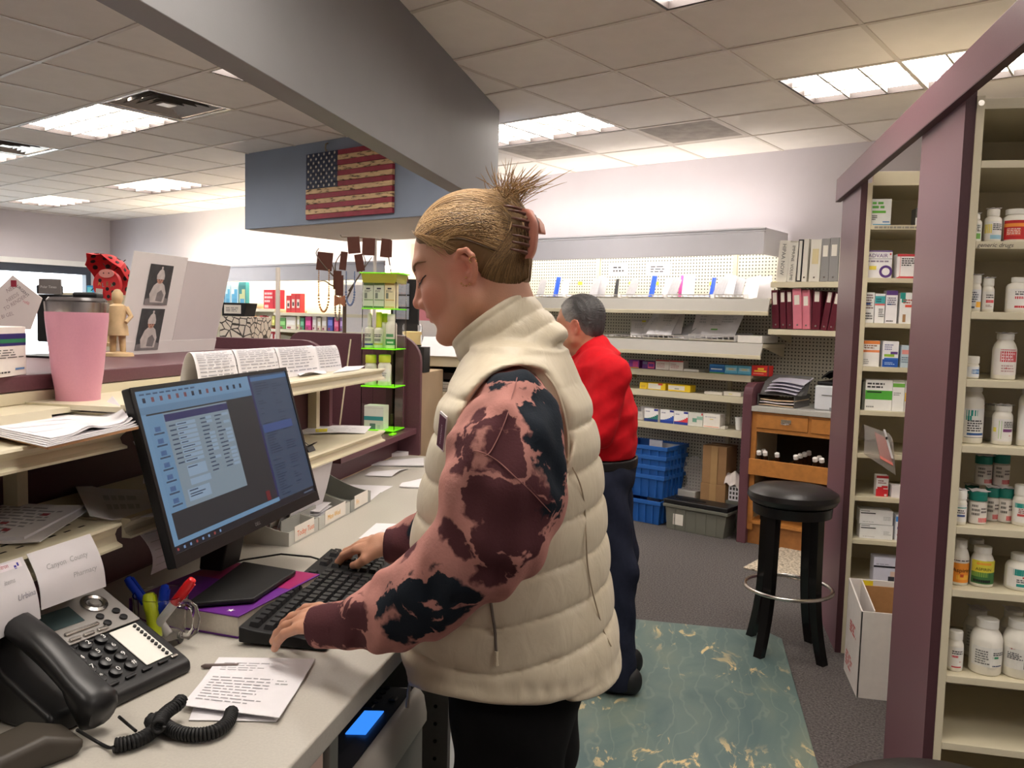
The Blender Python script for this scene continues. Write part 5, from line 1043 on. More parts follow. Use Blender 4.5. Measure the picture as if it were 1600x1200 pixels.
for k in range(3):
  o = MB().grid(lambda u, v: (.11*u, .12*v, .006*math.sin(3*u)), 4, 3, .001).build('paper_slip', PAPER, None, loc=(-1.08+.004*k, 2.07, CZ+.006+.008*k), rot=(0, -.12, .08*k)); tag(o, ['bottom', 'middle', 'top'][k]+' white slip lying in the middle desk bin', 'paper', 'slips in the middle desk bin')
o = MB().grid(lambda u, v: (.07*u, .09*v, .003*math.sin(5*u)), 4, 3, .001).build('paper_slip', PAPER, None, loc=(-1.05, 1.91, CZ+.006), rot=(0, -.1, .3)); tag(o, 'small printed slip lying in the nearest desk bin', 'paper'); art(words(.1, .1, .9, .9, 4, (200, 120, 110), .4, .2), .07, .09, lambda u, v, d: (.07*u, .09*v, .003*math.sin(5*u)+.0003+d), o, 'print')
# ---- papers on the far counter
GP = 'papers lying on the far counter'
def flat(label, pxs, th=.0012, n=None, **k): return plane_sheet('loose_sheet', label, 'paper', pxs, CZ+.0005, PAPER, th, group=GP, **k)
flat('thick white envelope bundle farthest along the counter', [(612, 703), (640, 702), (638, 712), (610, 714)], .014)
flat('white papers fanned before the envelope bundle', [(592, 722), (662, 718), (662, 730), (580, 728)], .004, fn=lambda u, v: (0, 0, .004*u))
flat('folded white sheet curling on the far counter', [(585, 737), (638, 733), (612, 746), (570, 744)], .001, fn=lambda u, v: (0, 0, .012*math.sin(math.pi*v*.9)*(.4+u*.4)))
flat('single sheet lying flat behind the grey desk bin', [(530, 757), (614, 760), (596, 770), (560, 769)], .001)
flat('small sheet lying beside the grey desk bin', [(570, 768), (594, 770), (580, 782), (570, 780)], .001)
flat('white folded sheet half under the puffer vest', [(632, 756), (668, 747), (668, 764), (624, 762)], .004, fn=lambda u, v: (0, 0, .006*math.sin(3*v)))
flat('white sheet behind the mouse hand', [(588, 818), (650, 820), (640, 845), (560, 842)], .001, marks=words(.3, .4, .8, .6, 2, (206, 206, 210)))
# ---- monitor, book, keyboard, mouse
TL, TR, BR, BL = np.array([-.908, 1.245, 1.388]), np.array([-.898, 1.775, 1.396]), np.array([-.816, 1.744, 1.098]), np.array([-.826, 1.214, 1.09])
cm_ = (TL+TR+BR+BL)/4; ux = (TR-TL)+(BR-BL); ux /= np.linalg.norm(ux); uz = (TL-BL)+(TR-BR); uz -= ux*(uz@ux); uz /= np.linalg.norm(uz); un = np.cross(ux, uz)
mon = bpy.data.objects.new('computer_monitor', None); COL.objects.link(mon); mon.matrix_world = Matrix(((ux[0], un[0]*-1, uz[0], cm_[0]), (ux[1], -un[1], uz[1], cm_[1]), (ux[2], -un[2], uz[2], cm_[2]), (0, 0, 0, 1)))
tag(mon, 'black flat screen monitor showing a blue tinted records window', 'monitor')
MWd, MH = .53, .311; hw, hh = MWd/2, MH/2     # local x right, -y towards the viewer, z up
MB().box(-hw, hw, 0, .018, -hh, hh).build('shell', BLACK, mon, bevel=.003)
MB().prism([(-.16, -.10), (.16, -.10), (.12, .12), (-.12, .12)], .018, .04, 'xz').build('back_hump', BLACKM, mon, bevel=.006)
bz, bb = .008, .022
MB().box(-hw, -hw+bz, -.002, 0, -hh, hh).box(hw-bz, hw, -.002, 0, -hh, hh).box(-hw+bz, hw-bz, -.002, 0, hh-bz, hh).box(-hw+bz, hw-bz, -.002, 0, -hh, -hh+bb).build('bezel', BLACK, mon)
txt('DELL', .009, mat('logo_grey', (150, 150, 150), .4, .5), mon, (-.011, -.0025, -hh+.008))
SCR = {}
def em(c, k=1.0):
  key = (c, k)
  if key not in SCR: SCR[key] = mat('screen_%d_%d_%d' % c, c, .35, emit=k); SCR[key].node_tree.nodes['Principled BSDF'].inputs['Base Color'].default_value = (.006, .006, .007, 1)
  return SCR[key]
scw, sch = MWd-2*bz, MH-bz-bb; sx0, sz0 = -hw+bz, -hh+bb
def screen():
  R_ = random.Random(5); L_ = []
  dk_, lt, mid, wht, nav, tx = (46, 48, 52), (112, 148, 180), (132, 148, 160), (146, 168, 190), (48, 50, 96), (62, 76, 98)
  side_ = (62, 78, 100); tsk = (30, 32, 40)
  L_ += [(0, 0, 1, 1, dk_), (0, .9, .70, 1, lt), (0, .855, .70, .9, (100, 132, 162)), (.0, .0, .03, .855, lt), (.705, .05, 1, 1, side_), (.69, .05, .705, 1, (44, 44, 92)), (.705, .955, 1, .985, (74, 112, 156)), (0, .045, .70, .075, lt), (0, 0, 1, .045, tsk)]
  L_ += [(.03, .24, .50, .845, mid), (.03, .24, .115, .845, (108, 144, 176)), (.118, .79, .5, .835, nav)]
  for k in range(7): z = .74-.075*k; L_ += [(.055, z, .085, z+.03, (76, 104, 146)), (.045, z-.018, .1, z-.008, tx)]
  for k in range(14): L_ += [(.03+.045*k, .925, .045+.045*k, .955, (30, 40, 60) if R_.random() < .7 else (120, 76, 84))]
  for k in range(9): L_ += [(.02+.035*k, .972, .045+.035*k, .982, (60, 80, 110))]
  for k in range(9): z = .755-.03*k; L_ += [(.13, z, .165, z+.009, tx), (.17, z-.005, .28, z+.016, wht), (.175, z+.002, .2+.05*R_.random(), z+.009, tx)]
  L_ += [(.17, .42, .28, .49, wht), (.175, .475, .23, .482, tx), (.17, .365, .29, .405, wht)]
  for k in range(14):
    z = .76-.027*k; L_ += [(.31, z, .34+.02*R_.random(), z+.009, tx), (.40, z, .425+.03*R_.random(), z+.009, tx)]
    if R_.random() < .7: L_ += [(.345, z-.004, .38, z+.014, wht)]
    if R_.random() < .6: L_ += [(.45, z-.004, .49, z+.014, wht)]
  L_ += [(.14, .27, .27, .345, wht), (.15, .33, .2, .338, tx), (.15, .31, .24, .317, tx), (.15, .295, .22, .302, tx)]
  for k in range(46):
    z = .93-.019*k
    if R_.random() < .84: L_ += [(.725, z, .74+.10*R_.random(), z+.006, (30, 44, 70))]
    if R_.random() < .5: L_ += [(.86, z, .88+.07*R_.random(), z+.006, (34, 48, 74))]
  L_ += [(.71, .56, .95, .62, (62, 84, 136)), (.61, .08, .64, .15, (112, 34, 40)), (.65, .1, .69, .14, (56, 46, 56))]
  for k in range(8): L_ += [(.012+.035*k, .015, .022+.035*k, .032, (120, 150, 190) if k % 3 else (150, 70, 70))]
  L_ += [(.9, .018, .98, .03, (90, 100, 120))]
  mb = MB(); mats_ = []; keys = {}
  for i, (u0, v0, u1, v1, c) in enumerate(L_):
    if c not in keys: keys[c] = len(mats_); mats_.append(em(c, .25))
    d = -.0003-.000004*i
    mb.quad((sx0+u0*scw, d, sz0+v0*sch), (sx0+u1*scw, d, sz0+v0*sch), (sx0+u1*scw, d, sz0+v1*sch), (sx0+u0*scw, d, sz0+v1*sch), keys[c])
  o = mb.build('screen', mats_, mon, fix=False)
screen()
bk_t = CZ+.043
Mi = mon.matrix_world.inverted()
nk = MB()
bc = atz(402, 905, bk_t+.012); bc = np.array([-.925, 1.52, bk_t])
top = np.array(mon.matrix_world @ Vector((0, .04, -.02)))
nkp = [(bc[0]-.02, bc[2]+.01), (bc[0]+.03, bc[2]+.01), (cm_[0]-.0, cm_[2]-.09), (cm_[0]-.035, cm_[2]+.02), (cm_[0]-.06, cm_[2]+.0)]
MB().prism(nkp, bc[1]-.035, bc[1]+.035, 'xz').build('neck', BLACKM, mon, bevel=.004).matrix_parent_inverse = Mi
fc = [atz(q[0], q[1], bk_t+.008) for q in ((290, 944), (396, 936), (463, 892), (380, 878))]
foot = MB(); fb = [tuple(p) for p in fc]
foot.prism([(p[0], p[1]) for p in fc], bk_t+.0005, bk_t+.010, 'xy'); foot.build('foot', BLACKM, mon, bevel=.003).matrix_parent_inverse = Mi
q = [atz(*p_, CZ+.042) for p_ in ((372, 962), (250, 940), (395, 875), (500, 896))]
pur = mat('violet_cover', (98, 36, 128), .45, noise=(20, .1)); magn = mat('magenta_cover', (150, 30, 90), .45, noise=(20, .1))
bkx = np.array(q[0]); e1 = np.array(q[3])-bkx; e1[2] = 0; L1_ = np.linalg.norm(e1); e1 /= L1_; e2 = np.array([-e1[1], e1[0], 0]);
bko = thing('thick_book', 'thick violet reference book lying under the monitor foot', 'book', (bkx[0], bkx[1], CZ+.0006), math.atan2(e1[1], e1[0]))
bkL, bkW = min(L1_, .30), .235
MB().box(.002, bkL-.002, .002, bkW-.004, .003, .037).build('page_block', mat('page_edges', (214, 206, 192), .8, noise=(200, .05)), bko)
MB().box(0, bkL, 0, bkW, .0372, .0402).box(0, bkL, 0, bkW, 0, .0028).box(0, bkL, bkW, bkW+.003, 0, .0402).build('cover', [pur], bko, bevel=.001)
MB().box(bkL*.6, bkL-.003, .003, bkW-.003, .0403, .0406).build('cover_patch', magn, bko)
stv = MB()
for k in range(5): a = k*math.pi*.4; stv.add([(.02+.004*math.cos(a+t)*r, .03+.004*math.sin(a+t)*r, .0406) for r, t in ((2, 0), (.7, .6), (0, 0), (.7, -.6))], [(0, 1, 2, 3)])
stv.build('cover_emblem', WHITE, bko)
k0 = atz(372, 992, CZ+.02); k1 = atz(517, 866, CZ+.02); kd = k1-k0; kd[2] = 0; KL = np.linalg.norm(kd); kd /= KL
kb = thing('keyboard', 'black full size keyboard with raised keys between the hands', 'keyboard', (k0[0], k0[1], CZ+.0006), math.atan2(kd[1], kd[0]))
KW = .155      # local x along the length, -y towards the typist
MB().prism([(-KW, .0), (0, .006), (0, .034), (-.03, .028), (-KW, .016)], 0, KL, 'yz').build('case', BLACKM, kb, bevel=.003)
keym = mat('key_black', (30, 30, 32), .45, noise=(60, .08))
kproto = MB().add([(-.0075, -.0075, 0), (.0075, -.0075, 0), (.0075, .0075, 0), (-.0075, .0075, 0), (-.0055, -.0055, .008), (.0055, -.0055, .008), (.0055, .006, .008), (-.0055, .006, .008)], [(4, 5, 6, 7), (0, 1, 5, 4), (1, 2, 6, 5), (2, 3, 7, 6), (3, 0, 4, 7)]).mesh('key', keym)
def kz(y): return float(np.interp(-y, [0.0, .03, KW], [.034, .028, .016]))
pit = KL/22.6
for r in range(6):
  y = -.022-.0205*r-(.006 if r else 0); c = 0
  for k in range(21):
    if k in (15,) or (k in (14, 15, 18) and r == 0) or (r == 5 and 4 <= k <= 8) or (k == 17 and r in (3,)) : continue
    o = bpy.data.objects.new('key', kproto); COL.objects.link(o); o.parent = kb; o.location = (pit*(1.0+k*1.02+(.2 if k > 14 else 0)), y, kz(y)+.0002); o.scale = (pit/.0165, 1.15, 1); o.rotation_euler = (.09, 0, 0)
y = -.022-.0205*5-.006; MB().box(pit*4.6, pit*9.8, y-.008, y+.008, kz(y), kz(y)+.008).build('space_bar', keym, kb, bevel=.002)
txt('DELL', .009, mat('logo_grey', (150, 150, 150), .4, .5), kb, (KL*.46, -.012, .0335), (0, 0, 0))
MB().box(pit*11, pit*12, -.016, -.011, .032, .034).build('media_button', STEELD, kb)
ms = atz(545, 868, CZ+.03)
mo_ = thing('computer_mouse', 'black computer mouse under the far hand', 'mouse', (ms[0], ms[1], CZ+.0006), 0)
MB().grid(lambda u, v: ((u-.5)*.115, .032*math.cos(math.pi*v)*(1-.25*abs(2*u-1)**3), .001+.036*max(0, math.sin(math.pi*v))**.6*(1-abs(2*u-1)**3)**.5), 18, 14, 0).build('mouse_shell', BLACK, mo_, smooth=1.2)
MB().lathe([(0, -.003), (.009, -.003), (.009, .003), (0, .003)], 14, X=Matrix.Translation((-.032, 0, .03)) @ Matrix.Rotation(math.pi/2, 4, 'X')).build('scroll_wheel', STEELD, mo_)
cp0 = [(-.058, 0, .012), (-.09, -.005, .02), (-.15, -.03, .028), (-.22, -.07, .02), (-.28, -.11, .0035)]
MB().tube(cp0, .0022, 8).build('cord', BLACKM, mo_, smooth=True)
mp_ = MB().prism(rpoly(0, .24, 0, .20, .02, .02), 0, .004, 'xy').build('mouse_pad', BLACKM, loc=(ms[0]-.09, ms[1]-.10, CZ+.0003)) if False else None
# ---- glass mug with markers
mg = atz(252, 1003, CZ); R_m = .042
gl = mat('glass', (255, 255, 255), .02, trans=1, ior=1.35, spec=.6)
mug = thing('glass_mug', 'clear glass mug holding markers between phone and keyboard', 'mug', (mg[0], mg[1], CZ+.0006), 0)
hm = aty(262, 947, mg[1])[2]-CZ; hm = max(.085, min(.13, hm))
MB().lathe([(R_m*.86, 0), (R_m*.9, .004), (R_m*1.0, hm*.5), (R_m*1.08, hm), (R_m*1.02, hm), (R_m*.94, hm*.5), (R_m*.84, .012), (0, .010)], 36, cap=False).lathe([(0, 0), (R_m*.86, 0)], 36, cap=False).build('glass_body', gl, mug, smooth=.9)
hd = np.array([math.cos(-.1), math.sin(-.1)])
MB().tube([(hd[0]*(R_m*.98+dx), hd[1]*(R_m*.98+dx), z) for dx, z in ((-.004, hm*.85), (.012, hm*.9), (.026, hm*.82), (.032, hm*.6), (.028, hm*.35), (.014, hm*.2), (-.004, hm*.2))], [.006, .0065, .0065, .0065, .0065, .006, .006], 10).build('handle', gl, mug, smooth=True)
def marker(label, px, c, lean, name='marker_pen', r=.0075, capl=.055):
  """stands in the mug; px = pixel of its tip"""
  tip = aty(px[0], px[1], mg[1]+lean[1]); base = np.array([mg[0]+lean[0], mg[1]+lean[2], CZ+.014])
  v = tip-base; L = np.linalg.norm(v); v /= L
  o = bpy.data.objects.new(name, None); COL.objects.link(o); o.location = tuple(base); o.rotation_euler = Vector((0, 0, 1)).rotation_difference(Vector(v)).to_euler(); tag(o, label, 'marker', 'markers in the glass mug')
  bodyc = mat('marker_barrel', (214, 212, 210), .4, noise=(20, .03))
  MB().lathe([(r*.9, 0), (r, .003), (r, L-capl)], 14).build('barrel', c if name == 'highlighter' else bodyc, o, smooth=.6)
  MB().lathe([(r*1.1, L-capl), (r*1.12, L-.012), (r*.85, L-.002), (r*.4, L)], 14).build('cap', c, o, smooth=.7)
  MB().box(r*1.0, r*1.0+.002, -.0025, .0025, L-capl*.9, L-.006).build('clip', c, o)
  return o
mb_ = mat('marker_blue', (20, 60, 190), .35, noise=(30, .05)); mr = mat('marker_red', (206, 26, 30), .35, noise=(30, .05)); my = mat('marker_yellow', (206, 222, 40), .35, noise=(30, .05))
marker('blue capped marker leaning left in the glass mug', (198, 902), mb_, (.012, 0, .004))
marker('blue capped marker standing right of the yellow highlighter', (258, 914), mb_, (-.012, 0, .012))
marker('red capped marker leaning right in the glass mug', (302, 904), mr, (-.016, 0, -.01))
marker('fat yellow highlighter in the glass mug', (232, 926), my, (.0, 0, -.014), 'highlighter', .011, .03)
# ---- desk phone
A = np.array([-.75, 1.16, CZ]); pu = np.array([-.218, -.976, 0]); pv = np.array([-.976, .218, 0])
xl_ = -pu
phm = Matrix(((xl_[0], pv[0], 0, A[0]), (xl_[1], pv[1], 0, A[1]), (0, 0, 1, A[2]+.0006), (0, 0, 0, 1)))
pho = bpy.data.objects.new('desk_phone', None); COL.objects.link(pho); pho.matrix_world = phm
tag(pho, 'black two line desk phone with a silver display panel on the counter', 'phone')
PWd, PD, ZF, ZB = .235, .215, .022, .105
pbk = mat('phone_black', (30, 30, 31), .38, noise=(60, .08)); psl = mat('phone_silver', (168, 164, 160), .32, .4, noise=(40, .05)); plc = mat('phone_lcd', (62, 78, 80), .2, noise=(10, .05))
MB().prism([(0, 0), (.0, ZF-.004), (.012, ZF+.003), (PD-.02, ZB), (PD, ZB-.01), (PD*.96, .05), (PD*.7, 0)], -PWd, 0, 'yz').build('base', pbk, pho, bevel=.006)
sl_ = (ZB-ZF-.003)/(PD-.032); an = math.atan(sl_)
def pt(x, s, d=0): # point on the sloped face: x from the right edge (negative), s along the slope
  return (x-math.sin(0)*d, .012+s*math.cos(an)-d*math.sin(an), ZF+.003+s*math.sin(an)+d*math.cos(an))
SLn = (PD-.032)/math.cos(an)
def plate(x0, x1, s0, s1, d0, d1, name, m, bev=0, parent=pho):
  vs = [pt(x, s, d) for d in (d0, d1) for (x, s) in ((x0, s0), (x1, s0), (x1, s1), (x0, s1))]
  return MB().add(vs, [(0, 3, 2, 1), (4, 5, 6, 7), (0, 1, 5, 4), (1, 2, 6, 5), (2, 3, 7, 6), (3, 0, 4, 7)]).build(name, m, parent, bevel=bev)
plate(-.175, -.006, SLn*.52, SLn*.99, .0008, .004, 'silver_panel', psl, .002)
plate(-.155, -.082, SLn*.70, SLn*.90, .0042, .005, 'display', plc, .001)
ringc = pt(-.045, SLn*.84, .0045)
Xr = Matrix.Translation(ringc) @ Matrix.Rotation(an, 4, 'X')
nvp = MB().lathe([(.012, 0), (.020, 0), (.021, .002), (.016, .004), (.012, .002)], 28, X=Xr, cap=False).build('navigation_ring', CHROME, pho, smooth=.7)
MB().lathe([(0, 0), (.009, 0), (.008, .004), (0, .005)], 20, X=Xr).build('centre_button', psl, nvp, smooth=.7)
plate(-.128, -.07, SLn*.605, SLn*.635, .0042, .0075, 'silver_bar_button', CHROME, .001)
for k in range(3): plate(-.13+.024*k, -.112+.024*k, SLn*.535, SLn*.565, .0042, .008, 'silver_button', CHROME, .001)
for i in range(2):
  for j in range(2):
    Xb = Matrix.Translation(pt(-.05+.03*i-.008, SLn*(.59+.09*j), .0042)) @ Matrix.Rotation(an, 4, 'X'); MB().lathe([(0, 0), (.0065, 0), (.006, .003), (0, .0034)], 14, X=Xb).build('round_button', BLACK, pho, smooth=.7)
plate(-.068, -.018, SLn*.06, SLn*.5, .0006, .0022, 'memory_card', mat('memory_card', (226, 224, 216), .5, noise=(20, .02)), .0005)
for k in range(10):
  Xb = Matrix.Translation(pt(-.026, SLn*(.085+.042*k), .0024)) @ Matrix.Rotation(an, 4, 'X'); MB().lathe([(0, 0), (.003, 0), (.0027, .003), (0, .0034)], 10, X=Xb).build('memory_button', BLACK, pho, smooth=.7)
keyl = ['*', '0', '#', '7', '8', '9', '4', '5', '6', '1', '2', '3']; wt = mat('key_print', (230, 230, 228), .5)
for k in range(12):
  x = -.142+.027*(k % 3); s = SLn*(.12+.115*(k//3))
  Xb = Matrix.Translation(pt(x, s, .0005)) @ Matrix.Rotation(an, 4, 'X')
  kb_ = MB().lathe([(0, 0), (.0098, 0), (.0092, .005), (.006, .0062), (0, .0062)], 20, X=Xb).build('dial_key', BLACK, pho, smooth=.7)
  t_ = txt(keyl[k], .0125, wt, kb_, pt(x+.0005, s-.0035, .0072), (an, 0, 0))
for k in range(4): plate(-.142+.03*k, -.124+.03*k, SLn*.015, SLn*.04, .0006, .004, 'function_button', BLACK, .001)
for k in range(3): plate(-.142+.026*k, -.126+.026*k, SLn*.475, SLn*.5, .0006, .004, 'function_button', BLACK, .001)
for k in range(2): plate(-.026, -.014, SLn*(.015+.0*k)+.001, SLn*.04+.001, .0006, .004, 'speaker_button', CHROME, .001) if k == 0 else None
hs_pts = []
for i in range(25):
  v = i/24; s = -.055+(SLn+.06)*v
  lift = .034+.022*math.sin(math.pi*v)
  hs_pts.append(pt(-.205-.006*math.sin(math.pi*v), s, lift))
mb = MB(); n = 14; vs = []
for i, c in enumerate(hs_pts):
  v = i/24; e = abs(2*v-1); w_h = .023+.006*e**3; t_h = .012+.004*(1-e)+.010*max(0, e-.62)/.38
  if v < .02 or v > .98: w_h *= .72; t_h *= .6
  for k in range(n):
    a = 2*math.pi*k/n; cx = w_h*math.copysign(abs(math.cos(a))**.7, math.cos(a)); cz = t_h*math.copysign(abs(math.sin(a))**.8, math.sin(a))
    if cz < 0 and e > .6: cz *= 1.9
    vs.append((c[0]+cx, c[1]-cz*math.sin(an), c[2]+cz*math.cos(an)))
fs = [(i*n+k, i*n+(k+1) % n, (i+1)*n+(k+1) % n, (i+1)*n+k) for i in range(24) for k in range(n)]+[tuple(range(n-1, -1, -1)), tuple(24*n+k for k in range(n))]
hst = mb.add(vs, fs).build('handset', pbk, pho, smooth=.9)
MB().prism([(0.0, .0), (0, .03), (PD*.5, .075), (PD, .12), (PD, 0)], -PWd-.012, -.178, 'yz').build('cradle', pbk, pho, bevel=.008)
q0 = atz(205, 1120, CZ+.02); q1 = atz(172, 1166, CZ+.012)
pathpx = [(178, 1165), (200, 1162), (222, 1154), (240, 1140), (252, 1122), (268, 1108), (282, 1100), (276, 1112), (262, 1126), (275, 1140), (300, 1148), (330, 1145), (352, 1132), (362, 1116), (352, 1102)]
pathpx = [(178, 1165), (205, 1160), (228, 1150), (244, 1136), (236, 1126), (248, 1124), (262, 1136), (285, 1146), (312, 1148), (338, 1142), (356, 1128), (362, 1112)]
ctrl = [atz(x, y, CZ+.011) for x, y in pathpx]
def spline(P, n):
  P = [np.array(p) for p in P]; out = []
  for i in range(len(P)-1):
    a, b, c, d = P[max(0, i-1)], P[i], P[i+1], P[min(len(P)-1, i+2)]
    for k in range(n):
      t = k/n; out.append(.5*((2*b)+(c-a)*t+(2*a-5*b+4*c-d)*t*t+(3*b-a-3*c+d)*t**3))
  out.append(P[-1]); return out
def coil(center, turns, r, wire, n=10):
  cen = np.array(center); L = np.cumsum(np.r_[0, np.linalg.norm(np.diff(cen, axis=0), axis=1)]); N = turns*n; out = []
  for i in range(N+1):
    s = L[-1]*i/N; p = np.array([np.interp(s, L, cen[:, k]) for k in range(3)]); q = np.array([np.interp(min(L[-1], s+.002), L, cen[:, k]) for k in range(3)]); o = np.array([np.interp(max(0, s-.002), L, cen[:, k]) for k in range(3)])
    t = q-o; t /= np.linalg.norm(t)+1e-9; u = np.cross(t, [0, 0, 1.]); u /= np.linalg.norm(u)+1e-9; w = np.cross(t, u); a = 2*math.pi*i/n
    out.append(p+r*(math.cos(a)*u+math.sin(a)*w))
  return out
cen = spline(ctrl, 12); cen2 = spline([atz(x, y, CZ+.026) for x, y in ((247, 1136), (252, 1122), (264, 1110), (276, 1102), (283, 1094))], 10)
cord = MB().tube(coil(cen, 62, .0075, .0022), .0024, 6); cord.tube(coil(cen2, 14, .0075, .0022), .0024, 6)
cord.tube([tuple(p) for p in spline([atz(120, 1140, CZ+.03), atz(150, 1158, CZ+.006), atz(170, 1168, CZ+.004), atz(180, 1166, CZ+.01)], 8)], .0022, 8)
cord.tube([tuple(p) for p in spline([atz(186, 1120, CZ+.028), atz(200, 1132, CZ+.012), atz(212, 1142, CZ+.014)], 8)], .0022, 8)
co_ = cord.build('coiled_cord', BLACKM, pho, smooth=True); co_.matrix_parent_inverse = phm.inverted()
# ---- near papers, pen, dark items at the lower left
o = plane_sheet('printed_sheet', 'folded printed sheet lying near the counter edge, in front of the keyboard', 'paper', [(342, 1028), (493, 1030), (436, 1128), (284, 1108)], CZ+.004, PAPER, .001, fn=lambda u, v: (0, 0, .010*max(0, v-.5)), marks=words(.1, .72, .6, .9, 4, (170, 168, 172), .3, .16)+words(.08, .12, .75, .62, 9, (160, 158, 162), .3, .12)+words(.75, .5, .9, .6, 2, (150, 150, 150), .3, .4))
plane_sheet('loose_sheet', 'white sheet lying underneath the folded printed sheet', 'paper', [(320, 1060), (470, 1060), (432, 1128), (295, 1126)], CZ+.001, PAPER, .001)
a_, b_ = atz(314, 1041, CZ+.004), atz(372, 1040, CZ+.004)
pen = MB().tube([tuple(a_), tuple(.9*a_+.1*b_), tuple(b_)], [.0012, .004, .004], 8).build('ballpoint_pen', mat('pen_grey', (110, 96, 92), .35, .3), smooth=True); tag(pen, 'slim grey pen half under the printed sheet', 'pen')
e_ = atz(10, 1215, CZ)
dsk = mat('olive_plastic', (58, 52, 44), .5, noise=(20, .1))
tp = thing('tape_dispenser', 'dark olive desk object cut by the lower left corner', 'tape dispenser', (e_[0]-.02, e_[1]+.0, CZ+.0006), 1.1)
MB().prism([(-.16, 0), (.09, 0), (.1, .018), (.05, .04), (-.02, .03), (-.10, .05), (-.16, .05)], -.035, .035, 'xz').build('base', dsk, tp, bevel=.01)
e2_ = atz(-15, 1165, CZ)
MB().lathe([(.018, -.03), (.034, -.024), (.034, .024), (.018, .03)], 28, X=Matrix.Translation((-.10, .0, .062)) @ Matrix.Rotation(math.pi/2, 4, 'X')).build('reel', BLACK, tp, smooth=.7)
# --- things standing on the transaction ledge
TZ = LZ+.0006
q0 = atz(-22, 597, LZ); q1 = atz(58, 586, LZ); dv = q1-q0; wv = np.linalg.norm(dv[:2]); ra = math.atan2(dv[1], dv[0]); hb2 = aty(30, 511, q1[1])[2]-LZ
navy = (38, 34, 100); grn2 = (30, 120, 80)
bx = carton('medicine_box', 'white carton with navy and green bands standing left of the pink tumbler', q0+np.array([-.022, 0, .0006]), wv, hb2, .06, (232, 226, 220), rz=ra,
  rects=[(0, .62, 1, .87, navy), (0, .68, 1, .76, grn2)]+w_(.3, .36, .95, .56, 4, (90, 86, 84), .4, .2)+w_(.3, .06, .7, .12, 1, (60, 60, 60))+[(.76, .12, .95, .16, (90, 130, 180))],
  texts=[('pium Bromide', .28, .81, .06, (220, 220, 236)), ('ion Solution, 0.02%', .28, .765, .045, (220, 220, 236)), ('/2.5 mL', .32, .695, .06, (220, 236, 226))])
cq = [atd_ for atd_ in ()]
Yc = q1[1]+.075
pts = [aty(x, y, Yc) for x, y in ((20, 430), (66, 466), (48, 515), (-30, 515), (-30, 478))]
o0 = sum(pts)/5
cd = MB().prism([(p[0]-o0[0], p[2]-o0[2]) for p in pts], -.0006, .0006, 'xz').build('handwritten_card', mat('cream_card', (228, 220, 216), .7, noise=(20, .02)), loc=tuple(o0)); tag(cd, 'tilted white card with pencil handwriting rising behind the banded carton', 'card')
sx = pts[1][0]-pts[0][0]
for k, (s, px, py, sz) in enumerate((('NEEL', 12, 458, .011), ('NEEDS', 12, 473, .010), ('TO RENDER', 8, 486, .010), ('2 BI GEL', -2, 500, .010))):
  p = aty(px, py, Yc); txt(s, sz, ink(168, 150, 150), cd, (p[0]-o0[0], -.0009, p[2]-o0[2]), (math.pi/2, -.5 if k < 3 else -.3, 0), name='handwriting')
p = aty(26, 448, Yc); txt('URGENT', .008, ink(70, 60, 70), cd, (p[0]-o0[0], -.0009, p[2]-o0[2]), (math.pi/2, .66, 0)); p = aty(36, 472, Yc); txt('refill', .008, ink(214, 130, 140), cd, (p[0]-o0[0], -.0009, p[2]-o0[2]), (math.pi/2, .4, 0))
p = aty(22, 443, Yc); MB().box(-.006, .006, -.0012, -.0007, -.006, .006).build('red_mark', ink(150, 40, 60), cd, loc=(p[0]-o0[0], 0, p[2]-o0[2]))
Yb_ = 1.75; pL, pR = aty(62, 460, Yb_), aty(152, 463, Yb_)
pb_ = thing('point_of_sale_screen', 'black sales screen seen from behind, left of the ladybug umbrella', 'screen', ((pL[0]+pR[0])/2, Yb_, TZ))
w = (pR[0]-pL[0]); zt_ = pL[2]-LZ
MB().box(-w/2, w/2, -.012, .012, .035, zt_).build('screen_back', BLACKM, pb_, bevel=.004)
MB().prism([(-.03, -.012), (.03, -.012), (.045, .0), (-.045, .0)], .005, .07, 'xy').build('foot', BLACK, pb_); MB().box(-.02, .02, -.02, .02, .004, .05).build('foot_plate', BLACK, pb_)
MB().box(-w/2-.03, w/2-.02, -.06, .05, 0, .004).build('base', BLACK, pb_)
MB().box(-w/2-.0, -w/2+.05, -.012, .02, zt_+.0005, zt_+.022).build('card_reader', BLACK, pb_, bevel=.003)
sg_ = MB().box(-.028, .028, -.002, .002, 0, .036).build('grey_sign', mat('slate_sign', (120, 116, 112), .6, noise=(30, .06)), loc=(aty(78, 458, Yb_-.014)[0], Yb_-.013, TZ+zt_+.0006), rot=(.0, 0, .1)); tag(sg_, 'small grey sign lettered Polar Times on the black sales screen', 'sign')
txt('Polar Times', .0085, ink(226, 224, 220), sg_, (-.023, -.0026, .014))
PB = [np.array([-1.181, 1.621, 1.645]), np.array([-1.188, 2.021, 1.645]), np.array([-1.237, 2.017, 1.417]), np.array([-1.231, 1.617, 1.417])]
kf = 1.165; PB = [CO+(p-CO)*kf for p in PB]
pf = thing('photo_folder', 'open white folder with two baby photographs leaning on the ledge', 'folder', tuple((PB[2]+PB[3])/2))
o0 = (PB[2]+PB[3])/2; e1 = PB[2]-PB[3]; e2 = PB[0]-PB[3]; e2 = e2-e1*(e1@e2)/(e1@e1); nn = np.cross(e1, e2); nn /= np.linalg.norm(nn); nn = nn if nn[0] > 0 else -nn
def pfp(u, v, d=0): return tuple(PB[3]-o0+e1*u+e2*v+nn*d)
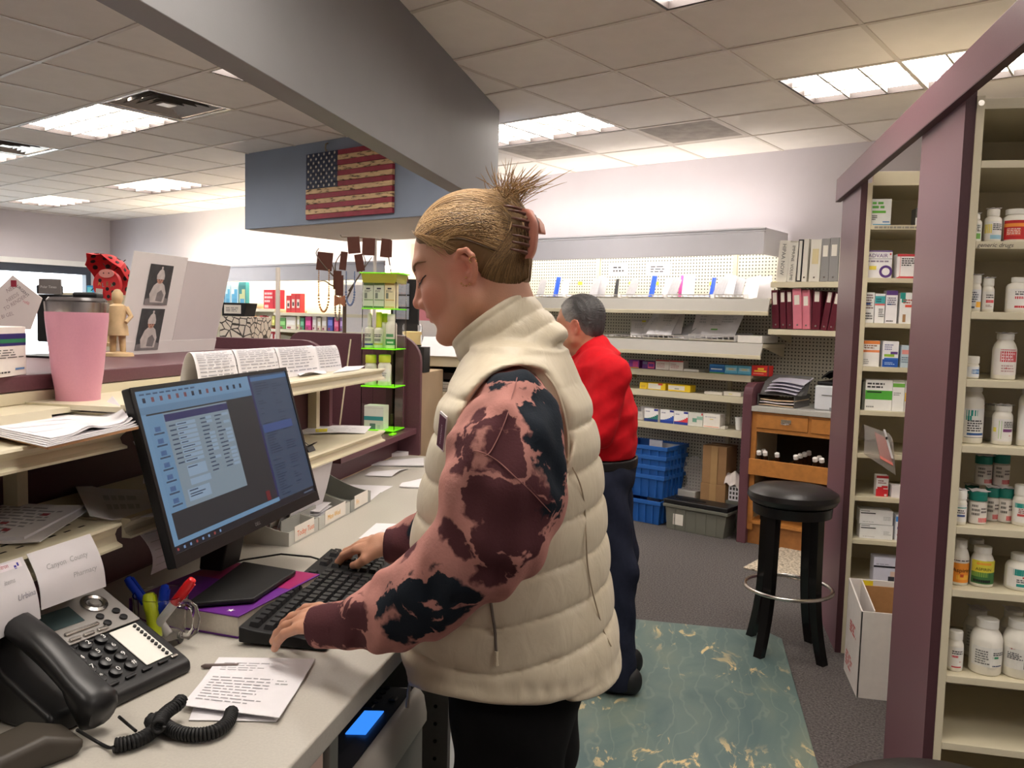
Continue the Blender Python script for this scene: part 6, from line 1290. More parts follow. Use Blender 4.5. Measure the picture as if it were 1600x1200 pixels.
def slab(u0, u1, v0, v1, d0, d1):
  vs = [pfp(u, v, d) for d in (d0, d1) for (u, v) in ((u0, v0), (u1, v0), (u1, v1), (u0, v1))]
  return MB().add(vs, [(0, 3, 2, 1), (4, 5, 6, 7), (0, 1, 5, 4), (1, 2, 6, 5), (2, 3, 7, 6), (3, 0, 4, 7)])
fol = mat('folder_white', (226, 222, 220), .55, noise=(12, .02)); fol2 = mat('folder_sleeve', (212, 206, 206), .3, noise=(12, .02))
slab(0, .505, .0, 1.0, -.002, 0).build('left_leaf', fol, pf); slab(.51, 1, .0, .97, -.002, 0).build('right_leaf', fol2, pf)
slab(0, 1, .0, .13, .0002, .0012).build('clear_pocket', fol, pf)
phs = mat('photo_backdrop', (66, 70, 72), .4, noise=(30, .25)); phb = mat('photo_child', (196, 190, 186), .5, noise=(40, .15)); phk = mat('photo_skin', (186, 140, 122), .5, noise=(60, .1))
for k, (v0, v1, u0) in enumerate(((.50, .90, .16), (.04, .46, .155))):
  ph = slab(u0, u0+.215, v0, v1, .0013, .0018).build('photograph', phs, pf)
  def blob(cu, cv, ru, rv, m, d, nm):
    mb = MB(); n = 20; mb.add([pfp(cu, cv, d)]+[pfp(cu+ru*math.cos(2*math.pi*i/n), cv+rv*math.sin(2*math.pi*i/n), d) for i in range(n)], [(0, i+1, (i+1) % n+1) for i in range(n)]); mb.build(nm, m, ph, fix=False)
  dv = v1-v0; c = u0+.11
  def poly(pts, m, d, nm): mb = MB(); mb.add([pfp(c+x*.215, v0+dv*z, d) for x, z in pts], [tuple(range(len(pts)))]); mb.build(nm, m, ph, fix=False)
  pd2 = mat('photo_shadow', (44, 46, 50), .4, noise=(50, .2)); pg2 = mat('photo_grey', (126, 122, 122), .5, noise=(50, .15))
  poly([(-.5, 0), (.5, 0), (.5, .16), (.1, .22), (-.5, .14)], pg2, .0020, 'printed_blanket')
  poly([(-.28, .06), (.30, .06), (.34, .30), (.22, .50), (.10, .56), (-.10, .56), (-.24, .48), (-.36, .26)], phb, .0021, 'printed_clothing')
  poly([(-.06, .10), (.22, .08), (.26, .26), (.12, .38), (-.04, .30)], pg2, .0022, 'printed_toy')
  poly([(-.30, .20), (-.22, .18), (-.08, .36), (-.16, .44)], phb, .0023, 'printed_clothing')
  blob(c-.002, v0+dv*.63, .030, dv*.10, phk, .0024, 'printed_face')
  poly([(-.17, .64), (.16, .64), (.16, .74), (.09, .86), (0, .91), (-.10, .85), (-.18, .74)], phb, .0026, 'printed_hat'); blob(c, v0+dv*.93, .009, dv*.03, phb, .0027, 'printed_hat')
  for e_ in (-.012, .010): blob(c+e_, v0+dv*.625, .004, dv*.012, pd2, .0028, 'printed_eye')
  blob(c-.002, v0+dv*.575, .006, dv*.008, pd2, .0028, 'printed_mouth')
fg = atz(176, 557, LZ)
tan = mat('carved_wood', (206, 176, 134), .6, noise=(40, .12))
fi = thing('carved_figurine', 'pale carved wooden figurine between the tumbler and the photo folder', 'figurine', (fg[0], fg[1]+.02, TZ), .5)
MB().lathe([(.0, 0), (.038, 0), (.036, .008), (.0, .012)], 24, cap=False).build('base', tan, fi, smooth=.8)
for s in (-1, 1): MB().tube([(.012*s, 0, .01), (.011*s, -.002, .035), (.010*s, 0, .062)], [.007, .008, .009], 10).build('leg', tan, fi, smooth=True)
MB().lathe([(.0, .05), (.026, .052), (.024, .075), (.018, .09), (.022, .112), (.02, .126), (.008, .132), (0, .133)], 20, cap=False).build('tunic', tan, fi, smooth=True)
for s in (-1, 1): MB().tube([(.02*s, 0, .122), (.032*s, -.006, .10), (.022*s, -.022, .085)], [.007, .006, .005], 8).build('arm', tan, fi, smooth=True)
MB().lathe([(0, .128), (.008, .13), (.014, .143), (.013, .158), (.006, .167), (0, .168)], 16, cap=False).build('head', tan, fi, smooth=True)
LYy = 2.35; lc = aty(172, 500, LYy)
red = mat('ladybug_red', (226, 52, 56), .5, noise=(20, .05)); coral = mat('umbrella_red', (232, 40, 48), .55, noise=(20, .05)); spot = mat('ladybug_spot', (40, 26, 26), .6); skinw = mat('ladybug_face', (240, 160, 150), .6, noise=(20, .04))
lbp = thing('ladybug_ornament', 'red ladybug ornament with painted name, on a wooden post', 'ornament', (lc[0], LYy, TZ))
hz = lambda py: aty(172, py, LYy)[2]-LZ
MB().lathe([(0, 0), (.03, 0), (.03, .01), (.008, .012), (.008, hz(470)), (0, hz(470))], 16, cap=False).build('wooden_post', tan, lbp, smooth=.6)
zc_ = hz(446); rr = .048
def disc(x, z, r, d0, d1, m, nm, par, n=24):
  return MB().lathe([(0, d0), (r, d0), (r, d1), (0, d1)], n, X=Matrix.Translation((x, 0, z)) @ Matrix.Rotation(math.pi/2, 4, 'X')).build(nm, m, par, smooth=.6)
bdy = disc(0, zc_, rr, .003, .016, red, 'ladybug_body', lbp, 32)
MB().lathe([(0, .0165), (.027, .0165), (.027, .02), (0, .02)], 24, X=Matrix.Translation((.003, 0, zc_+.036)) @ Matrix.Rotation(math.pi/2, 4, 'X') @ Matrix.Diagonal((1, .5, 1, 1))).build('ladybug_face', skinw, lbp, smooth=.6)
for x, z in ((-.022, .022), (.028, .012), (.024, -.014), (.008, -.028), (.004, -.004)): disc(x, zc_+z-.008, .006, .0165, .0172, spot, 'spot', bdy, 12)
for x, z in ((-.006, .037), (.013, .037)): disc(x, zc_+z, .002, .0203, .021, spot, 'eye', lbp, 8)
for s in (-1, 1): MB().tube([(.006*s+.004, -.01, zc_+.05), (.012*s+.004, -.012, zc_+.062), (.018*s+.004, -.012, zc_+.068)], .001, 6).build('antenna', spot, lbp)
for k, ch in enumerate('ALEX'): txt(ch, .018, ink((230, 120, 120, 110)[k], (190, 180, 150, 170)[k], (90, 190, 90, 120)[k]), bdy, (-.030+.015*k, -.0168, zc_-.002-.004*(k % 2)))
tgp = MB().box(-.012, .012, -.022, -.0205, -.016, .016).build('paper_tag', mat('cream_card', (228, 220, 216), .7), lbp, loc=(-.022, 0, zc_-.028)); tgp.rotation_euler = (0, .08, 0)
um = thing('toy_umbrella', 'small red umbrella with black dots above the ladybug ornament', 'umbrella', tuple(aty(176, 424, LYy+.07)), 0, None, (-.80, .35, 0))
R_ = .092; NP_ = 8; umb = MB();
def uf(a, t):
  sc_ = 1-.12*math.sin((a*NP_/(2*math.pi) % 1)*math.pi)*t; return (R_*t*sc_*math.cos(a), R_*t*sc_*math.sin(a), .062*(1-t**2.0)-.02)
for k in range(NP_):
  g = MB().grid(lambda u, v: uf(2*math.pi*(k+u)/NP_, v), 5, 6, .0008); g.build('canopy_panel', coral, um, smooth=1.2)
  for t, aa in ((.55, .5), (.85, .25), (.85, .75)):
    a = 2*math.pi*(k+aa)/NP_; p = Vector(uf(a, t)); q = Vector(uf(a, t+.04)); n_ = Vector((math.cos(a)*t*1.5, math.sin(a)*t*1.5, 1)).normalized()
    m_ = Matrix.Translation(p) @ Vector((0, 0, 1)).rotation_difference(n_).to_matrix().to_4x4()
    MB().lathe([(0, -.003), (.0075, -.003), (.0075, .0016), (0, .0016)], 12, X=m_).build('dot', spot, um)
MB().tube([(0, 0, -.10), (0, 0, .062)], .0014, 6).build('shaft', spot, um)
ab = aty(205, 412, LYy+.06)
# --- flag on the soffit
flb = bxz(478, 248, 4.09);
x0, zt0 = bxz(478.5, 241.5, 4.075); x1, _ = bxz(613, 300, 4.075); _, zb0 = bxz(478.5, 343.5, 4.075)
fw, fh = x1-x0, zt0-zb0
fl = thing('wooden_flag', 'wooden plank flag with stars and burnt cream and maroon stripes on the blue soffit', 'flag', tuple(Bw(x0, 4.075, zb0)), -TH)
fr_ = mat('flag_maroon', (150, 48, 66), .55, noise=(18, .16)); fb_ = mat('flag_navy', (48, 56, 82), .6, noise=(18, .14)); star_m = mat('flag_star', (232, 228, 220), .6)
fc_ = bpy.data.materials.new('flag_burnt_cream'); fc_.use_nodes = True
def f_burn(nt, nd, lk, b):
  tc = N_(nt, 'ShaderNodeTexCoord'); mp = N_(nt, 'ShaderNodeMapping'); mp.inputs['Scale'].default_value = (6, 6, 26); lk.new(tc.outputs['Object'], mp.inputs[0])
  n = N_(nt, 'ShaderNodeTexNoise', Scale=2.4, Detail=5.0); lk.new(mp.outputs[0], n.inputs['Vector'])
  r = ramp(nt, n.outputs['Fac'], [(.38, (92, 66, 44)), (.46, (214, 182, 138)), (.7, (226, 196, 152))]); lk.new(r, b.inputs['Base Color']); b.inputs['Roughness'].default_value = .6
matnodes(fc_, f_burn)
ph_ = fh/13
for k in range(13):
  z = fh-ph_*(k+1); xs = fw*.385 if k < 7 else 0
  MB().box(xs+.0005, fw, 0-.002*(k % 3), .022, z+.0012, z+ph_-.0012).build('stripe_plank', fr_ if k % 2 == 0 else fc_, fl, bevel=.0015)
for k in range(7): z = fh-ph_*(k+1); MB().box(0, fw*.385-.001, -.001*(k % 2), .022, z+.001, z+ph_-.001).build('canton_plank', fb_, fl, bevel=.0015)
def starpts(r): return [(r*(1 if i % 2 == 0 else .42)*math.sin(i*math.pi/5), r*(1 if i % 2 == 0 else .42)*math.cos(i*math.pi/5)) for i in range(10)]
stm = MB(); sp_ = starpts(.0125); stm.prism(sp_, -.003, .0, 'xz'); smesh = stm.mesh('star', star_m)
for r in range(9):
  n = 6 if r % 2 == 0 else 5
  for c in range(n):
    o = bpy.data.objects.new('star', smesh); COL.objects.link(o); o.parent = fl
    o.location = (fw*.385*((c+.5)/6+(0 if n == 6 else 1/12)), -.0015, fh-ph_*7*(r+.6)/9.2)
hx, hz_ = bxz(511, 230, 4.09)
hk = thing('wall_hook', 'small brass hook on the blue soffit above the wooden flag', 'hook', tuple(Bw(hx, 4.098, hz_)), -TH)
MB().tube([(0, 0, .03), (0, -.02, .02), (.003, -.026, -.01), (.003, -.018, -.035), (.002, -.012, -.02)], .006, 8).build('hook_wire', mat('hook_brass', (150, 140, 120), .35, .8), hk, smooth=True)
# --- acrylic tower on the lower ledge
TYf = 3.07; grnp = mat('neon_green_acrylic', (130, 236, 30), .25, noise=(10, .03), emit=.12); acr = mat('clear_acrylic', (255, 255, 255), .03, trans=1, ior=1.12, spec=.4)  # green acrylic gets slight emission to look bright; it is no lamp
xL, xR = aty(565, 545, TYf)[0], aty(618, 545, TYf)[0]; tw = xR-xL; lvl = [aty(590, y, TYf)[2] for y in (672, 604, 545, 482, 426)]
LG = 1.0636
tow = thing('acrylic_tower', 'clear acrylic display tower with bright green shelves on the plum ledge', 'display', (xL, TYf, LG))
lv = [z-LG for z in lvl]; td = .12
for k, z in enumerate(lv):
  e = .012 if k == 4 else 0
  MB().box(-e, tw+e, -.006, td, max(.0005, z-.003), max(.004, z+.001)).build('green_shelf', grnp, tow, bevel=.001)
for x in (0, tw-.003): MB().box(x, x+.003, .0, td, .0045, lv[4]-.0035).build('side_wall', acr, tow)
MB().box(.003, tw-.003, td-.003, td, .0045, lv[4]-.0035).build('back_wall', acr, tow)
MB().prism([(-.004, 0), (tw+.004, 0), (tw-.004, -.035), (.004, -.035)], -.004, td, 'xz', X=Matrix.Translation((0, 0, lv[4]-.004))).build('header', mat('yellow_acrylic', (226, 222, 90), .2, trans=.5, noise=(10, .03)), tow)
MB().box(tw-.004, tw+.012, -.05, -.008, .0005, .006).build('green_foot', grnp, tow)
def onsh(k): return LG+lv[k]+.0018
GT = 'small cartons in the acrylic tower'
for i, (l, r, c1) in enumerate(((567.5, 583, (120, 150, 100)), (584, 600, (120, 150, 100)), (601, 616, (206, 176, 110)))):
  a = aty(l, 480, TYf+.01)[0]; b = aty(r, 480, TYf+.01)[0]; h = aty(l, 441, TYf)[2]-lvl[3]-.003
  carton('supplement_box', ['pale green carton, left of three on the tower top shelf', 'pale green carton, middle of three on the tower top shelf', 'cream and tan carton, right of three on the tower top shelf'][i], (a, TYf+.008, onsh(3)), b-a, h, .045, (206, 214, 190) if i < 2 else (228, 218, 176), group=GT,
    rects=[(0, .9, 1, 1, c1), (0, 0, 1, .07, (70, 120, 60) if i < 2 else c1), (.1, .3, 1, .34, c1), (.15, .38, .4, .6, (120, 130, 116)), (.3, .74, .7, .8, K)]+w_(.15, .62, .85, .72, 2, (120, 120, 110)))
yel = mat('cap_yellow_green', (206, 214, 60), .45, noise=(20, .04)); frw = mat('serum_white', (226, 224, 206), .35, noise=(20, .03))
def tb(label, l, r, t, b, sh, cap, rects, capf=.3, capw=.5, body=frw, dy=.015, nm='supplement_bottle'):
  return bottle(label, l, r, t, b, TYf+dy, onsh(sh), rects, cap=cap, capf=capf, capw=capw, body=body, grp='bottles in the acrylic tower', name=nm)
tb('dropper bottle with a navy base stripe, left on the tower middle shelf', 567, 581, 490, 542, 2, frw, [(0, .0, 1, .12, (50, 70, 150)), (.2, .3, .8, .5, (150, 150, 150))]+w_(.15, .6, .9, .85, 2, K), .38, .42)
tb('dropper bottle with a gold label, middle of the tower middle shelf', 582, 596, 488, 542, 2, yel, [(0, .05, 1, .16, (206, 190, 90)), (.2, .3, .8, .5, (150, 150, 140))]+w_(.15, .6, .9, .85, 2, K), .42, .6)
tb('white bottle with a green base and big letters, right on the tower middle shelf', 600, 616, 491, 542, 2, frw, [(0, .0, 1, .34, (60, 150, 70)), (.2, .45, .8, .62, (90, 150, 100)), (.3, .1, .8, .2, (210, 230, 200))], .2, .75)
tb('tall pale bottle standing behind the gold label dropper bottle', 590, 603, 490, 540, 2, yel, [(0, 0, 1, 1, (220, 224, 190))], .25, .9, dy=.05)
tb('white bottle with a yellow cap, left of two on the tower low shelf', 566.5, 584.5, 555, 601, 1, yel, [(0, .1, 1, .9, (226, 220, 190))]+w_(.2, .3, .8, .7, 3, (170, 150, 110)), .26, .9)
tb('white bottle with a yellow cap, right of two on the tower low shelf', 587, 607, 555, 601, 1, yel, [(0, .1, 1, .9, (226, 224, 214))]+w_(.2, .3, .8, .7, 3, (150, 150, 150)), .24, .9)
a = aty(566, 667, TYf)[0]; b = aty(596, 667, TYf)[0]
carton('supplement_box', 'white carton with a teal stripe at the foot of the acrylic tower', (a+.003, TYf+.01, LG+.0055), b-a, aty(580, 634, TYf)[2]-LG-.006, .06, (214, 218, 206), rects=[(0, .42, 1, .58, (60, 150, 150)), (.3, .05, .6, .3, (90, 120, 110)), (.7, .1, .85, .25, (190, 200, 190)), (0, .9, 1, .92, (190, 190, 180))])
rod = MB().tube([tuple(aty(531, 664, 3.0)), tuple(aty(534, 640, 3.0)), tuple(aty(548, 530, 3.02))], .003, 6).build('cream_cable', CREAMD, smooth=True); tag(rod, 'thin cream cable rising from the plum ledge left of the acrylic tower', 'cable')
# --- shop counter behind the hutch with jewelry
sc0 = MB().box(-2.25, -1.30, 3.75, 4.35, 0, 1.24).build('shop_counter', mat('pale_oak_counter', (190, 166, 136), .5, noise=(8, .06)), bevel=.004); tag(sc0, 'pale shop counter behind the plum panels carrying the jewelry stands', 'counter')
JZ = 1.2406; JY = 4.0
brown = mat('brown_card', (92, 52, 40), .7, noise=(40, .06)); bark = mat('brown_metal', (96, 82, 70), .5, .4, noise=(30, .08))
tp0 = aty(538, 520, JY)
jt = thing('jewelry_tree', 'brown metal jewelry tree hung with necklaces and brown cards', 'jewelry stand', (tp0[0], JY, JZ))
zj_ = lambda py: aty(538, py, JY)[2]-JZ; xj = lambda px, py=460: aty(px, py, JY)[0]-tp0[0]
MB().lathe([(0, 0), (.08, 0), (.075, .01), (.012, .016), (.009, zj_(475)), (0, zj_(475))], 16, cap=False).build('trunk', bark, jt, smooth=.7)
br = [((538, 475), (528, 450), (518, 425), (505, 395)), ((538, 475), (530, 440), (529, 415), (540, 398)), ((538, 475), (545, 455), (556, 430), (574, 400)), ((530, 440), (515, 423), (500, 400), (506, 390)), ((545, 455), (560, 428), (566, 410), (560, 395)), ((528, 450), (520, 446), (512, 440), (504, 442))]
for k, b in enumerate(br):
  MB().tube([tuple(p) for p in spline([(xj(x, y), .02*((-1)**k)*i, zj_(y)) for i, (x, y) in enumerate(b)], 5)], [.005-.003*i/15 for i in range(16)], 6).build('branch', bark, jt, smooth=True)
bead = {c: mat('bead_%s' % n, c, .4, noise=(60, .15)) for n, c in (('gold', (186, 140, 100)), ('blue', (120, 140, 180)), ('grey', (140, 130, 120)))}
def necklace(label, cx, l, r, top, bot, col, cardtop=None, cy=JY-.02, stripw=True):
  t = thing('necklace', label, 'necklace', (aty(cx, top, cy)[0], cy, aty(cx, top, cy)[2]), 0, 'necklaces on the jewelry tree')
  X0, X1 = aty(l, top, cy)[0]-t.location.x, aty(r, top, cy)[0]-t.location.x; H = aty(cx, bot, cy)[2]-t.location.z
  if cardtop:
    hC = aty(cx, cardtop, cy)[2]-t.location.z; o_ = MB().box(X0-.012, X1+.012, -.001, .001, -.002, hC).build('brown_card', brown, t); o_.rotation_euler = (0, .08, .2)
  n = 44; bm_ = MB(); me = None
  for i in range(n):
    s = i/(n-1); a = math.pi*s
    if s < .33: x, z = X0, H*.62*(s/.33)
    elif s > .67: x, z = X1, H*.62*((1-s)/.33)
    else:
      q = (s-.33)/.34*math.pi; x = (X0+X1)/2-(X1-X0)/2*math.cos(q); z = H*.62+H*.38*math.sin(q)
    r_ = .0042 if z > H*.6 else .0062
    bm_.lathe([(0, -r_), (r_*.8, -r_*.6), (r_, 0), (r_*.8, r_*.6), (0, r_)], 6, c=(x, .001*(i % 2), z), cap=False)
  o = bm_.build('bead_strand', col, t, smooth=True); o['kind'] = 'stuff'
  return t
necklace('long tan bead necklace on a brown card, leftmost on the jewelry tree', 505, 498, 514, 422, 487, bead[(186, 140, 100)], 394)
necklace('blue bead necklace hanging at the right of the jewelry tree', 550, 541, 554, 425, 477, bead[(120, 140, 180)])
necklace('short grey bead strand hanging at the trunk of the jewelry tree', 527, 524, 531, 452, 500, bead[(140, 130, 120)])
for k, (l, r, t, b, rot_) in enumerate(((530, 540, 393, 422, .1), (521, 533, 423, 452, 0), (525, 536, 430, 462, 0), (558, 570, 397, 424, -.18))):
  p = aty((l+r)/2, b, JY-.035-.006*k); q = aty((l+r)/2, t, JY-.035-.006*k); w = (aty(r, b, JY)[0]-aty(l, b, JY)[0])
  o = MB().box(-w/2, w/2, -.001, .001, 0, q[2]-p[2]).build('brown_card', brown, loc=tuple(p), rot=(0, rot_, .2)); tag(o, ['brown card turned sideways high on the jewelry tree', 'brown card low on the jewelry tree trunk, upper of two', 'brown card low on the jewelry tree trunk, lower of two', 'brown card hanging right of the blue necklace'][k], 'card', 'brown jewelry cards')
bwm2 = mat('copper_bow', (176, 120, 92), .4, .3, noise=(30, .1))
p = aty(531, 470, JY-.07); tag(MB().grid(lambda u, v: (.03*(2*u-1)*(.4+.6*abs(2*u-1)), .012*math.sin(6*u), .04*(v-.5)*(.4+abs(2*u-1))), 10, 6, .003).build('copper_bow', bwm2, loc=tuple(p), smooth=1.2), 'copper bow ornament hanging at the jewelry tree trunk', 'ornament')
RY = 4.12; rp = aty(585, 470, RY)
rk = thing('card_rack', 'rotating jewelry rack above the acrylic tower with hooked brown cards', 'rack', (rp[0], RY, JZ)); zr = lambda py: aty(585, py, RY)[2]-JZ; xr_ = lambda px: aty(px, 400, RY)[0]-rp[0]
MB().lathe([(0, 0), (.09, 0), (.085, .012), (.01, .016), (.008, zr(372)), (0, zr(372))], 16, cap=False).build('pole', mat('rack_white', (220, 216, 210), .4, noise=(20, .03)), rk, smooth=.7)
MB().tube([(xr_(534), -.02, zr(368)), (xr_(536), -.02, zr(371)), (xr_(560), -.01, zr(371)), (xr_(612), 0, zr(376))], .003, 6).build('hook_bar', bark, rk)
MB().tube([(xr_(600), .03, zr(374)), (xr_(604), .03, zr(400)), (xr_(608), .03, zr(425))], .003, 6).build('hook_bar', bark, rk)
for k, (l, r, t, b, rot_) in enumerate(((545, 563, 370, 396, -.1), (565, 586, 372, 399, .03), (594, 608, 373, 402, .08), (608, 612, 376, 402, 0.02))):
  p = aty((l+r)/2, b, RY-.03); q = aty((l+r)/2, t, RY-.03); w = aty(r, b, RY)[0]-aty(l, b, RY)[0]
  o = MB().box(-w/2, w/2, -.0012, .0012, 0, q[2]-p[2]).build('brown_card', brown, loc=tuple(p), rot=(0, rot_, .15*(-1)**k)); tag(o, ['brown card leftmost on the rotating rack', 'squarest brown card, second on the rotating rack', 'brown card third on the rotating rack', 'brown card seen edge-on at the right of the rotating rack'][k], 'card', 'brown jewelry cards')
EYy = 4.2; ep = aty(632, 480, EYy)
ed = thing('earring_stand', 'black stand of grey earring cards in front of the bowed face', 'jewelry stand', (ep[0], EYy, JZ))
MB().box(-.075, .075, 0, .02, 0, aty(632, 436, EYy)[2]-JZ).build('stand_board', BLACKM, ed); MB().box(-.09, .11, -.02, .06, 0, .01).build('foot', BLACK, ed)
egc = mat('earring_card', (150, 158, 172), .6, noise=(60, .12))
for i in range(3):
  za, zb = aty(632, 460+19.5*i, EYy)[2], aty(632, 443+19.5*i, EYy)[2]; xa_, xb_ = aty(615.5, 450, EYy)[0], aty(640, 450, EYy)[0]
  o = MB().box(0, xb_-xa_, -.004, -.001, 0, zb-za).build('earring_card', egc, loc=(xa_, EYy-.002, za)); tag(o, ['top', 'middle', 'bottom'][i]+' grey card of earrings on the black earring stand', 'card', 'grey earring cards')
  for k in range(4): MB().lathe([(0, -.003), (.003, 0), (0, .003)], 6, c=(.015+.015*k, -.006, .006), cap=False).build('earring', bwm2, o)
br_ = thing('bangle_set', 'gold and brown bangles hanging at the corner of the acrylic tower', 'bangles', tuple(aty(628, 437, EYy-.12)), 0, None, (1.3, .3, .5))
for k, c in enumerate((bwm2, bead[(186, 140, 100)], mat('gold_bangle', (206, 170, 110), .3, .8), brown)): MB().tube([(.026*math.cos(2*math.pi*i/24), .026*math.sin(2*math.pi*i/24), .007*k) for i in range(25)], .0028, 6, cap=False).build('bangle', c, br_, smooth=True)
# --- cream stand beyond the plum end panel
CSY = 4.35; x0 = aty(652, 558, CSY)[0]; x1 = x0+.62
zz_ = lambda py: aty(690, py, CSY)[2]
cs = thing('cream_stand', 'cream metal stand with shelves beyond the rounded plum panel', 'stand', (0, 0, 0))
for a, b in ((573, 557), (628, 612)): MB().box(x0, x1, CSY, CSY+.45, zz_(a), zz_(b)).build('shelf', CREAM, cs, bevel=.004)
MB().box(x0, x1, CSY+.43, CSY+.45, 0, zz_(573)).build('back_panel', mat('brown_mesh', (96, 86, 70), .7, noise=(140, .3)), cs)
for x in (x0, x1-.02): MB().box(x, x+.02, CSY+.02, CSY+.44, 0, zz_(573)).build('side_panel', CREAMD, cs)
MB().box(x0+.02, x1-.02, CSY+.0, CSY+.03, 0, .30).build('kick_panel', CREAMD, cs)
top = zz_(557)
sgn = MB().prism([(0, 0), (.10, .10), (.098, .102), (-.002, .002)], 0, .34, 'yz').build('paper_sign', PAPER, loc=(x0+.01, CSY-.02, top+.001)); tag(sgn, 'white typed paper sign sloping on the cream stand', 'sign')
for k, (s, dx) in enumerate((('IF YOU ARE PICKING UP', .05), ('YOUR PRESCRIPTION ITEMS', .03), ('please ask here', .09), ('thank you', .12))): txt(s, .017, ink(110, 110, 116), sgn, (dx, .075-.018*k, .0775-.018*k), (math.pi/4, 0, 0))
for k in range(5):
  o = MB().grid(lambda u, v: (.4*u, .3*v, .004*math.sin(4*u+k)), 5, 3, .007).build('newspaper', mat('newsprint', (206, 198, 186), .85, noise=(30, .06)), loc=(x0+.05+.006*k, CSY+.02, zz_(612)+.0085+.011*k)); tag(o, ['lowest', 'second', 'third', 'fourth', 'topmost'][k]+' folded newspaper of the pile on the cream stand', 'newspaper', 'newspapers on the cream stand')
o = MB().box(x0+.03, x0+.5, CSY+.05, CSY+.4, zz_(612)+.064, zz_(612)+.10).build('dark_box', mat('dark_brown_box', (52, 40, 34), .7, noise=(20, .1)), bevel=.003); tag(o, 'dark flat box on top of the newspaper pile', 'box')
bc2 = aty(672, 655, CSY+.05)
wbk = thing('woven_basket', 'dark woven basket low on the cream stand', 'basket', (x0+.2, CSY+.2, .80))
MB().lathe([(.10, 0), (.15, .12), (.155, .16), (.145, .16), (.10, .01), (0, .01)], 24, cap=False).build('basket_wall', mat('woven_dark', (70, 58, 44), .8, noise=(90, .4), bump=(120, .8)), wbk, smooth=.8)
MB().box(x0+.02, x1-.02, CSY+.02, CSY+.42, .775, .799).build('shelf', CREAM, cs)
cj = aty(640, 530, 4.0); cn = thing('candle_jar', 'glass jar of pale yellow wax right of the acrylic tower', 'candle', (aty(639, 520, 4.0)[0], 4.05, JZ))
zt1 = aty(639, 506, 4.0)[2]-JZ
MB().box(-.08, .08, -.05, .05, 0, zt1-.115).build('riser', BLACKM, cn)
MB().lathe([(.047, zt1-.112), (.05, zt1-.1), (.05, zt1-.01), (.044, zt1), (.042, zt1-.01), (.046, zt1-.1), (0, zt1-.108)], 24, cap=False).build('jar', acr, cn, smooth=.8)
MB().lathe([(0, zt1-.104), (.044, zt1-.104), (.044, zt1-.04), (0, zt1-.04)], 24, cap=False).build('wax', mat('cream_wax', (236, 214, 150), .5, noise=(10, .03)), cn, smooth=.6)
rp_ = thing('receipt_printer', 'black receipt printer with white paper beyond the bowed chin', 'printer', (aty(662, 520, 4.5)[0], 4.55, top+.001))
MB().box(-.08, .14, -.02, .16, 0, .09).build('body', BLACK, rp_, bevel=.008); MB().box(-.06, .06, -.022, -.02, .02, .06).build('front_slot', STEELD, rp_)
MB().grid(lambda u, v: (-.05+.12*u, .02-.02*v+.0*u, .088+.10*v), 3, 5, .001).build('paper_roll', PAPER, rp_); MB().box(-.07, .13, .05, .15, .09, .17).build('cover', BLACKM, rp_, bevel=.01)
og_ = MB().box(0, .16, 0, .02, 0, .02).build('orange_strip', mat('orange_plastic', (236, 120, 50), .5, noise=(20, .05)), loc=(aty(697, 530, 4.5)[0], 4.48, top+.0), bevel=.002); tag(og_, 'orange strip lying on the cream stand beneath the chin', 'strip')
# --- retail area: lit wall shelves, window things
pol = thing('metal_pole', 'slim pale metal pole standing behind the plum panels', 'pole', (aty(434, 500, 4.6)[0], 4.6, 0))
MB().lathe([(.0, 0), (.14, 0), (.14, .012), (.013, .016), (.0135, aty(436, 418, 4.6)[2]-.004), (.011, aty(436, 418, 4.6)[2]), (0, aty(436, 418, 4.6)[2])], 20, cap=False).build('pole_shaft', mat('pole_grey', (176, 168, 160), .5, noise=(20, .02)), pol, smooth=.7)
YV = 5.60
vx0, vx1 = -10.2, float(bxz(606, 500, 5.66)[0])
v2 = bthing('light_valance', 'pale valance over the lit shop shelves at the far left wall', 'valance', 0, 0, 0)
lavw = mat('valance_pale', (196, 198, 210), .5, noise=(6, .02))
vbox(vx0, vx1, YV, YV+.02, 1.862, 2.02, 'front_panel', lavw, v2, .003); vbox(vx0, vx1, YV-.006, YV+.02, 2.02, 2.045, 'top_bead', lavw, v2, .003)
warmy = mat('shop_lamp', (255, 240, 205), .5, emit=VALANCE_LAMP)
vbox(vx0, vx1, YV+.05, YV+.09, 1.93, 1.96, 'lamp_tube', warmy, v2); vbox(vx0, vx1, YV+.16, YV+.2, 1.98, 2.01, 'lamp_tube', warmw, v2)
bpeg = MB().box(vx0, vx1, 0, .02, .1, 2.0).build('pegboard_panel', mat('cream_pegboard', (232, 220, 190), .6, noise=(60, .04)), loc=tuple(Bw(0, YBW-.035)), rot=ROTB); tag(bpeg, 'cream backing board behind the lit shop shelves', 'pegboard')
YSH = 5.66
shl = []
for k, (x0, x1, z, l) in enumerate(((vx0, -7.78, 1.558, 'upper shop shelf left of the pale pole'), (-7.80, vx1, 1.522, 'upper shop shelf right of the pale pole'), (vx0, -7.9, 1.375, 'middle shop shelf left of the pale pole'), (-8.0, vx1, 1.342, 'middle shop shelf right of the pale pole'), (vx0, vx1, 1.13, 'low shop shelf mostly hidden by the plum panels'))):
  wshelf(l, x0, x1, YSH, z, .03, back=YBW-.04, group='lit shop shelves'); shl.append(z)
GS = 'goods on the lit shop shelves'
def shop(label, l, r, t, b, zs, c, rects=(), d=.1, name='shop_carton', dy=.03): return bcarton(name, label, l, r, t, b, YSH+dy, d, c, zs, group=GS, rects=list(rects))
pk_ = (206, 30, 56)
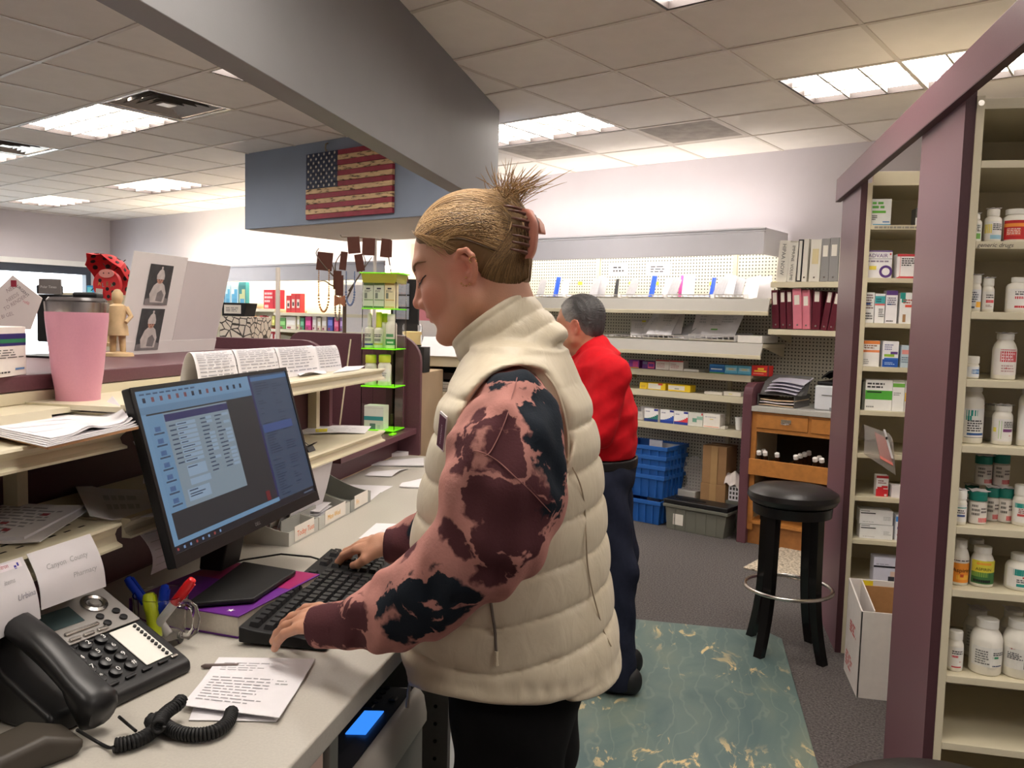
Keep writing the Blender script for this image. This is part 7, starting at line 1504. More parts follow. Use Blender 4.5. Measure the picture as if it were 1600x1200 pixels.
shop('red carton with white print on the upper shop shelf left of the pole', 412, 427, 453, 480, shl[0]+.002, pk_, w_(.1, .3, .9, .9, 3, (236, 200, 206))+[(.1, .05, .5, .2, (236, 190, 196))])
shop('narrow red carton beside the pole on the upper shop shelf', 427.5, 433, 453, 480, shl[0]+.002, (190, 26, 50))
pc_ = bxz(400, 480, YSH+.06); pi = bthing('piggy_bank', 'pale rounded ornament on the upper shop shelf left of the red carton', 'ornament', pc_[0], YSH+.1, shl[0]+.003)
MB().lathe([(0, 0), (.06, .005), (.09, .035), (.085, .06), (.05, .08), (0, .088)], 20, cap=False).build('body', mat('cream_ceramic', (240, 230, 206), .4, noise=(10, .02)), pi, smooth=True)
for k in range(3):
  l = 447+7.6*k; o = shop('red and white gift bag, %s of three right of the pole' % ['left', 'middle', 'right'][k], l, l+7, 460+(-1 if k else 2), 487, shl[1]+.002, (206, 50, 58), [(.2, .25, .8, .7, (236, 220, 216)), (.3, .35, .7, .55, (90, 60, 60))], .06, 'gift_bag')
for k, (l, r, c, c2) in enumerate(((345, 351, (60, 150, 200), (200, 230, 244)), (352, 360, (190, 220, 236), (90, 170, 210)), (361, 372, (206, 232, 240), (80, 160, 206)), (373, 384, (50, 130, 140), (190, 200, 150)))):
  shop('%s blue mountain picture carton behind the photo folder' % ['first', 'second', 'third', 'last teal edged'][k], l, r, 441, 471, 1.585, c, [(.1, .05, .5, .5, c2), (.45, .05, .9, .7, c2), (.2, .0, .8, .3, (70, 150, 196))], .05, 'picture_carton', .02+.0*k)
mt = MB().box(bxz(340, 470, YSH)[0], bxz(386, 470, YSH)[0], 0, .3, 1.5645, 1.584).build('display_tray', CREAM, loc=tuple(Bw(0, YSH+.01)), rot=ROTB); tag(mt, 'low cream tray under the blue mountain picture cartons', 'tray')
cols = [((238, 200, 150), 392, 396), ((226, 170, 120), 397, 401), ((240, 220, 190), 401.5, 405), ((210, 60, 60), 406, 410), ((150, 40, 40), 410.5, 414), ((190, 50, 50), 415, 419), ((230, 210, 190), 420, 424), ((220, 220, 120), 425, 429)]
for k, (c, l, r) in enumerate(cols): shop('%s small product on the middle shop shelf left of the pole' % ['first peach', 'second tan', 'third cream', 'fourth bright red', 'fifth dark red', 'sixth red', 'seventh beige', 'last yellow'][k], l, r, 493+k % 3, 504.5, shl[2]+.002, c, [(.1, .3, .9, .6, tuple(min(255, v+40) for v in c))], .06)
cols = [((100, 170, 80), 437, 446, 'green'), ((232, 226, 216), 447, 462, 'white'), ((236, 230, 190), 464, 468, 'cream'), ((70, 150, 110), 469, 475, 'teal green'), ((206, 40, 130), 477, 486, 'magenta'), ((226, 216, 216), 488, 494, 'pale'), ((236, 226, 206), 496, 501, 'ivory'), ((222, 208, 200), 503, 510, 'beige'), ((80, 90, 190), 512, 520, 'blue and pink'), ((226, 80, 130), 522, 529, 'pink'), ((150, 110, 180), 531, 537, 'violet')]
for k, (c, l, r, nm) in enumerate(cols): shop('%s carton on the middle shop shelf, number %s right of the pole' % (nm, 'one two three four five six seven eight nine ten eleven'.split()[k]), l, r, 497-(k % 3)*2, 512, shl[3]+.002, c, [(.1, .35, .9, .7, tuple(min(255, v+60) for v in c)), (.1, .05, .5, .2, (150, 60, 90))], .06)
for k in range(8): shop('red can on the low shop shelf, number %s from the left' % 'one two three four five six seven eight'.split()[k], 390+5.4*k, 394.6+5.4*k, 513+k % 2, 530, shl[4]+.002, (206, 30, 44), [(.2, .2, .8, .7, (240, 220, 220))], .05)
for k, (l, r, c) in enumerate(((566, 575, (206, 220, 236)), (552, 562, (100, 130, 180)))): pass
wob = bthing('woven_bowl', 'tan woven bowl on the shop shelf left of the acrylic tower', 'bowl', bxz(555, 522, YSH+.1)[0], YSH+.12, shl[3]+.003)
MB().lathe([(.04, 0), (.1, .05), (.11, .07), (.1, .07), (.04, .008), (0, .008)], 20, cap=False).build('bowl', mat('woven_tan', (190, 130, 86), .8, noise=(60, .2), bump=(80, .6)), wob, smooth=.8)
wp = bthing('white_poster', 'plain white poster board hanging behind the jewelry tree', 'poster', bxz(550, 470, YSH+.0)[0], YSH-.01, 1.35); MB().box(-.12, .26, 0, .006, .0, .47).build('board', PAPER, wp); MB().box(-.14, .28, .006, .012, -.01, .5).build('rim', WHITE, wp)
px0, pz0 = bxz(616, 440, 5.95); px0 = max(px0, vx1+.08); px1, pz1 = bxz(700, 412, 5.95)
pkc = MB().box(px0, px1, 0, .12, pz0-.9, pz1).build('pink_cabinet', mat('dusty_pink', (196, 120, 138), .6, noise=(10, .03)), loc=tuple(Bw(0, 5.95)), rot=ROTB); tag(pkc, 'dusty pink panel on the far wall behind the bowed face', 'cabinet')
cv = MB().box(px0-.05, px1, 0, .14, pz1+.002, pz1+.20).build('cream_header', mat('cream_paint', (226, 212, 196), .6, noise=(10, .02)), loc=tuple(Bw(0, 5.93)), rot=ROTB); tag(cv, 'cream header panel above the dusty pink panel', 'panel')
BYy = 3.6; l_, r_ = aty(343, 525, BYy)[0], aty(391, 525, BYy)[0]; zt2 = aty(360, 494, BYy)[2]
st2 = MB().box(l_-.03, r_+.05, BYy-.02, BYy+.3, 0, zt2-.24).build('display_pedestal', mat('pale_oak_counter', (190, 166, 136), .5), bevel=.003); tag(st2, 'pale pedestal carrying the patterned carton, hidden behind the ledge', 'pedestal')
pat = bpy.data.materials.new('brushstroke_paper'); pat.use_nodes = True
def f_pat(nt, nd, lk, b):
  tc = N_(nt, 'ShaderNodeTexCoord'); n = N_(nt, 'ShaderNodeTexVoronoi', Scale=26.0); n.feature = 'DISTANCE_TO_EDGE'; lk.new(tc.outputs['Object'], n.inputs['Vector'])
  n2 = N_(nt, 'ShaderNodeTexNoise', Scale=30.0); lk.new(tc.outputs['Object'], n2.inputs['Vector'])
  m = N_(nt, 'ShaderNodeMath', operation='MULTIPLY'); lk.new(n.outputs['Distance'], m.inputs[0]); lk.new(n2.outputs['Fac'], m.inputs[1])
  r = ramp(nt, m.outputs[0], [(.02, (60, 54, 48)), (.035, (222, 212, 198))]); lk.new(r, b.inputs['Base Color'])
matnodes(pat, f_pat)
pc2 = MB().box(0, r_-l_, 0, .2, 0, .238).build('patterned_carton', pat, loc=(l_, BYy, zt2-.2395), bevel=.002); tag(pc2, 'cream carton with black brushstroke pattern right of the photo folder', 'box')
a_, b_ = aty(345, 491, BYy), aty(384, 491, BYy)
ctm = thing('card_tray', 'black card tray with a white label on the patterned carton', 'tray', (a_[0], BYy+.01, zt2+.0005)); w = b_[0]-a_[0]; h_ = aty(360, 473, BYy)[2]-zt2
MB().prism([(0, 0), (w-.015, 0), (w, h_), (0, h_)], 0, .10, 'xz').build('tray_body', BLACKM, ctm, bevel=.002); MB().box(.012, w-.03, -.0015, -.0005, .012, h_-.01).build('white_label', lw, ctm)
art(words(.1, .2, .9, .8, 3, K, .35, .3), w-.05, h_-.026, lambda u, v, d: (.014+u*(w-.05), -.0016-d, .013+v*(h_-.026)), ctm)
p = aty(140, 450, 4.4)
wsh = MB().box(-.25, .35, 0, .3, 0, p[2]-.03).build('window_shelf', CREAM, loc=(p[0], 4.4, 0), bevel=.003); tag(wsh, 'cream display shelf near the shop window', 'shelf')
z_ = p[2]-.0294
for k, (l, r, t, c, nm) in enumerate(((132, 150, 446, (60, 160, 220), 'bright blue packet with a cyan front, near the shop window'), (176, 193, 459, (40, 70, 170), 'deep blue crumpled packet right of the ladybug ornament'))):
  a = aty(l, 458, 4.4)[0]; b = aty(r, 458, 4.4)[0]; h = aty(l, t, 4.4)[2]-z_; carton('packet', nm, (a, 4.42, z_+.0005), b-a, h, .06, c, [(.05, .1, .45, .8, (120, 220, 236)), (.6, .5, .8, .7, (30, 60, 110))] if k == 0 else [(.2, .2, .4, .5, (230, 180, 190)), (.6, .4, .9, .6, (150, 170, 230))])
# --- people: signed-distance modelling, meshed with surface nets
def smin(a, b, k): h = np.clip(.5+.5*(b-a)/k, 0, 1); return b+(a-b)*h-k*h*(1-h)
def smax(a, b, k): return -smin(-a, -b, k)
def S_(p, c, r): return np.linalg.norm(p-np.array(c), axis=1)-r
def E_(p, c, r, R=None):
  q = p-np.array(c)
  if R is not None: q = q @ R
  r = np.array(r); k0 = np.linalg.norm(q/r, axis=1); k1 = np.linalg.norm(q/(r*r), axis=1)+1e-9; return k0*(k0-1)/k1
def C_(p, a, b, ra, rb=None):
  a, b = np.array(a, float), np.array(b, float); rb = ra if rb is None else rb
  ab = b-a; t = np.clip((p-a) @ ab/(ab @ ab+1e-12), 0, 1); return np.linalg.norm(p-a-t[:, None]*ab, axis=1)-(ra+(rb-ra)*t)
def chain(p, pts, rs, k=.01):
  d = None
  for i in range(len(pts)-1):
    e = C_(p, pts[i], pts[i+1], rs[i], rs[i+1]); d = e if d is None else smin(d, e, k)
  return d
def nets(fn, lo, hi, h, cull=4):
  lo = np.array(lo, float); n = np.ceil((np.array(hi)-lo)/(h*cull)).astype(int); N = n*cull+1
  ax = [lo[i]+h*cull*(np.arange(n[i])+.5) for i in range(3)]
  G = np.stack(np.meshgrid(*ax, indexing='ij'), -1).reshape(-1, 3); D = fn(G).reshape(n)
  near = np.abs(D) < h*cull*2.1
  V = np.repeat(np.repeat(np.repeat(D, cull, 0), cull, 1), cull, 2); V = np.pad(V, ((0, 1),)*3, mode='edge').astype(np.float32)
  M = np.repeat(np.repeat(np.repeat(near, cull, 0), cull, 1), cull, 2); M = np.pad(M, ((0, 1),)*3)
  M2 = M.copy(); M2[1:] |= M[:-1]; M3 = M2.copy(); M3[:, 1:] |= M2[:, :-1]; M = M3.copy(); M[:, :, 1:] |= M3[:, :, :-1]
  idx = np.argwhere(M); P = lo+idx*h; out = np.empty(len(P), np.float32)
  for s in range(0, len(P), 200000): out[s:s+200000] = fn(P[s:s+200000])
  V[M] = out
  ins = V < 0; c = np.zeros(tuple(N-1), np.int8)
  for a in (0, 1):
    for b in (0, 1):
      for d in (0, 1): c += ins[a:N[0]-1+a, b:N[1]-1+b, d:N[2]-1+d]
  act = (c > 0) & (c < 8); cid = -np.ones(act.shape, np.int64); ci = np.argwhere(act); cid[act] = np.arange(len(ci))
  acc = np.zeros((len(ci), 3)); cnt = np.zeros(len(ci))
  cor = [(a, b, d) for a in (0, 1) for b in (0, 1) for d in (0, 1)]
  vals = {q: V[ci[:, 0]+q[0], ci[:, 1]+q[1], ci[:, 2]+q[2]] for q in cor}
  for q in cor:
    for ax_ in range(3):
      if q[ax_] == 0:
        r = list(q); r[ax_] = 1; v0, v1 = vals[q], vals[tuple(r)]; m = (v0 < 0) != (v1 < 0)
        t = np.where(m, v0/(v0-v1+1e-20), 0); p = np.zeros((len(ci), 3)); p += np.array(q); p[:, ax_] = t
        acc[m] += p[m]; cnt[m] += 1
  verts = lo+(ci+acc/np.maximum(cnt, 1)[:, None])*h
  F = []
  for ax_ in range(3):
    o = [i for i in range(3) if i != ax_]
    sl0 = [slice(None)]*3; sl1 = [slice(None)]*3; sl0[ax_] = slice(0, -1); sl1[ax_] = slice(1, None)
    m = ins[tuple(sl0)] != ins[tuple(sl1)]
    e = np.argwhere(m); ok = (e[:, o[0]] > 0) & (e[:, o[1]] > 0) & (e[:, o[0]] < N[o[0]]-1) & (e[:, o[1]] < N[o[1]]-1); e = e[ok]
    if not len(e): continue
    def at_(da, db): x = e.copy(); x[:, o[0]] -= da; x[:, o[1]] -= db; return cid[x[:, 0], x[:, 1], x[:, 2]]
    q = np.stack([at_(1, 1), at_(0, 1), at_(0, 0), at_(1, 0)], 1)
    flip = ins[tuple(e.T)] if ax_ != 1 else ~ins[tuple(e.T)]
    q[~flip] = q[~flip][:, ::-1]; F.append(q)
  F = np.concatenate(F); F = F[(F >= 0).all(1)]
  return verts, F
def npmesh(name, verts, faces, mats, parent=None, local=None, keep=None):
  if keep is not None:
    k = keep(verts); fk = k[faces].all(1); faces = faces[fk]; used = np.unique(faces); mp = -np.ones(len(verts), int); mp[used] = np.arange(len(used)); verts = verts[used]; faces = mp[faces]
  if local is not None: verts = verts-np.array(local)
  me = bpy.data.meshes.new(name); me.vertices.add(len(verts)); me.vertices.foreach_set('co', verts.astype(np.float32).ravel())
  nf = len(faces); me.loops.add(nf*4); me.polygons.add(nf); me.loops.foreach_set('vertex_index', faces.astype(np.int32).ravel()); me.polygons.foreach_set('loop_start', np.arange(0, nf*4, 4, dtype=np.int32)); me.polygons.foreach_set('loop_total', np.full(nf, 4, np.int32))
  me.update(calc_edges=True); me.validate(); me.polygons.foreach_set('use_smooth', [True]*len(me.polygons))
  for m in (mats if isinstance(mats, (list, tuple)) else [mats]): me.materials.append(m)
  o = bpy.data.objects.new(name, me); COL.objects.link(o)
  if parent is not None: o.parent = parent
  return o
def march(fn, x, y, t0=.6, t1=6, it=60):
  """first surface point along the ray of a pixel"""
  d = ray(x, y); t = t0; L = np.linalg.norm(d)
  for _ in range(it):
    v = float(fn((CO+d*t)[None])[0]); t += v/L*.85
    if abs(v) < 2e-4: break
    if t > t1: return None
  return CO+d*t
def spotnodes(nt, nd, lk, b, base, groups, noise=(9., .05), fine=(60., .006), rough=.8, local=(0, 0, 0), varb=.06, vein=None):
  """dye patches: groups = [(rgb, [(centre, radius), ...], softness)] in object space"""
  tc = N_(nt, 'ShaderNodeTexCoord'); cur = tc.outputs['Object']
  for sc_, am in (noise, fine):
    n = N_(nt, 'ShaderNodeTexNoise', Scale=sc_, Detail=3.0); lk.new(tc.outputs['Object'], n.inputs['Vector'])
    s = N_(nt, 'ShaderNodeVectorMath', operation='SUBTRACT'); lk.new(n.outputs['Color'], s.inputs[0]); s.inputs[1].default_value = (.5, .5, .5)
    m = N_(nt, 'ShaderNodeVectorMath', operation='SCALE'); lk.new(s.outputs[0], m.inputs[0]); m.inputs['Scale'].default_value = am*2
    a = N_(nt, 'ShaderNodeVectorMath', operation='ADD'); lk.new(cur, a.inputs[0]); lk.new(m.outputs[0], a.inputs[1]); cur = a.outputs[0]
  nb = N_(nt, 'ShaderNodeTexNoise', Scale=14.0, Detail=4.0); lk.new(tc.outputs['Object'], nb.inputs['Vector'])
  col = ramp(nt, nb.outputs['Fac'], [(.3, tuple(v*(1-varb) for v in base)), (.7, tuple(min(255, v*(1+varb)) for v in base))])
  vo = None
  if vein:
    vn = N_(nt, 'ShaderNodeTexVoronoi', Scale=vein[0]); vn.feature = 'DISTANCE_TO_EDGE'; lk.new(cur, vn.inputs['Vector'])
    vr = N_(nt, 'ShaderNodeMapRange'); lk.new(vn.outputs['Distance'], vr.inputs['Value']); vr.inputs['From Max'].default_value = vein[1]; vr.inputs['To Min'].default_value = vein[2]; vr.inputs['To Max'].default_value = 0; vo = vr.outputs['Result']
  for rgb, spots, soft in groups:
    best = None
    for c, r in spots:
      d = N_(nt, 'ShaderNodeVectorMath', operation='DISTANCE'); lk.new(cur, d.inputs[0]); d.inputs[1].default_value = tuple(np.array(c)-np.array(local))
      m = N_(nt, 'ShaderNodeMath', operation='SUBTRACT'); m.inputs[0].default_value = r; lk.new(d.outputs['Value'], m.inputs[1])
      if best is None: best = m.outputs[0]
      else:
        mx = N_(nt, 'ShaderNodeMath', operation='MAXIMUM'); lk.new(best, mx.inputs[0]); lk.new(m.outputs[0], mx.inputs[1]); best = mx.outputs[0]
    if vo is not None:
      sv_ = N_(nt, 'ShaderNodeMath', operation='SUBTRACT'); lk.new(best, sv_.inputs[0]); lk.new(vo, sv_.inputs[1]); best = sv_.outputs[0]
    mr = N_(nt, 'ShaderNodeMapRange'); lk.new(best, mr.inputs['Value']); mr.inputs['From Min'].default_value = -soft; mr.inputs['From Max'].default_value = soft
    col = mix(nt, mr.outputs['Result'], col, rgb)
  lk.new(col, b.inputs['Base Color']); b.inputs['Roughness'].default_value = rough
  return tc
def spotmat(name, base, groups, **k):
  m = bpy.data.materials.new(name); m.use_nodes = True; bumps = k.pop('bump', None); sss = k.pop('sss', 0); spec = k.pop('spec', None)
  def f(nt, nd, lk, b):
    tc = spotnodes(nt, nd, lk, b, base, groups, **k)
    if bumps:
      n = N_(nt, 'ShaderNodeTexNoise', Scale=float(bumps[0]), Detail=4.0); lk.new(tc.outputs['Object'], n.inputs['Vector']); bp = N_(nt, 'ShaderNodeBump', Strength=bumps[1]); bp.inputs['Distance'].default_value = .003; lk.new(n.outputs['Fac'], bp.inputs['Height']); lk.new(bp.outputs[0], b.inputs['Normal'])
    if sss: b.inputs['Subsurface Weight'].default_value = sss; b.inputs['Subsurface Radius'].default_value = (.012, .005, .003); b.inputs['Subsurface Scale'].default_value = .5
    if spec is not None: b.inputs['Specular IOR Level'].default_value = spec
  matnodes(m, f); return m
class Head:
  """head-local frame: f forward, s left, u up, origin between the ears"""
  def __init__(s, org, fwd, pitch, scale=1.0, roll=0):
    fwd = np.array(fwd, float); fwd /= np.linalg.norm(fwd); up = np.array([0, 0, 1.]); left = np.cross(up, fwd)
    f = fwd*math.cos(pitch)-up*math.sin(pitch); u = fwd*math.sin(pitch)+up*math.cos(pitch)
    if roll: l2 = left*math.cos(roll)+u*math.sin(roll); u = u*math.cos(roll)-left*math.sin(roll); left = l2
    s.R = np.stack([f, left, u]); s.o = np.array(org); s.k = scale
  def loc(s, p): return (p-s.o) @ s.R.T/s.k
  def w(s, f, l, u): return s.o+s.k*(np.array([f, l, u]) @ s.R)
def head_sdf(q, man=False, smile=True):
  """q in head-local metres; symmetric in s"""
  a = q.copy(); a[:, 1] = np.abs(a[:, 1])
  d = E_(a, (-.012, 0, .045), (.094, .071, .082))
  d = smin(d, E_(a, (.025, 0, .0), (.066, .060, .085)), .03)
  d = smin(d, E_(a, (.035, 0, -.035), (.052, .050, .062)), .025)
  jw = .055 if not man else .060
  d = smin(d, C_(a, (.010, jw, -.050), (.070, .014, -.090), .019, .015), .028)
  d = smin(d, C_(a, (.072, 0, -.091), (.078, .006, -.089), .0165), .022)
  d = smin(d, C_(a, (.002, .058, .0), (.008, jw, -.05), .018, .018), .025)
  d = smin(d, S_(a, (.060, .040, -.020 if not smile else -.022), .022), .022)          # cheek
  if smile: d = smin(d, S_(a, (.070, .032, -.033), .013), .018)
  d = smin(d, C_(a, (.083, .010, .036), (.070, .044, .038), .010, .008), .018)            # brow
  d = smax(d, -E_(a, (.096, .033, .017), (.016, .020, .011)), .014)                        # socket
  d = smin(d, S_(a, (.0735, .032, .0165), .0135), .004)                                   # eye ball / lids
  d = smin(d, C_(a, (.0835, .020, .0125), (.079, .044, .0115), .0025, .002), .006)
  nose = C_(a, (.083, 0, .026), (.107, 0, -.016), .0075, .0085)
  nose = smin(nose, S_(a, (.1085, 0, -.0215), .0095), .008)
  nose = smin(nose, S_(a, (.098, .0115, -.026), .0078), .007)
  nose = smin(nose, C_(a, (.100, 0, -.030), (.094, 0, -.036), .006, .006), .006)
  d = smin(d, nose, .013)
  d = smax(d, -S_(a, (.101, .0065, -.0335), .0034), .004)
  d = smin(d, E_(a, (.076, 0, -.052), (.020, .030, .024)), .014)
  up_ = C_(a, (.0985, .000, -.0475), (.0885, .020, -.0525), .0052, .0034); lo_ = C_(a, (.0962, 0, -.0590), (.087, .019, -.0555), .0058, .0034)
  d = smin(d, smin(up_, lo_, .002), .006)
  d = smax(d, -chain(a, [(.1015, 0, -.0528), (.089, .020, -.0525), (.078, .031, -.047 if smile else -.052)], [.0018, .0022, .0018], .002), .003)
  d = smax(d, -C_(a, (.105, 0, -.0725), (.098, .018, -.0725), .0125, .010), .010); d = smax(d, -S_(a, (.1135, 0, -.0405), .0085), .006)
  ec = np.array([-.014, .070, -.005]); out = np.array([-.35, .92, .05])
  hx = [(.012, .002, .012), (.014, .006, .026), (.004, .011, .035), (-.010, .014, .032), (-.017, .015, .018), (-.016, .013, .002), (-.009, .009, -.013), (-.001, .005, -.024), (.006, .002, -.022), (.008, .001, -.012)]
  hp = [ec+np.array(v)*.88 for v in hx]
  ear = chain(a, hp, [.0042, .0042, .0042, .0045, .0048, .0046, .0050, .0058, .0052, .004], .003)
  ear = smin(ear, E_(a, ec+np.array([-.003, .003, .004]), (.014, .0045, .024)), .004)
  ear = smin(ear, chain(a, [ec+np.array(v)*.88 for v in ((.002, .008, .024), (-.008, .010, .012), (-.007, .009, -.004), (.002, .007, -.012))], [.003, .0034, .0034, .003], .003), .003)
  ear = smax(ear, -E_(a, ec+np.array([.001, .010, .002]), (.0075, .006, .0105)), .003)
  d = smin(d, ear, .004)
  return d
def hand_sdf(p, M, scale=1.0, curl=(.5, .5, .5, .5), spread=.06, thumb=None):
  """M: 4x4 rows -> local frame x fingers, y towards the thumb, z back of the hand; origin at the wrist"""
  q = (np.c_[p, np.ones(len(p))] @ np.linalg.inv(M).T)[:, :3]/scale
  d = E_(q, (.045, .0, .0), (.052, .040, .0145)); d = smin(d, C_(q, (-.03, 0, 0), (.02, 0, 0), .024, .026), .02)
  ys = (.030, .0095, -.0105, -.0295); L = ((.042, .026, .021), (.046, .030, .022), (.043, .028, .022), (.034, .021, .019)); r0 = (.0092, .0095, .009, .0080); xs = (.086, .091, .087, .079)
  for i in range(4):
    b = np.array([xs[i]-.014, ys[i], .001]); a = -.10; pts = [np.array([.05, ys[i]*.75, .003]), b]; yaw = spread*(1.5-i)
    for j in range(3):
      a -= curl[i]*(.55, .9, .6)[j]; pts.append(pts[-1]+L[i][j]*np.array([math.cos(a)*math.cos(yaw), math.cos(a)*math.sin(yaw), math.sin(a)]))
    f = chain(q, pts, [r0[i]*1.05, r0[i]*1.08, r0[i], r0[i]*.93, r0[i]*.82], .003)
    d = smin(d, f, .006)
  t = thumb or [(.012, .022, -.004), (.040, .047, -.014), (.066, .056, -.022), (.088, .056, -.028)]
  d = smin(d, chain(q, t, [.014, .0115, .0098, .0085], .004), .012)
  return d*scale
def basis(x, z, o):
  x = np.array(x, float); x /= np.linalg.norm(x); z = np.array(z, float); z -= x*(x@z); z /= np.linalg.norm(z); y = np.cross(z, x); M = np.eye(4); M[:3, 0] = x; M[:3, 1] = y; M[:3, 2] = z; M[:3, 3] = o; return M
def loft(p, lv):
  """lv rows: z, cx, cy, rx, ry, squareness"""
  lv = sorted(lv); z = [l[0] for l in lv]; g = [np.interp(p[:, 2], z, [l[i] for l in lv]) for i in range(1, 5)]
  dx, dy = (p[:, 0]-g[0])/g[2], (p[:, 1]-g[1])/g[3]; e = 2.3
  k = (np.abs(dx)**e+np.abs(dy)**e)**(1/e); d = (k-1)*np.minimum(g[2], g[3])
  return np.maximum(d, np.maximum(z[0]-p[:, 2], p[:, 2]-z[-1]))
def A3(px, py, Y): return aty(px, py, Y)
# ================================================================== the woman
YW = 1.40
SKIN1 = (196, 144, 117)
hd = Head(A3(736, 424, YW), (-1, 0, 0), math.radians(21), .985)
wroot = thing('person', 'person with blonde clipped up hair in a cream quilted vest typing at the counter', 'person', (float(hd.o[0])+.05, YW, 0))
RW = np.array([float(hd.o[0])+.05, YW, 0])
nk0, nk1 = A3(775, 445, YW), A3(815, 575, YW)
wrist_n = A3(534, 972, 1.205); tip_n = A3(450, 962, 1.235)
dirn = tip_n-wrist_n; dirn[2] -= .0
Mn = basis(dirn, (.05, -.30, 1), wrist_n); Mn[:3, 1] *= -1      # fingers point to -x; thumb side is +y (away)
mousep = np.array(mo_.location) if 'mo_' in globals() else atz(545, 868, .95)
wrist_f = A3(607, 850, 1.66); tip_f = A3(520, 851, 1.70)
Mf = basis(tip_f-wrist_f, (.1, -.25, 1), wrist_f)

def hand_n(p): return hand_sdf(p, Mn, .95, (.30, .33, .36, .40), .13)
def hand_f(p): return hand_sdf(p, Mf, .92, (.42, .42, .45, .5), .03, [(.012, .022, -.004), (.040, .044, -.016), (.064, .046, -.028), (.084, .040, -.034)])
sh_n, el_n = A3(802, 650, 1.245), A3(785, 838, 1.165)
sh_f, el_f = A3(790, 650, 1.55), A3(705, 850, 1.66)
def neck(p): return smin(C_(p, nk0, nk1, .054, .060), C_(p, hd.w(.03, 0, -.06), nk1, .040, .05), .03)
def w_head(p): return smin(head_sdf(hd.loc(p))*hd.k, neck(p), .022)
def w_body(p):
  d = w_head(p)
  return d
v1, f1 = nets(w_head, hd.o-np.array([.17, .12, .19]), hd.o+np.array([.15, .12, .16]), .0022)
v2_, f2 = nets(hand_n, wrist_n-np.array([.22, .10, .12]), wrist_n+np.array([.06, .12, .09]), .0019)
v3, f3 = nets(hand_f, wrist_f-np.array([.22, .12, .12]), wrist_f+np.array([.06, .12, .09]), .0022)
TLV = [(.80, -.27, YW, .08, .13), (.95, -.28, YW, .09, .14), (1.1, -.285, YW, .09, .13), (1.28, -.28, YW, .08, .14), (1.36, -.275, YW, .07, .13), (1.42, -.27, YW, .05, .09)]
def w_core(p):
  d = loft(p, TLV); d = smin(d, C_(p, nk1, A3(800, 640, YW), .06, .08), .04)
  d = smin(d, chain(p, [sh_n, el_n, wrist_n], [.036, .034, .020], .02), .02); d = smin(d, chain(p, [sh_f, el_f, wrist_f], [.036, .034, .020], .02), .02)
  for yy in (YW-.09, YW+.09): d = smin(d, chain(p, [(-.27, yy, .86), (-.265, yy, .47), (-.25, yy, .07)], [.065, .045, .034], .03), .03); d = smin(d, C_(p, (-.265, yy, .04), (-.40, yy, .03), .03, .026), .03)
  return d
v4, f4 = nets(w_core, (-.95, 1.0, .0), (.05, 1.85, 1.5), .009)
vv, ff, off = [], [], 0
for v, f in ((v1, f1), (v2_, f2), (v3, f3), (v4, f4)): vv.append(v); ff.append(f+off); off += len(v)
def HL(f, s, u): return tuple(hd.w(f, s, u)-RW)
skin1 = spotmat('fair_skin', SKIN1, [((200, 124, 104), [(HL(.068, .045, -.02), .024), (HL(.11, 0, -.02), .016), (HL(-.012, .08, .0), .03)], .03), ((186, 96, 92), [(HL(.096, .0, -.048), .011), (HL(.096, .0, -.058), .011), (HL(.09, .012, -.052), .009)], .006), ((212, 160, 136), [(HL(.09, 0, .06), .05)], .05)], noise=(40., .006), fine=(160., .002), rough=.5, sss=.12, bump=(420, .12), varb=.05)
wb_ = npmesh('body', np.concatenate(vv), np.concatenate(ff), skin1, wroot, RW)
# ---- hair
def hl_line(f): return np.interp(f, [-.13, -.06, -.035, -.02, .004, .016, .034, .058, .072, .080, .088, .11], [-.066, -.076, -.068, -.050, -.020, .034, .042, .050, .078, .094, .115, .2])
def hair_l(q, cut=True):
  a = q.copy(); a[:, 1] = np.abs(a[:, 1]); tpr = .0050*(1-np.clip((a[:, 2]-hl_line(a[:, 0]))/.028, 0, 1))*(a[:, 0] > -.01)
  d = E_(a, (-.014, 0, .047), (.099, .077, .088)); d = smin(d, E_(a, (-.05, 0, -.01), (.050, .056, .068)), .03)+tpr
  if not cut: return d
  d = smax(d, (hl_line(a[:, 0])-a[:, 2])*.8, .006)
  e = E_(a, ec_ := np.array([-.010, .086, .003]), (.021, .022, .034)); d = smax(d, -e, .006)
  return d
bun_c = hd.loc(A3(800, 352, YW)[None])[0]
def hair_all(p, cut=True):
  q = hd.loc(p); d = hair_l(q, cut)*hd.k
  b = E_(q, bun_c, (.031, .036, .046))*hd.k
  b = smin(b, C_(q, bun_c+np.array([.012, 0, -.05]), bun_c+np.array([.004, .0, .04]), .024, .024)*hd.k, .02)
  return smin(d, b, .018)
def hair_t(p):
  q = hd.loc(p); ang = np.arctan2(q[:, 2]-bun_c[2], q[:, 0]-bun_c[0]); return hair_all(p)+.0006*np.sin(ang*60+q[:, 1]*30)
hv, hf = nets(hair_t, hd.o-np.array([.15, .13, .15]), hd.o+np.array([.20, .13, .22]), .0026)
hairm = [mat('hair_ash', (116, 90, 58), .62, noise=(14, .12)), mat('hair_gold', (154, 120, 76), .58, noise=(14, .12)), mat('hair_light', (184, 150, 102), .58, noise=(14, .12)), mat('hair_dark', (84, 62, 40), .45, noise=(14, .12))]
hair = npmesh('hair', hv, hf, hairm, wroot, RW)
rng = np.random.RandomState(11)
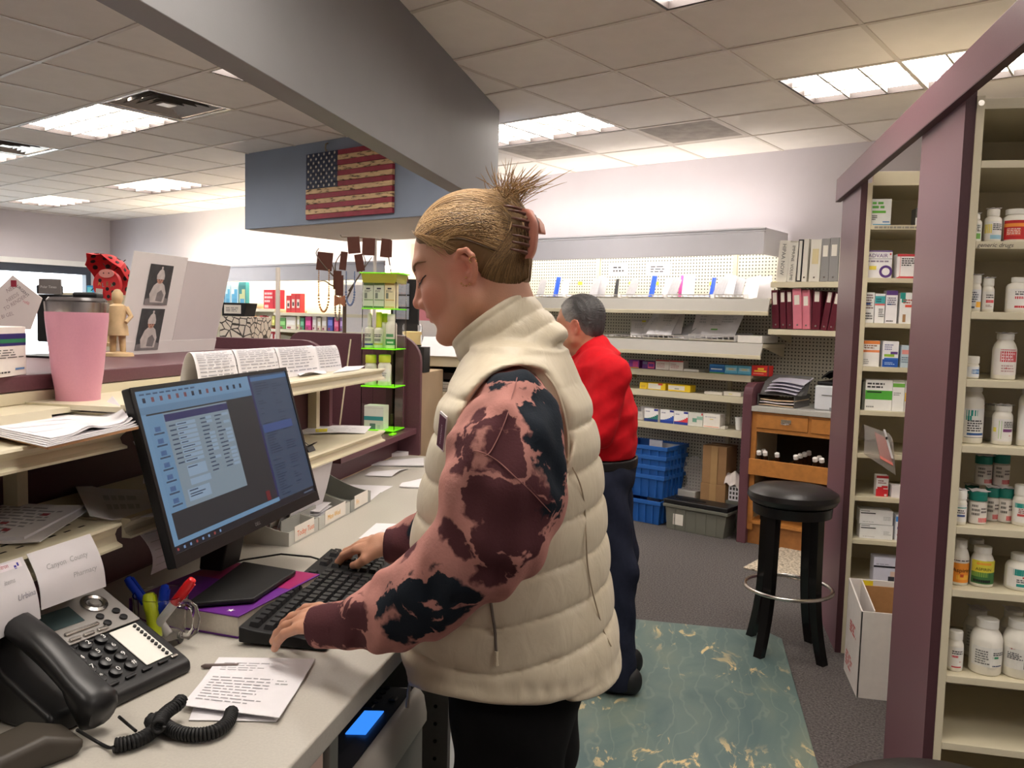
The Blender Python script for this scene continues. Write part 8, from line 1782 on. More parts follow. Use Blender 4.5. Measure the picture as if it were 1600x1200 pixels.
def strands(starts, ends, mids, n=14, lift=.0012, r=.0006, wob=.0003):
  """ribbons of hair laid over the hair surface between start and end points (world)"""
  K = len(starts); t = np.linspace(0, 1, n)[None, :, None]
  P = (1-t)**2*starts[:, None]+2*t*(1-t)*mids[:, None]+t**2*ends[:, None]
  P = P+wob*np.sin(t*7+rng.rand(K, 1, 3)*6)*rng.randn(K, 1, 3)*.5
  Q = P.reshape(-1, 3)
  for _ in range(4):
    d = hair_all(Q, False); e = 1e-3; g = np.stack([hair_all(Q+np.eye(3)[i]*e, False)-d for i in range(3)], 1)/e; g /= np.linalg.norm(g, axis=1, keepdims=True)+1e-9
    Q = Q-g*(d-np.repeat(lift*(.7+.9*rng.rand(K)), n))[:, None]*.9
  return Q.reshape(K, n, 3)
def strand_mesh(groups_):
  V, F, Mi_ = [], [], []; o = 0
  for P, m, r in groups_:
    K, n, _ = P.shape; T = np.gradient(P, axis=1); T /= np.linalg.norm(T, axis=2, keepdims=True)+1e-9
    up = P-hd.o; U = np.cross(T, up); U /= np.linalg.norm(U, axis=2, keepdims=True)+1e-9; Wd = np.cross(T, U)
    tp_ = np.minimum(1, np.minimum(np.linspace(0, 1, n)*8+.3, (1-np.linspace(0, 1, n))*6+.25))[None, :, None]
    ring = np.stack([P+r*tp_*U, P+r*tp_*(-.5*U+.8*Wd), P+r*tp_*(-.5*U-.8*Wd)], 2).reshape(-1, 3)
    V.append(ring); k = np.arange(K)[:, None, None]; i = np.arange(n-1)[None, :, None]; j = np.arange(3)[None, None, :]
    b = o+(k*n+i)*3; q = np.stack([b+j, b+(j+1) % 3, b+3+(j+1) % 3, b+3+j], -1).reshape(-1, 4); F.append(q); Mi_ += [m]*len(q); o += len(ring)
  return np.concatenate(V), np.concatenate(F), np.array(Mi_)
gs = []
clipc = A3(812, 372, YW-.02)
for m, cnt in ((0, 420), (1, 760), (2, 420), (3, 70)):
  a = rng.rand(cnt); side = np.where(rng.rand(cnt) < .8, 1., -1.)
  u = np.interp(a, [0, .3, .55, .75, 1], [.044, .052, .074, .088, .092]); s = np.interp(a, [0, .3, .55, .75, 1], [.074, .068, .052, .03, .004])*side; f = -.014+.099*np.sqrt(np.maximum(0, 1-(s/.077)**2-((u-.047)/.088)**2))-.003*rng.rand(cnt)
  st = np.stack([hd.w(*v) for v in np.c_[f, s, u]]); en = np.tile(bun_c, (cnt, 1))+np.c_[rng.randn(cnt)*.006+.02, side*(.028+rng.rand(cnt)*.012), rng.randn(cnt)*.016-.012]
  en = np.stack([hd.w(*v) for v in en]); mi = np.stack([hd.w(*v) for v in np.c_[(f-.02)*.2-.01, s*1.15+side*.02, u*.55+.045]])
  gs.append((strands(st, en, mi, 18), m, .0009))
for m, cnt in ((0, 220), (1, 260), (3, 60)):
  a = rng.rand(cnt); side = np.where(rng.rand(cnt) < .75, 1., -1.)
  f = np.interp(a, [0, .4, 1], [-.022, -.045, -.09]); u = np.interp(a, [0, .4, 1], [-.03, -.052, -.045]); s = np.interp(a, [0, .4, 1], [.070, .052, .01])*side
  st = np.stack([hd.w(*v) for v in np.c_[f, s, u]]); en = np.stack([hd.w(*v) for v in np.tile(bun_c, (cnt, 1))+np.c_[rng.randn(cnt)*.008, side*(.02+rng.rand(cnt)*.012), rng.randn(cnt)*.014-.03]])
  mi = np.stack([hd.w(*v) for v in np.c_[f*.8-.03, s*1.2, u*.3+.005]]); gs.append((strands(st, en, mi, 18), m, .0009))
cnt = 150; top0 = A3(793, 322, YW)
st = top0+rng.randn(cnt, 3)*np.array([.010, .012, .008]); dr = np.c_[rng.randn(cnt)*.025+.012, rng.randn(cnt)*.018, .035+rng.rand(cnt)*.035]
tt = np.linspace(0, 1, 12)[None, :, None]; P = st[:, None]+dr[:, None]*tt+np.c_[rng.randn(cnt)*.012+.008, rng.randn(cnt)*.01, -rng.rand(cnt)*.022][:, None]*tt**2
gs.append((P[:100], 1, .0007)); gs.append((P[100:], 2, .0006))
for m, cnt in ((0, 160), (1, 260), (2, 160)):
  s = rng.randn(cnt)*.03; f = .05+rng.rand(cnt)*.02; st = np.stack([hd.w(*v) for v in np.c_[f, s, .125-8*s*s]]); en = np.stack([hd.w(*v) for v in np.tile(bun_c, (cnt, 1))+np.c_[.02+rng.randn(cnt)*.006, s*.5, .02+rng.randn(cnt)*.01]]); mi = np.stack([hd.w(*v) for v in np.c_[f*0-.01, s*1.3, f*0+.165]]); gs.append((strands(st, en, mi, 18), m, .0009))
cnt = 60; tt = np.linspace(0, 1, 14)[None, :, None]; st = A3(770, 318, YW)+rng.randn(cnt, 3)*np.array([.006, .02, .006]); en = A3(818, 372, YW-.03)+rng.randn(cnt, 3)*np.array([.006, .01, .012]); mi = A3(808, 312, YW)+rng.randn(cnt, 3)*.006
gs.append((((1-tt)**2*st[:, None]+2*tt*(1-tt)*mi[:, None]+tt**2*en[:, None]), 1, .0009))
cnt = 26; st = np.stack([hd.w(*v) for v in np.c_[.060+rng.rand(cnt)*.008, .015+rng.rand(cnt)*.025, .088+rng.rand(cnt)*.008]]); en = np.stack([hd.w(*v) for v in np.c_[-.0+rng.randn(cnt)*.01, .080+rng.rand(cnt)*.004, .035+rng.randn(cnt)*.01]]); mi = np.stack([hd.w(*v) for v in np.c_[.05+rng.rand(cnt)*.01, .072+rng.rand(cnt)*.008, .080+rng.rand(cnt)*.01]])
gs.append((((1-tt)**2*st[:, None]+2*tt*(1-tt)*mi[:, None]+tt**2*en[:, None]), 2, .0005))
V, F, MI = strand_mesh(gs)
so_ = npmesh('hair_strands', V, F, hairm, hair, RW); so_.data.polygons.foreach_set('material_index', MI[:len(so_.data.polygons)].astype(np.int32)); so_['kind'] = 'stuff'
clipm = mat('clip_rose', (186, 118, 98), .4, noise=(20, .05)); clipd = mat('clip_brown', (96, 58, 46), .4, noise=(30, .08))
def onhair(px, py, lift):
  p = march(hair_all, px, py);
  return None if p is None else p-ray(px, py)/np.linalg.norm(ray(px, py))*lift
clp2 = MB(); yA, yB = YW-.045, YW-.005
arc = [A3(x, y, YW-.035) for x, y in ((836, 366), (838, 385), (837, 402), (828, 404), (819, 404))]
spine = [(833, 330), (841, 350), (841, 372), (838, 392), (832, 405)]
sp_in = [(812, 326), (824, 340), (826, 362), (826, 384), (820, 404)]
pa_ = spline([A3(x, y, YW-.02) for x, y in spine], 6); pb2 = spline([A3(x, y, YW-.055) for x, y in sp_in], 6)
clp2.grid(lambda u, v: tuple((1-v)*pb2[min(len(pb2)-1, int(round(u*(len(pb2)-1))))]+v*pa_[min(len(pa_)-1, int(round(u*(len(pa_)-1))))]+np.array([.006*math.sin(math.pi*v), -.012*math.sin(math.pi*v), 0])), 24, 6, .004)
cl_ = clp2.build('claw_clip', clipm, wroot, loc=tuple(-RW), smooth=1.0)
for k in range(7):
  t = (k+.4)/7; a = np.array(pb2[int(t*(len(pb2)-1))]); ctr = A3(790, 345+9*k, YW-.06)
  tooth = spline([a, a+np.array([-.008, -.010, .002]), a+np.array([-.018, -.010, .004]), a+np.array([-.026, -.003, .006])], 5)
  MB().tube([tuple(p) for p in tooth], [.0032-.0016*i/15 for i in range(len(tooth))], 8).build('tooth', clipd, cl_, smooth=True)
hp_ = [A3(x, y, YW-.05) for x, y in ((818, 348), (828, 331), (834, 344), (833, 365), (822, 364))]
MB().add([tuple(p) for p in hp_]+[tuple(p+np.array([.004, .03, 0])) for p in hp_], [(0, 1, 2, 3, 4), (9, 8, 7, 6, 5)]+[(i, (i+1) % 5, 5+(i+1) % 5, 5+i) for i in range(5)]).build('clip_hinge', clipd, cl_, bevel=.002)
hp_ = [A3(x, y, YW-.02) for x, y in ((829, 338), (836, 338), (843, 348), (846, 364), (833, 363))]
MB().add([tuple(p) for p in hp_]+[tuple(p+np.array([.003, .03, 0])) for p in hp_], [(0, 1, 2, 3, 4), (9, 8, 7, 6, 5)]+[(i, (i+1) % 5, 5+(i+1) % 5, 5+i) for i in range(5)]).build('clip_grip', clipm, cl_, bevel=.002)
def onface(q, lift):
  g = None
  for _ in range(3): dd = float(w_head(q[None])[0]); g = np.array([float(w_head((q+np.eye(3)[i]*1e-3)[None])[0])-dd for i in range(3)])/1e-3; g /= np.linalg.norm(g); q = q-g*(dd-lift)
  return q, g
bw_ = MB(); brow_m = mat('brow_brown', (128, 94, 68), .8, noise=(60, .1))
bp0 = [onface(hd.w(np.interp(t, [0, 1], [.090, .058]), np.interp(t, [0, 1], [.026, .072]), np.interp(t, [0, .6, 1], [.030, .038, .034])), .0010)[0] for t in np.linspace(0, 1, 12)]
bw_.tube([tuple(q-RW) for q in bp0], [.0009, .0018, .0021, .0021, .0020, .0020, .0018, .0016, .0014, .0011, .0008, .0005], 6)
bro = bw_.build('eyebrow', brow_m, wroot, smooth=True)
ls = MB(); lp_ = []
for t in np.linspace(0, 1, 10):
  q = hd.w(np.interp(t, [0, .5, 1], [.083, .080, .062]), np.interp(t, [0, 1], [.028, .050]), .0125-.003*math.sin(math.pi*t))
  for _ in range(3): dd = float(w_head(q[None])[0]); g = np.array([float(w_head((q+np.eye(3)[i]*1e-3)[None])[0])-dd for i in range(3)])/1e-3; g /= np.linalg.norm(g); q = q-g*(dd-.0007)
  lp_.append((q, g))
ls.tube([tuple(q-RW) for q, g in lp_], .0011, 6)
for q, g in lp_[1:]: e_ = q+g*.006+(hd.w(0, 0, -.004)-hd.w(0, 0, 0)); ls.tube([tuple(q-RW), tuple(e_-RW)], [.0006, .0002], 4)
ls.build('eyelashes', mat('lash_brown', (48, 34, 28), .6), wroot)
gold = mat('ear_gold', (222, 186, 130), .2, 1, noise=(40, .05))
for k, (px, py) in enumerate(((728.5, 434), (721, 443), (724, 446), (729, 446.5), (734, 444))):
  p = march(w_head, px, py)
  if p is not None: MB().lathe([(0, -.0018), (.0016, -.0008), (.0018, 0), (.0016, .0008), (0, .0018)], 10, c=tuple(p-RW+np.array([0, -.001, 0])), cap=False).build('earring', gold, wroot, smooth=True)
p = march(w_head, 739, 406)
if p is not None: MB().tube([tuple(p-RW+np.array([.006*math.cos(a), -.003*math.sin(a), .005*math.sin(a)])) for a in np.linspace(0, 2*math.pi, 14)], .0009, 6).build('ear_cuff', gold, wroot, smooth=True)
# ---- sweatshirt
def sleeves(p, side):
  if side > 0:
    pts = [A3(806, 640, 1.235), A3(791, 704, 1.20), A3(785, 768, 1.18), A3(775, 832, 1.165), A3(725, 880, 1.165), A3(662, 928, 1.175), A3(612, 960, 1.188), A3(565, 974, 1.195)]
    rs = [.060, .078, .083, .070, .062, .060, .049, .041]
    d = chain(p, pts, rs, .035)
    cu_ = C_(p, A3(546, 975, 1.198), A3(495, 979, 1.206), .0375, .0335)
    ax_ = (A3(495, 979, 1.206)-A3(546, 975, 1.198)); ax_ /= np.linalg.norm(ax_); t = (p-A3(495, 979, 1.206)) @ ax_
    cu_ = smax(cu_, t-.004, .004)
  else:
    pts = [A3(790, 640, 1.56), A3(735, 720, 1.62), A3(700, 830, 1.66), A3(660, 850, 1.665), A3(630, 850, 1.663)]; rs = [.070, .070, .066, .052, .042]
    d = chain(p, pts, rs, .035); cu_ = C_(p, A3(635, 850, 1.662), A3(608, 850, 1.66), .040, .035); ax_ = A3(608, 850, 1.66)-A3(635, 850, 1.662); ax_ /= np.linalg.norm(ax_); t = (p-A3(608, 850, 1.66)) @ ax_; cu_ = smax(cu_, t-.004, .004)
  w = .0026*np.sin(p[:, 2]*70+p[:, 0]*45+np.sin(p[:, 1]*60)*1.5)+.003*np.sin(p[:, 2]*38-p[:, 0]*80)+.002*np.sin(p[:, 0]*130+p[:, 1]*70)
  d = d+w*.9
  return smin(d, cu_, .010)
VLV = []
for row, xl_, xr2, ry in ((548, 742, 880, .10), (590, 722, 903, .165), (620, 708, 914, .19), (680, 694, 928, .195), (750, 676, 937, .185), (830, 660, 944, .180), (900, 652, 950, .185), (980, 647, 962, .195), (1040, 660, 968, .20), (1085, 664, 962, .198)):
  a, b = A3(xl_, row, YW), A3(xr2, row, YW); VLV.append((a[2], (a[0]+b[0])/2, YW, (b[0]-a[0])/2, ry))
zhem = float(A3(780, 1092, 1.205)[2])+.0; ztop_ = VLV[1][0]
PIT = .069
def vest_base(p):
  d = loft(p, VLV)
  for yy, py in ((YW-.148, 1), (YW+.148, 1)): d = smin(d, C_(p, A3(800, 590, YW), np.array([float(A3(824, 602, YW)[0]), yy, float(A3(822, 612, YW)[2])]), .080, .056), .05)
  return d
def quilt(p):
  t = (p[:, 2]-zhem-.035-.26*np.maximum(p[:, 0]+.27, 0)-.06*np.maximum(-.30-p[:, 0], 0))/PIT; fr = np.abs(np.sin(np.pi*t))
  top = np.clip((ztop_+.01-p[:, 2])/.05, 0, 1)
  return .0085*(1-np.exp(-fr/.16))*(.65+.35*fr)*top+.0012*np.sin(p[:, 0]*95+p[:, 2]*30+np.sin(p[:, 1]*50))*np.exp(-(fr/.35)**2)
def hemz(p): return np.clip((np.abs(p[:, 1]-YW)*-1+.195)/.195, 0, 1)*np.interp(p[:, 0], [-.457, -.25, -.099], [HEMF, .5*(HEMF+HEMB), HEMB])
HEMF, HEMB = float(A3(645, 1070, 1.38)[2])-zhem, float(A3(965, 1046, 1.40)[2])-zhem
def w_vest(p):
  d = vest_base(p); d = smax(d, zhem+hemz(p)-p[:, 2], .012)
  hem = np.exp(-((p[:, 2]-zhem-hemz(p)-.018)/.013)**2); q = quilt(p)*(1-hem)+hem*(.006+.0012*np.sin(p[:, 0]*150+p[:, 1]*110+2.5*np.sin(p[:, 0]*31)))
  d = d-q
  c0 = A3(800, 692, 1.21)
  ell = (np.sqrt(((p[:, 0]-c0[0])/.080)**2+((p[:, 2]-c0[2])/.112)**2)-1)*.08
  d = smax(d, -np.maximum(ell, .115-np.abs(p[:, 1]-YW)), .010)
  zf = (p[:, 2]-zhem)/(ztop_-zhem); half = .012+.055*np.clip(zf, 0, 1.1)
  cut = np.maximum(np.abs(p[:, 1]-YW)-half, p[:, 0]-(np.interp(p[:, 2], [v[0] for v in VLV[::-1]], [v[1]-v[3]*.45 for v in VLV[::-1]])))
  d = smax(d, -cut, .012)
  d = smax(d, -C_(p, A3(760, 470, YW), A3(800, 570, YW), .075, .066), .01)
  return d
cTop, cBot = A3(766, 498, YW), A3(803, 551, YW); cax = cTop-cBot; cL = np.linalg.norm(cax); cax /= cL
def w_collar(p):
  q = p-cBot; t = q @ cax; rad = q-t[:, None]*cax;
  R0 = np.interp(t, [-.03, 0, cL*.5, cL], [.086, .080, .074, .070])
  r = np.sqrt((rad[:, 0]/1.0)**2+(rad[:, 1]/.93)**2+(rad[:, 2])**2); band = np.abs(np.sin(np.pi*(t+.028)/.030))
  sh = np.abs(r-R0)-(.008+.0045*band**.45)
  th_ = np.abs(p[:, 1]-YW); openf = np.maximum(.022-th_, 0)*(rad[:, 0] < 0)
  d = smax(sh, np.maximum(-.032-t, t-cL-.004), .012)
  cutf = np.maximum(np.abs(p[:, 1]-YW)-.020, rad[:, 0]+.03); return smax(d, -cutf, .008)
def w_vest_all(p): return smin(w_vest(p), w_collar(p), .010)
SLV = [(z, cx, cy, rx-.028, ry-.022) for (z, cx, cy, rx, ry) in VLV]
def w_shirt(p):
  d = loft(p, SLV); d = smax(d, zhem-.0-p[:, 2]+.05, .01)
  for yy in (YW-.12, YW+.12): d = smin(d, C_(p, A3(800, 590, YW), np.array([float(A3(815, 606, YW)[0]), yy, float(A3(822, 625, YW)[2])]), .06, .05), .05)
  d = smax(d, -C_(p, A3(760, 470, YW), A3(806, 575, YW), .066, .060), .01)
  return smin(smin(d, sleeves(p, 1), .02), sleeves(p, -1), .02)
sv, sf = nets(w_shirt, (-.78, 1.02, .86), (.06, 1.80, 1.50), .0042)
def onS(px, py):
  p = march(w_shirt, px, py); return tuple((p if p is not None else A3(px, py, 1.2))-RW)
NAV = (30, 36, 44); MAR = (82, 48, 52)
navy_s = [((795, 588), .030), ((820, 585), .030), ((775, 592), .022), ((855, 650), .042), ((862, 700), .040), ((868, 745), .036), ((870, 790), .028), ((850, 622), .03), ((690, 655), .03), ((660, 760), .035), ((652, 700), .03), ((640, 935), .036), ((605, 930), .026), ((690, 920), .036), ((720, 935), .03), ((660, 975), .034), ((620, 990), .026), ((590, 950), .016), ((700, 960), .028), ((645, 830), .02)]
mar_s = [((750, 655), .022), ((785, 660), .022), ((780, 700), .022), ((725, 690), .026), ((722, 715), .024), ((800, 715), .032), ((815, 690), .022), ((750, 770), .036), ((790, 770), .034), ((825, 770), .032), ((800, 830), .045), ((770, 850), .036), ((840, 810), .036), ((855, 780), .022), ((700, 830), .018), ((720, 850), .02), ((780, 885), .034), ((745, 895), .012), ((520, 980), .042), ((548, 965), .036), ((490, 980), .04), ((560, 1000), .026), ((620, 850), .045), ((600, 850), .04), ((640, 860), .02), ((700, 630), .018)]
dye = spotmat('tie_dye_fleece', (176, 124, 115), [(MAR, [(onS(*c), r) for c, r in mar_s], .0035), (NAV, [(onS(*c), r) for c, r in navy_s], .0035)], noise=(20., .020), fine=(80., .010), rough=.9, bump=(240, .25), varb=.12, spec=.15, vein=(11., .07, .017))
shirt = npmesh('sweatshirt', sv, sf, dye, wroot, RW)
stm = mat('seam_thread', (160, 108, 102), .8, noise=(80, .1))
for path in (((808, 590), (800, 620), (792, 650), (780, 680), (766, 706), (757, 712)), ((740, 704), (757, 708), (780, 722), (805, 745), (830, 768), (846, 785), (860, 800))):
  pts = [march(w_shirt, x, y) for x, y in path]; pts = [p-ray(x, y)/np.linalg.norm(ray(x, y))*.0015 for p, (x, y) in zip(pts, path) if p is not None]
  if len(pts) > 2: MB().tube([tuple(p-RW) for p in spline(pts, 6)], .0008, 5).build('sleeve_seam', stm, shirt, smooth=True)
# ---- vest
vv2, vf2 = nets(w_vest_all, (-.52, 1.12, .86), (.06, 1.68, 1.56), .0036)
nyl = bpy.data.materials.new('cream_nylon'); nyl.use_nodes = True
def f_nyl(nt, nd, lk, b):
  tc = N_(nt, 'ShaderNodeTexCoord'); mp = N_(nt, 'ShaderNodeMapping'); mp.inputs['Scale'].default_value = (1, 1, .45); lk.new(tc.outputs['Object'], mp.inputs[0])
  n = N_(nt, 'ShaderNodeTexNoise', Scale=34.0, Detail=5.0, Distortion=.8); lk.new(mp.outputs[0], n.inputs['Vector'])
  c = ramp(nt, n.outputs['Fac'], [(.3, (204, 191, 164)), (.7, (212, 200, 174))]); lk.new(c, b.inputs['Base Color']); b.inputs['Roughness'].default_value = .48; b.inputs['Sheen Weight'].default_value = .15
  bp = N_(nt, 'ShaderNodeBump', Strength=.38); bp.inputs['Distance'].default_value = .005; lk.new(n.outputs['Fac'], bp.inputs['Height']); lk.new(bp.outputs[0], b.inputs['Normal'])
matnodes(nyl, f_nyl)
vest = npmesh('puffer_vest', vv2, vf2, nyl, wroot, RW)
def onV(px, py, lift=.001):
  p = march(w_vest_all, px, py); r = ray(px, py); return None if p is None else p-r/np.linalg.norm(r)*lift
zp = [onV(x, y) for x, y in ((766, 936), (768, 950), (771, 970), (774, 992), (775, 1012), (776, 1020))]; zp = [p for p in zp if p is not None]
zipd = mat('zip_tape', (96, 84, 74), .6, noise=(60, .1))
if len(zp) > 2: MB().tube([tuple(p-RW) for p in spline(zp, 5)], .0022, 6).build('pocket_zip', zipd, vest, smooth=True)
zq = [onV(x, y, .004) for x, y in ((776, 1018), (776, 1030), (776, 1040))]; zq = [p for p in zq if p is not None]
if len(zq) > 1: MB().tube([tuple(p-RW) for p in zq], [.003, .0022, .0035], 6).build('zip_pull', nyl, vest, smooth=True)
ssm = [onV(x, y, .0075) for x, y in ((880, 712), (897, 735), (909, 765), (914, 800), (916, 840), (918, 880), (925, 920), (934, 955), (943, 985), (955, 1010))]; ssm = [p for p in ssm if p is not None]
seamv = mat('vest_seam', (176, 160, 134), .7, noise=(80, .1))
if len(ssm) > 2: MB().tube([tuple(p-RW) for p in spline(ssm, 6)], .0013, 5).build('side_seam', seamv, vest, smooth=True)
ah = [onV(x, y, .001) for x, y in ((852, 584), (868, 606), (880, 640), (887, 680), (888, 720), (884, 760), (876, 796))]; ah = [p for p in ah if p is not None]
if len(ah) > 3: MB().tube([tuple(p-RW) for p in spline(ah, 6)], .0022, 6).build('armhole_piping', nyl, vest, smooth=True)
mzp = [onV(645, y, .002) for y in (1050, 1062)]
zpl = A3(641, 1062, YW-.03); MB().tube([tuple(zpl-RW), tuple(zpl-RW+np.array([-.002, 0, -.016])), tuple(zpl-RW+np.array([-.004, -.002, -.05]))], [.002, .003, .0035], 6).build('front_zip_pull', nyl, vest, smooth=True)
bp_ = onV(691, 672, .016)
if bp_ is not None:
  bd = MB().box(-.014, .014, -.001, .001, -.030, .026).build('name_badge', mat('badge_white', (226, 220, 220), .4, noise=(30, .02)), wroot, loc=tuple(bp_-RW), rot=(0, .22, -.9)); MB().box(-.0125, .0125, -.0016, -.001, -.028, .022).build('badge_face', mat('badge_maroon', (86, 30, 48), .4, noise=(30, .05)), bd)
  txt('PHARMACY', .006, ink(226, 210, 214), bd, (.003, -.0018, -.022), (math.pi/2, -math.pi/2, 0))
# ---- leggings and shoes
def w_legs(p):
  d = None
  for yy in (YW-.085, YW+.085):
    e = chain(p, [(-.27, yy, .92), (-.265, yy, .74), (-.265, yy, .48), (-.255, yy, .30), (-.245, yy, .09)], [.098, .085, .062, .054, .042], .04); d = e if d is None else smin(d, e, .03)
  d = smin(d, E_(p, (-.265, YW, .90), (.112, .16, .12)), .04)
  return d+.0015*np.sin(p[:, 2]*60+p[:, 0]*40)
lv_, lf_ = nets(w_legs, (-.50, 1.15, .03), (-.06, 1.65, 1.02), .006)
npmesh('leggings', lv_, lf_, mat('black_leggings', (13, 13, 14), .9, noise=(60, .15), spec=.2), wroot, RW)
def shoe_mesh(par, base, x, y, col, L=.26, rz=math.pi, name='shoe'):
  def f(p): return smax(smin(C_(p, (0, 0, .04), (L-.07, 0, .032), .042, .036), S_(p, (.0, 0, .07), .042), .03), -p[:, 2]+.004, .006)
  v, fc = nets(f, (-.07, -.07, -.01), (L+.02, .07, .14), .006)
  c, s = math.cos(rz), math.sin(rz); v = v @ np.array([[c, s, 0], [-s, c, 0], [0, 0, 1]]); v = v+np.array([x, y, .012 if base else 0])
  return npmesh(name, v, fc, col, par, np.array(par.location))
shk = mat('black_shoe', (24, 24, 26), .6, noise=(60, .12))
for yy in (YW-.085, YW+.085): shoe_mesh(wroot, False, -.25, yy, shk)
# ================================================================== the man
YM = 3.45
mh = Head(A3(906, 511, YM), (-1, .28, 0), math.radians(8), 1.0)
mroot = thing('person', 'grey haired person in a red shirt and navy trousers standing behind the quilted vest', 'person', (float(A3(950, 900, YM)[0]), YM, 0)); RM = np.array([float(A3(950, 900, YM)[0]), YM, 0])
mn = A3(930, 580, YM)
def m_head(p): return smin(smin(head_sdf(mh.loc(p), True, False)*mh.k, C_(p, mh.w(-.02, 0, -.04), mn, .062, .068), .03), E_(mh.loc(p), (.03, 0, -.085), (.045, .045, .03)), .025)
v1, f1 = nets(m_head, mh.o-np.array([.17, .16, .26]), mh.o+np.array([.20, .16, .17]), .0045)
MLV = []
for row, xl_, xr2, ry in ((575, 893, 972, .17), (600, 885, 985, .205), (640, 876, 996, .21), (680, 872, 996, .205), (694, 880, 994, .20), (708, 882, 992, .195)):
  a, b = A3(xl_, row, YM), A3(xr2, row, YM); MLV.append((a[2], (a[0]+b[0])/2, YM, (b[0]-a[0])/2, ry))
zb = MLV[-1][0]
msn, men, mwn = A3(955, 585, YM-.19), A3(935, 672, YM-.23), A3(880, 660, YM-.16)
msf, mef, mwf = A3(950, 585, YM+.19), A3(925, 672, YM+.23), A3(870, 655, YM+.14)
def m_shirt(p):
  d = loft(p, MLV); d = smin(d, C_(p, A3(935, 575, YM-.12), A3(935, 575, YM+.12), .085), .06); d = smin(d, C_(p, A3(925, 545, YM), A3(938, 580, YM), .075, .1), .05)
  d = smin(d, chain(p, [msn, men, mwn], [.078, .062, .046], .03), .03); d = smin(d, chain(p, [msf, mef, mwf], [.078, .062, .046], .03), .03)
  d = smax(d, zb-p[:, 2], .01)
  d = d+.0025*np.sin(p[:, 2]*42+p[:, 0]*26+np.sin(p[:, 1]*30))*np.clip((1.36-p[:, 2])/.1, 0, 1)+.0015*np.sin(p[:, 2]*85-p[:, 0]*60)
  return d
def m_hands(p): return smin(hand_sdf(p, basis((-.9, .3, -.1), (0, -.3, 1), mwn), 1.0, (.6, .6, .65, .7)), hand_sdf(p, basis((-.9, -.2, -.1), (0, .3, 1), mwf) @ np.diag([1, -1, 1, 1]), 1.0, (.6, .6, .65, .7)), .001)
v2_, f2 = nets(m_hands, np.minimum(mwn, mwf)-np.array([.24, .14, .15]), np.maximum(mwn, mwf)+np.array([.08, .14, .12]), .005)
def m_core(p):
  d = smin(loft(p, [(z, cx, cy, rx*.75, ry*.75) for z, cx, cy, rx, ry in MLV]), C_(p, mn, A3(935, 640, YM), .06, .09), .04)
  d = smin(d, chain(p, [msn, men, mwn], [.05, .045, .03], .02), .02); d = smin(d, chain(p, [msf, mef, mwf], [.05, .045, .03], .02), .02)
  x0 = float(A3(955, 800, YM)[0])
  for yy in (YM-.1, YM+.1): d = smin(d, chain(p, [(x0-.02, yy*.6+YM*.4, .86), (x0, yy, .5), (x0+.02, yy, .08)], [.06, .05, .04], .03), .03)
  return d
v3, f3 = nets(m_core, (-.85, YM-.45, .02), (.12, YM+.45, 1.48), .012)
vv, ff, off = [], [], 0
for v, f in ((v1, f1), (v2_, f2), (v3, f3)): vv.append(v); ff.append(f+off); off += len(v)
def ML(f, s, u): return tuple(mh.w(f, s, u)-RM)
skin2 = spotmat('tan_skin', (184, 128, 100), [((196, 112, 92), [(ML(.068, .045, -.02), .03), (ML(.11, 0, -.02), .018), (ML(-.012, .08, .0), .035)], .03), ((150, 116, 100), [(ML(.07, .02, -.08), .045)], .03)], noise=(40., .006), fine=(160., .002), rough=.5, sss=.1, varb=.06)
npmesh('body', np.concatenate(vv), np.concatenate(ff), skin2, mroot, RM)
def m_hl(f): return np.interp(f, [-.13, -.07, -.045, -.03, -.004, .014, .03, .045, .06, .075, .1], [-.055, -.058, -.05, -.03, -.012, .012, .026, .055, .088, .11, .2])
def m_hair(p):
  q = mh.loc(p); a = q.copy(); a[:, 1] = np.abs(a[:, 1])
  d = E_(a, (-.014, 0, .047), (.1, .079, .089)); d = smin(d, E_(a, (-.045, 0, -.01), (.054, .062, .06)), .03); d = smax(d, (m_hl(a[:, 0])-a[:, 2])*.8, .012)
  d = smax(d, -E_(a, (-.010, .088, .003), (.022, .022, .036)), .006)
  ang = np.arctan2(a[:, 2]-.02, a[:, 0]+.02); return d*mh.k+.0014*np.sin(ang*60+a[:, 1]*120)+.001*np.sin(a[:, 1]*300+a[:, 0]*120)
hv, hf = nets(m_hair, mh.o-np.array([.15, .15, .14]), mh.o+np.array([.17, .15, .18]), .004)
hm_ = spotmat('grey_hair', (56, 54, 54), [((150, 146, 142), [(ML(.02, .07, .03), .03), (ML(.0, .08, -.02), .03), (ML(.04, .06, .08), .03), (ML(-.03, .07, -.045), .03), (ML(.06, .03, .11), .02)], .025)], noise=(60., .012), fine=(220., .008), rough=.55, bump=(260, .6), varb=.25)
npmesh('hair', hv, hf, hm_, mroot, RM)
redm = mat('red_knit', (196, 18, 30), .8, noise=(40, .08), bump=(300, .15), spec=.2)
v, f = nets(m_shirt, (-.85, YM-.45, zb-.02), (.12, YM+.45, 1.56), .007); msh = npmesh('red_shirt', v, f, redm, mroot, RM)
c0, c1 = A3(918, 545, YM), A3(932, 566, YM); cx_ = c0-c1; cl2 = np.linalg.norm(cx_); cx_ /= cl2
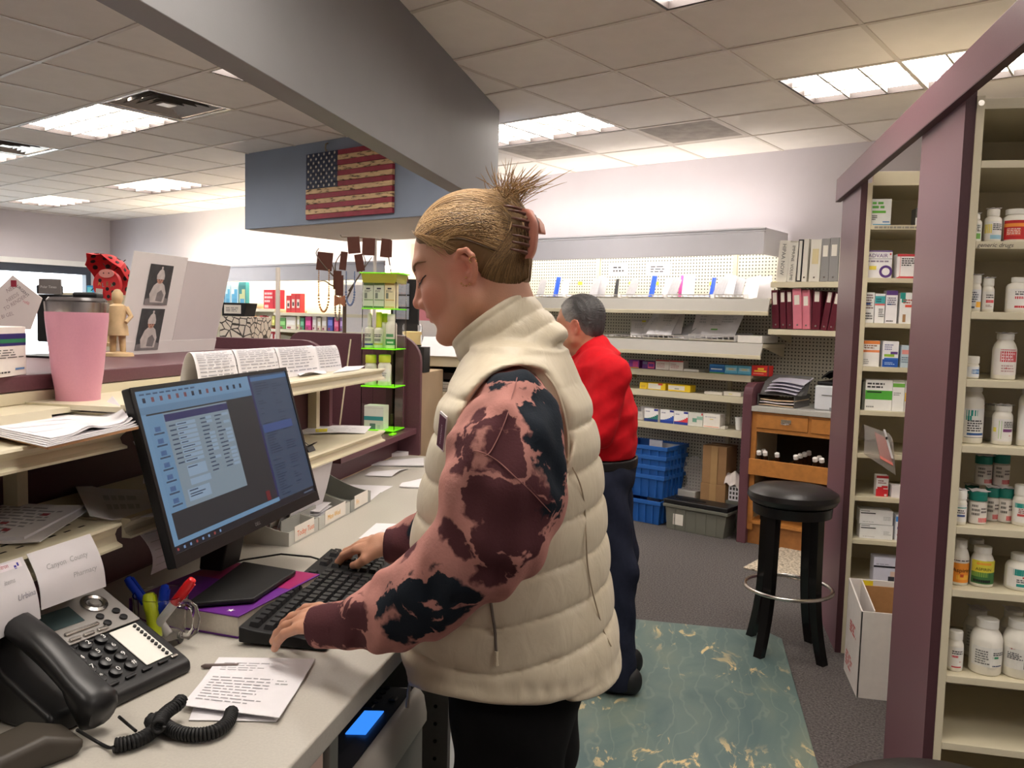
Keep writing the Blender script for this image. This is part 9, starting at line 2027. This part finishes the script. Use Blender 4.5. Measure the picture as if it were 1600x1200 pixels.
def m_collar(p):
  q = p-c1; t = q @ cx_; r = np.linalg.norm(q-t[:, None]*cx_, axis=1); return smax(np.abs(r-np.interp(t, [-.02, cl2], [.098, .076]))-.006, np.maximum(-.03-t, t-cl2-.008), .006)
v, f = nets(m_collar, c1-.16, c0+.16, .005); npmesh('shirt_collar', v, f, redm, msh, RM)
bx0, bx1 = A3(884, 716, YM), A3(991, 716, YM)
def m_trous(p):
  x0 = (bx0[0]+bx1[0])/2; xk = float(A3(962, 900, YM)[0]); xa_ = float(A3(955, 1040, YM)[0])
  d = E_(p, (x0, YM, .92), (.155, .19, .16));
  for yy, dx in ((YM-.095, .03), (YM+.095, .02)): e = chain(p, [(x0+.01, yy, .88), (xk+dx-.02, yy, .52), (xa_+dx, yy, .12), (xa_+dx, yy, .06)], [.112, .080, .068, .068], .04); d = smin(d, e, .025)
  d = smax(d, p[:, 2]-bx0[2]-.01, .008); d = smax(d, .035-p[:, 2], .006)
  return d+.004*np.sin(p[:, 2]*36+p[:, 0]*30+p[:, 1]*20)
nvm = mat('navy_trousers', (34, 38, 54), .85, noise=(50, .12), bump=(300, .12), spec=.2)
v, f = nets(m_trous, (-.75, YM-.4, .02), (.12, YM+.4, 1.15), .009); npmesh('trousers', v, f, nvm, mroot, RM)
def m_belt(p):
  x0 = (bx0[0]+bx1[0])/2; r = np.sqrt(((p[:, 0]-x0)/.150)**2+((p[:, 1]-YM)/.190)**2); return smax((np.abs(r-1)-.045)*.15, np.abs(p[:, 2]-bx0[2]-.004)-.019, .003)
v, f = nets(m_belt, (bx0[0]-.1, YM-.26, bx0[2]-.05), (bx1[0]+.1, YM+.26, bx0[2]+.05), .006); npmesh('belt', v, f, mat('black_belt', (24, 22, 22), .45, noise=(60, .1)), mroot, RM)
sA = atz(958, 1085, .02); sB = atz(984, 1038, .02)
shoe_mesh(mroot, True, float(A3(960, 1040, YM)[0])+.075, YM-.10, shk, .28, math.pi); shoe_mesh(mroot, True, float(A3(974, 1030, YM)[0])+.03, YM+.10, shk, .28, math.pi-.1)
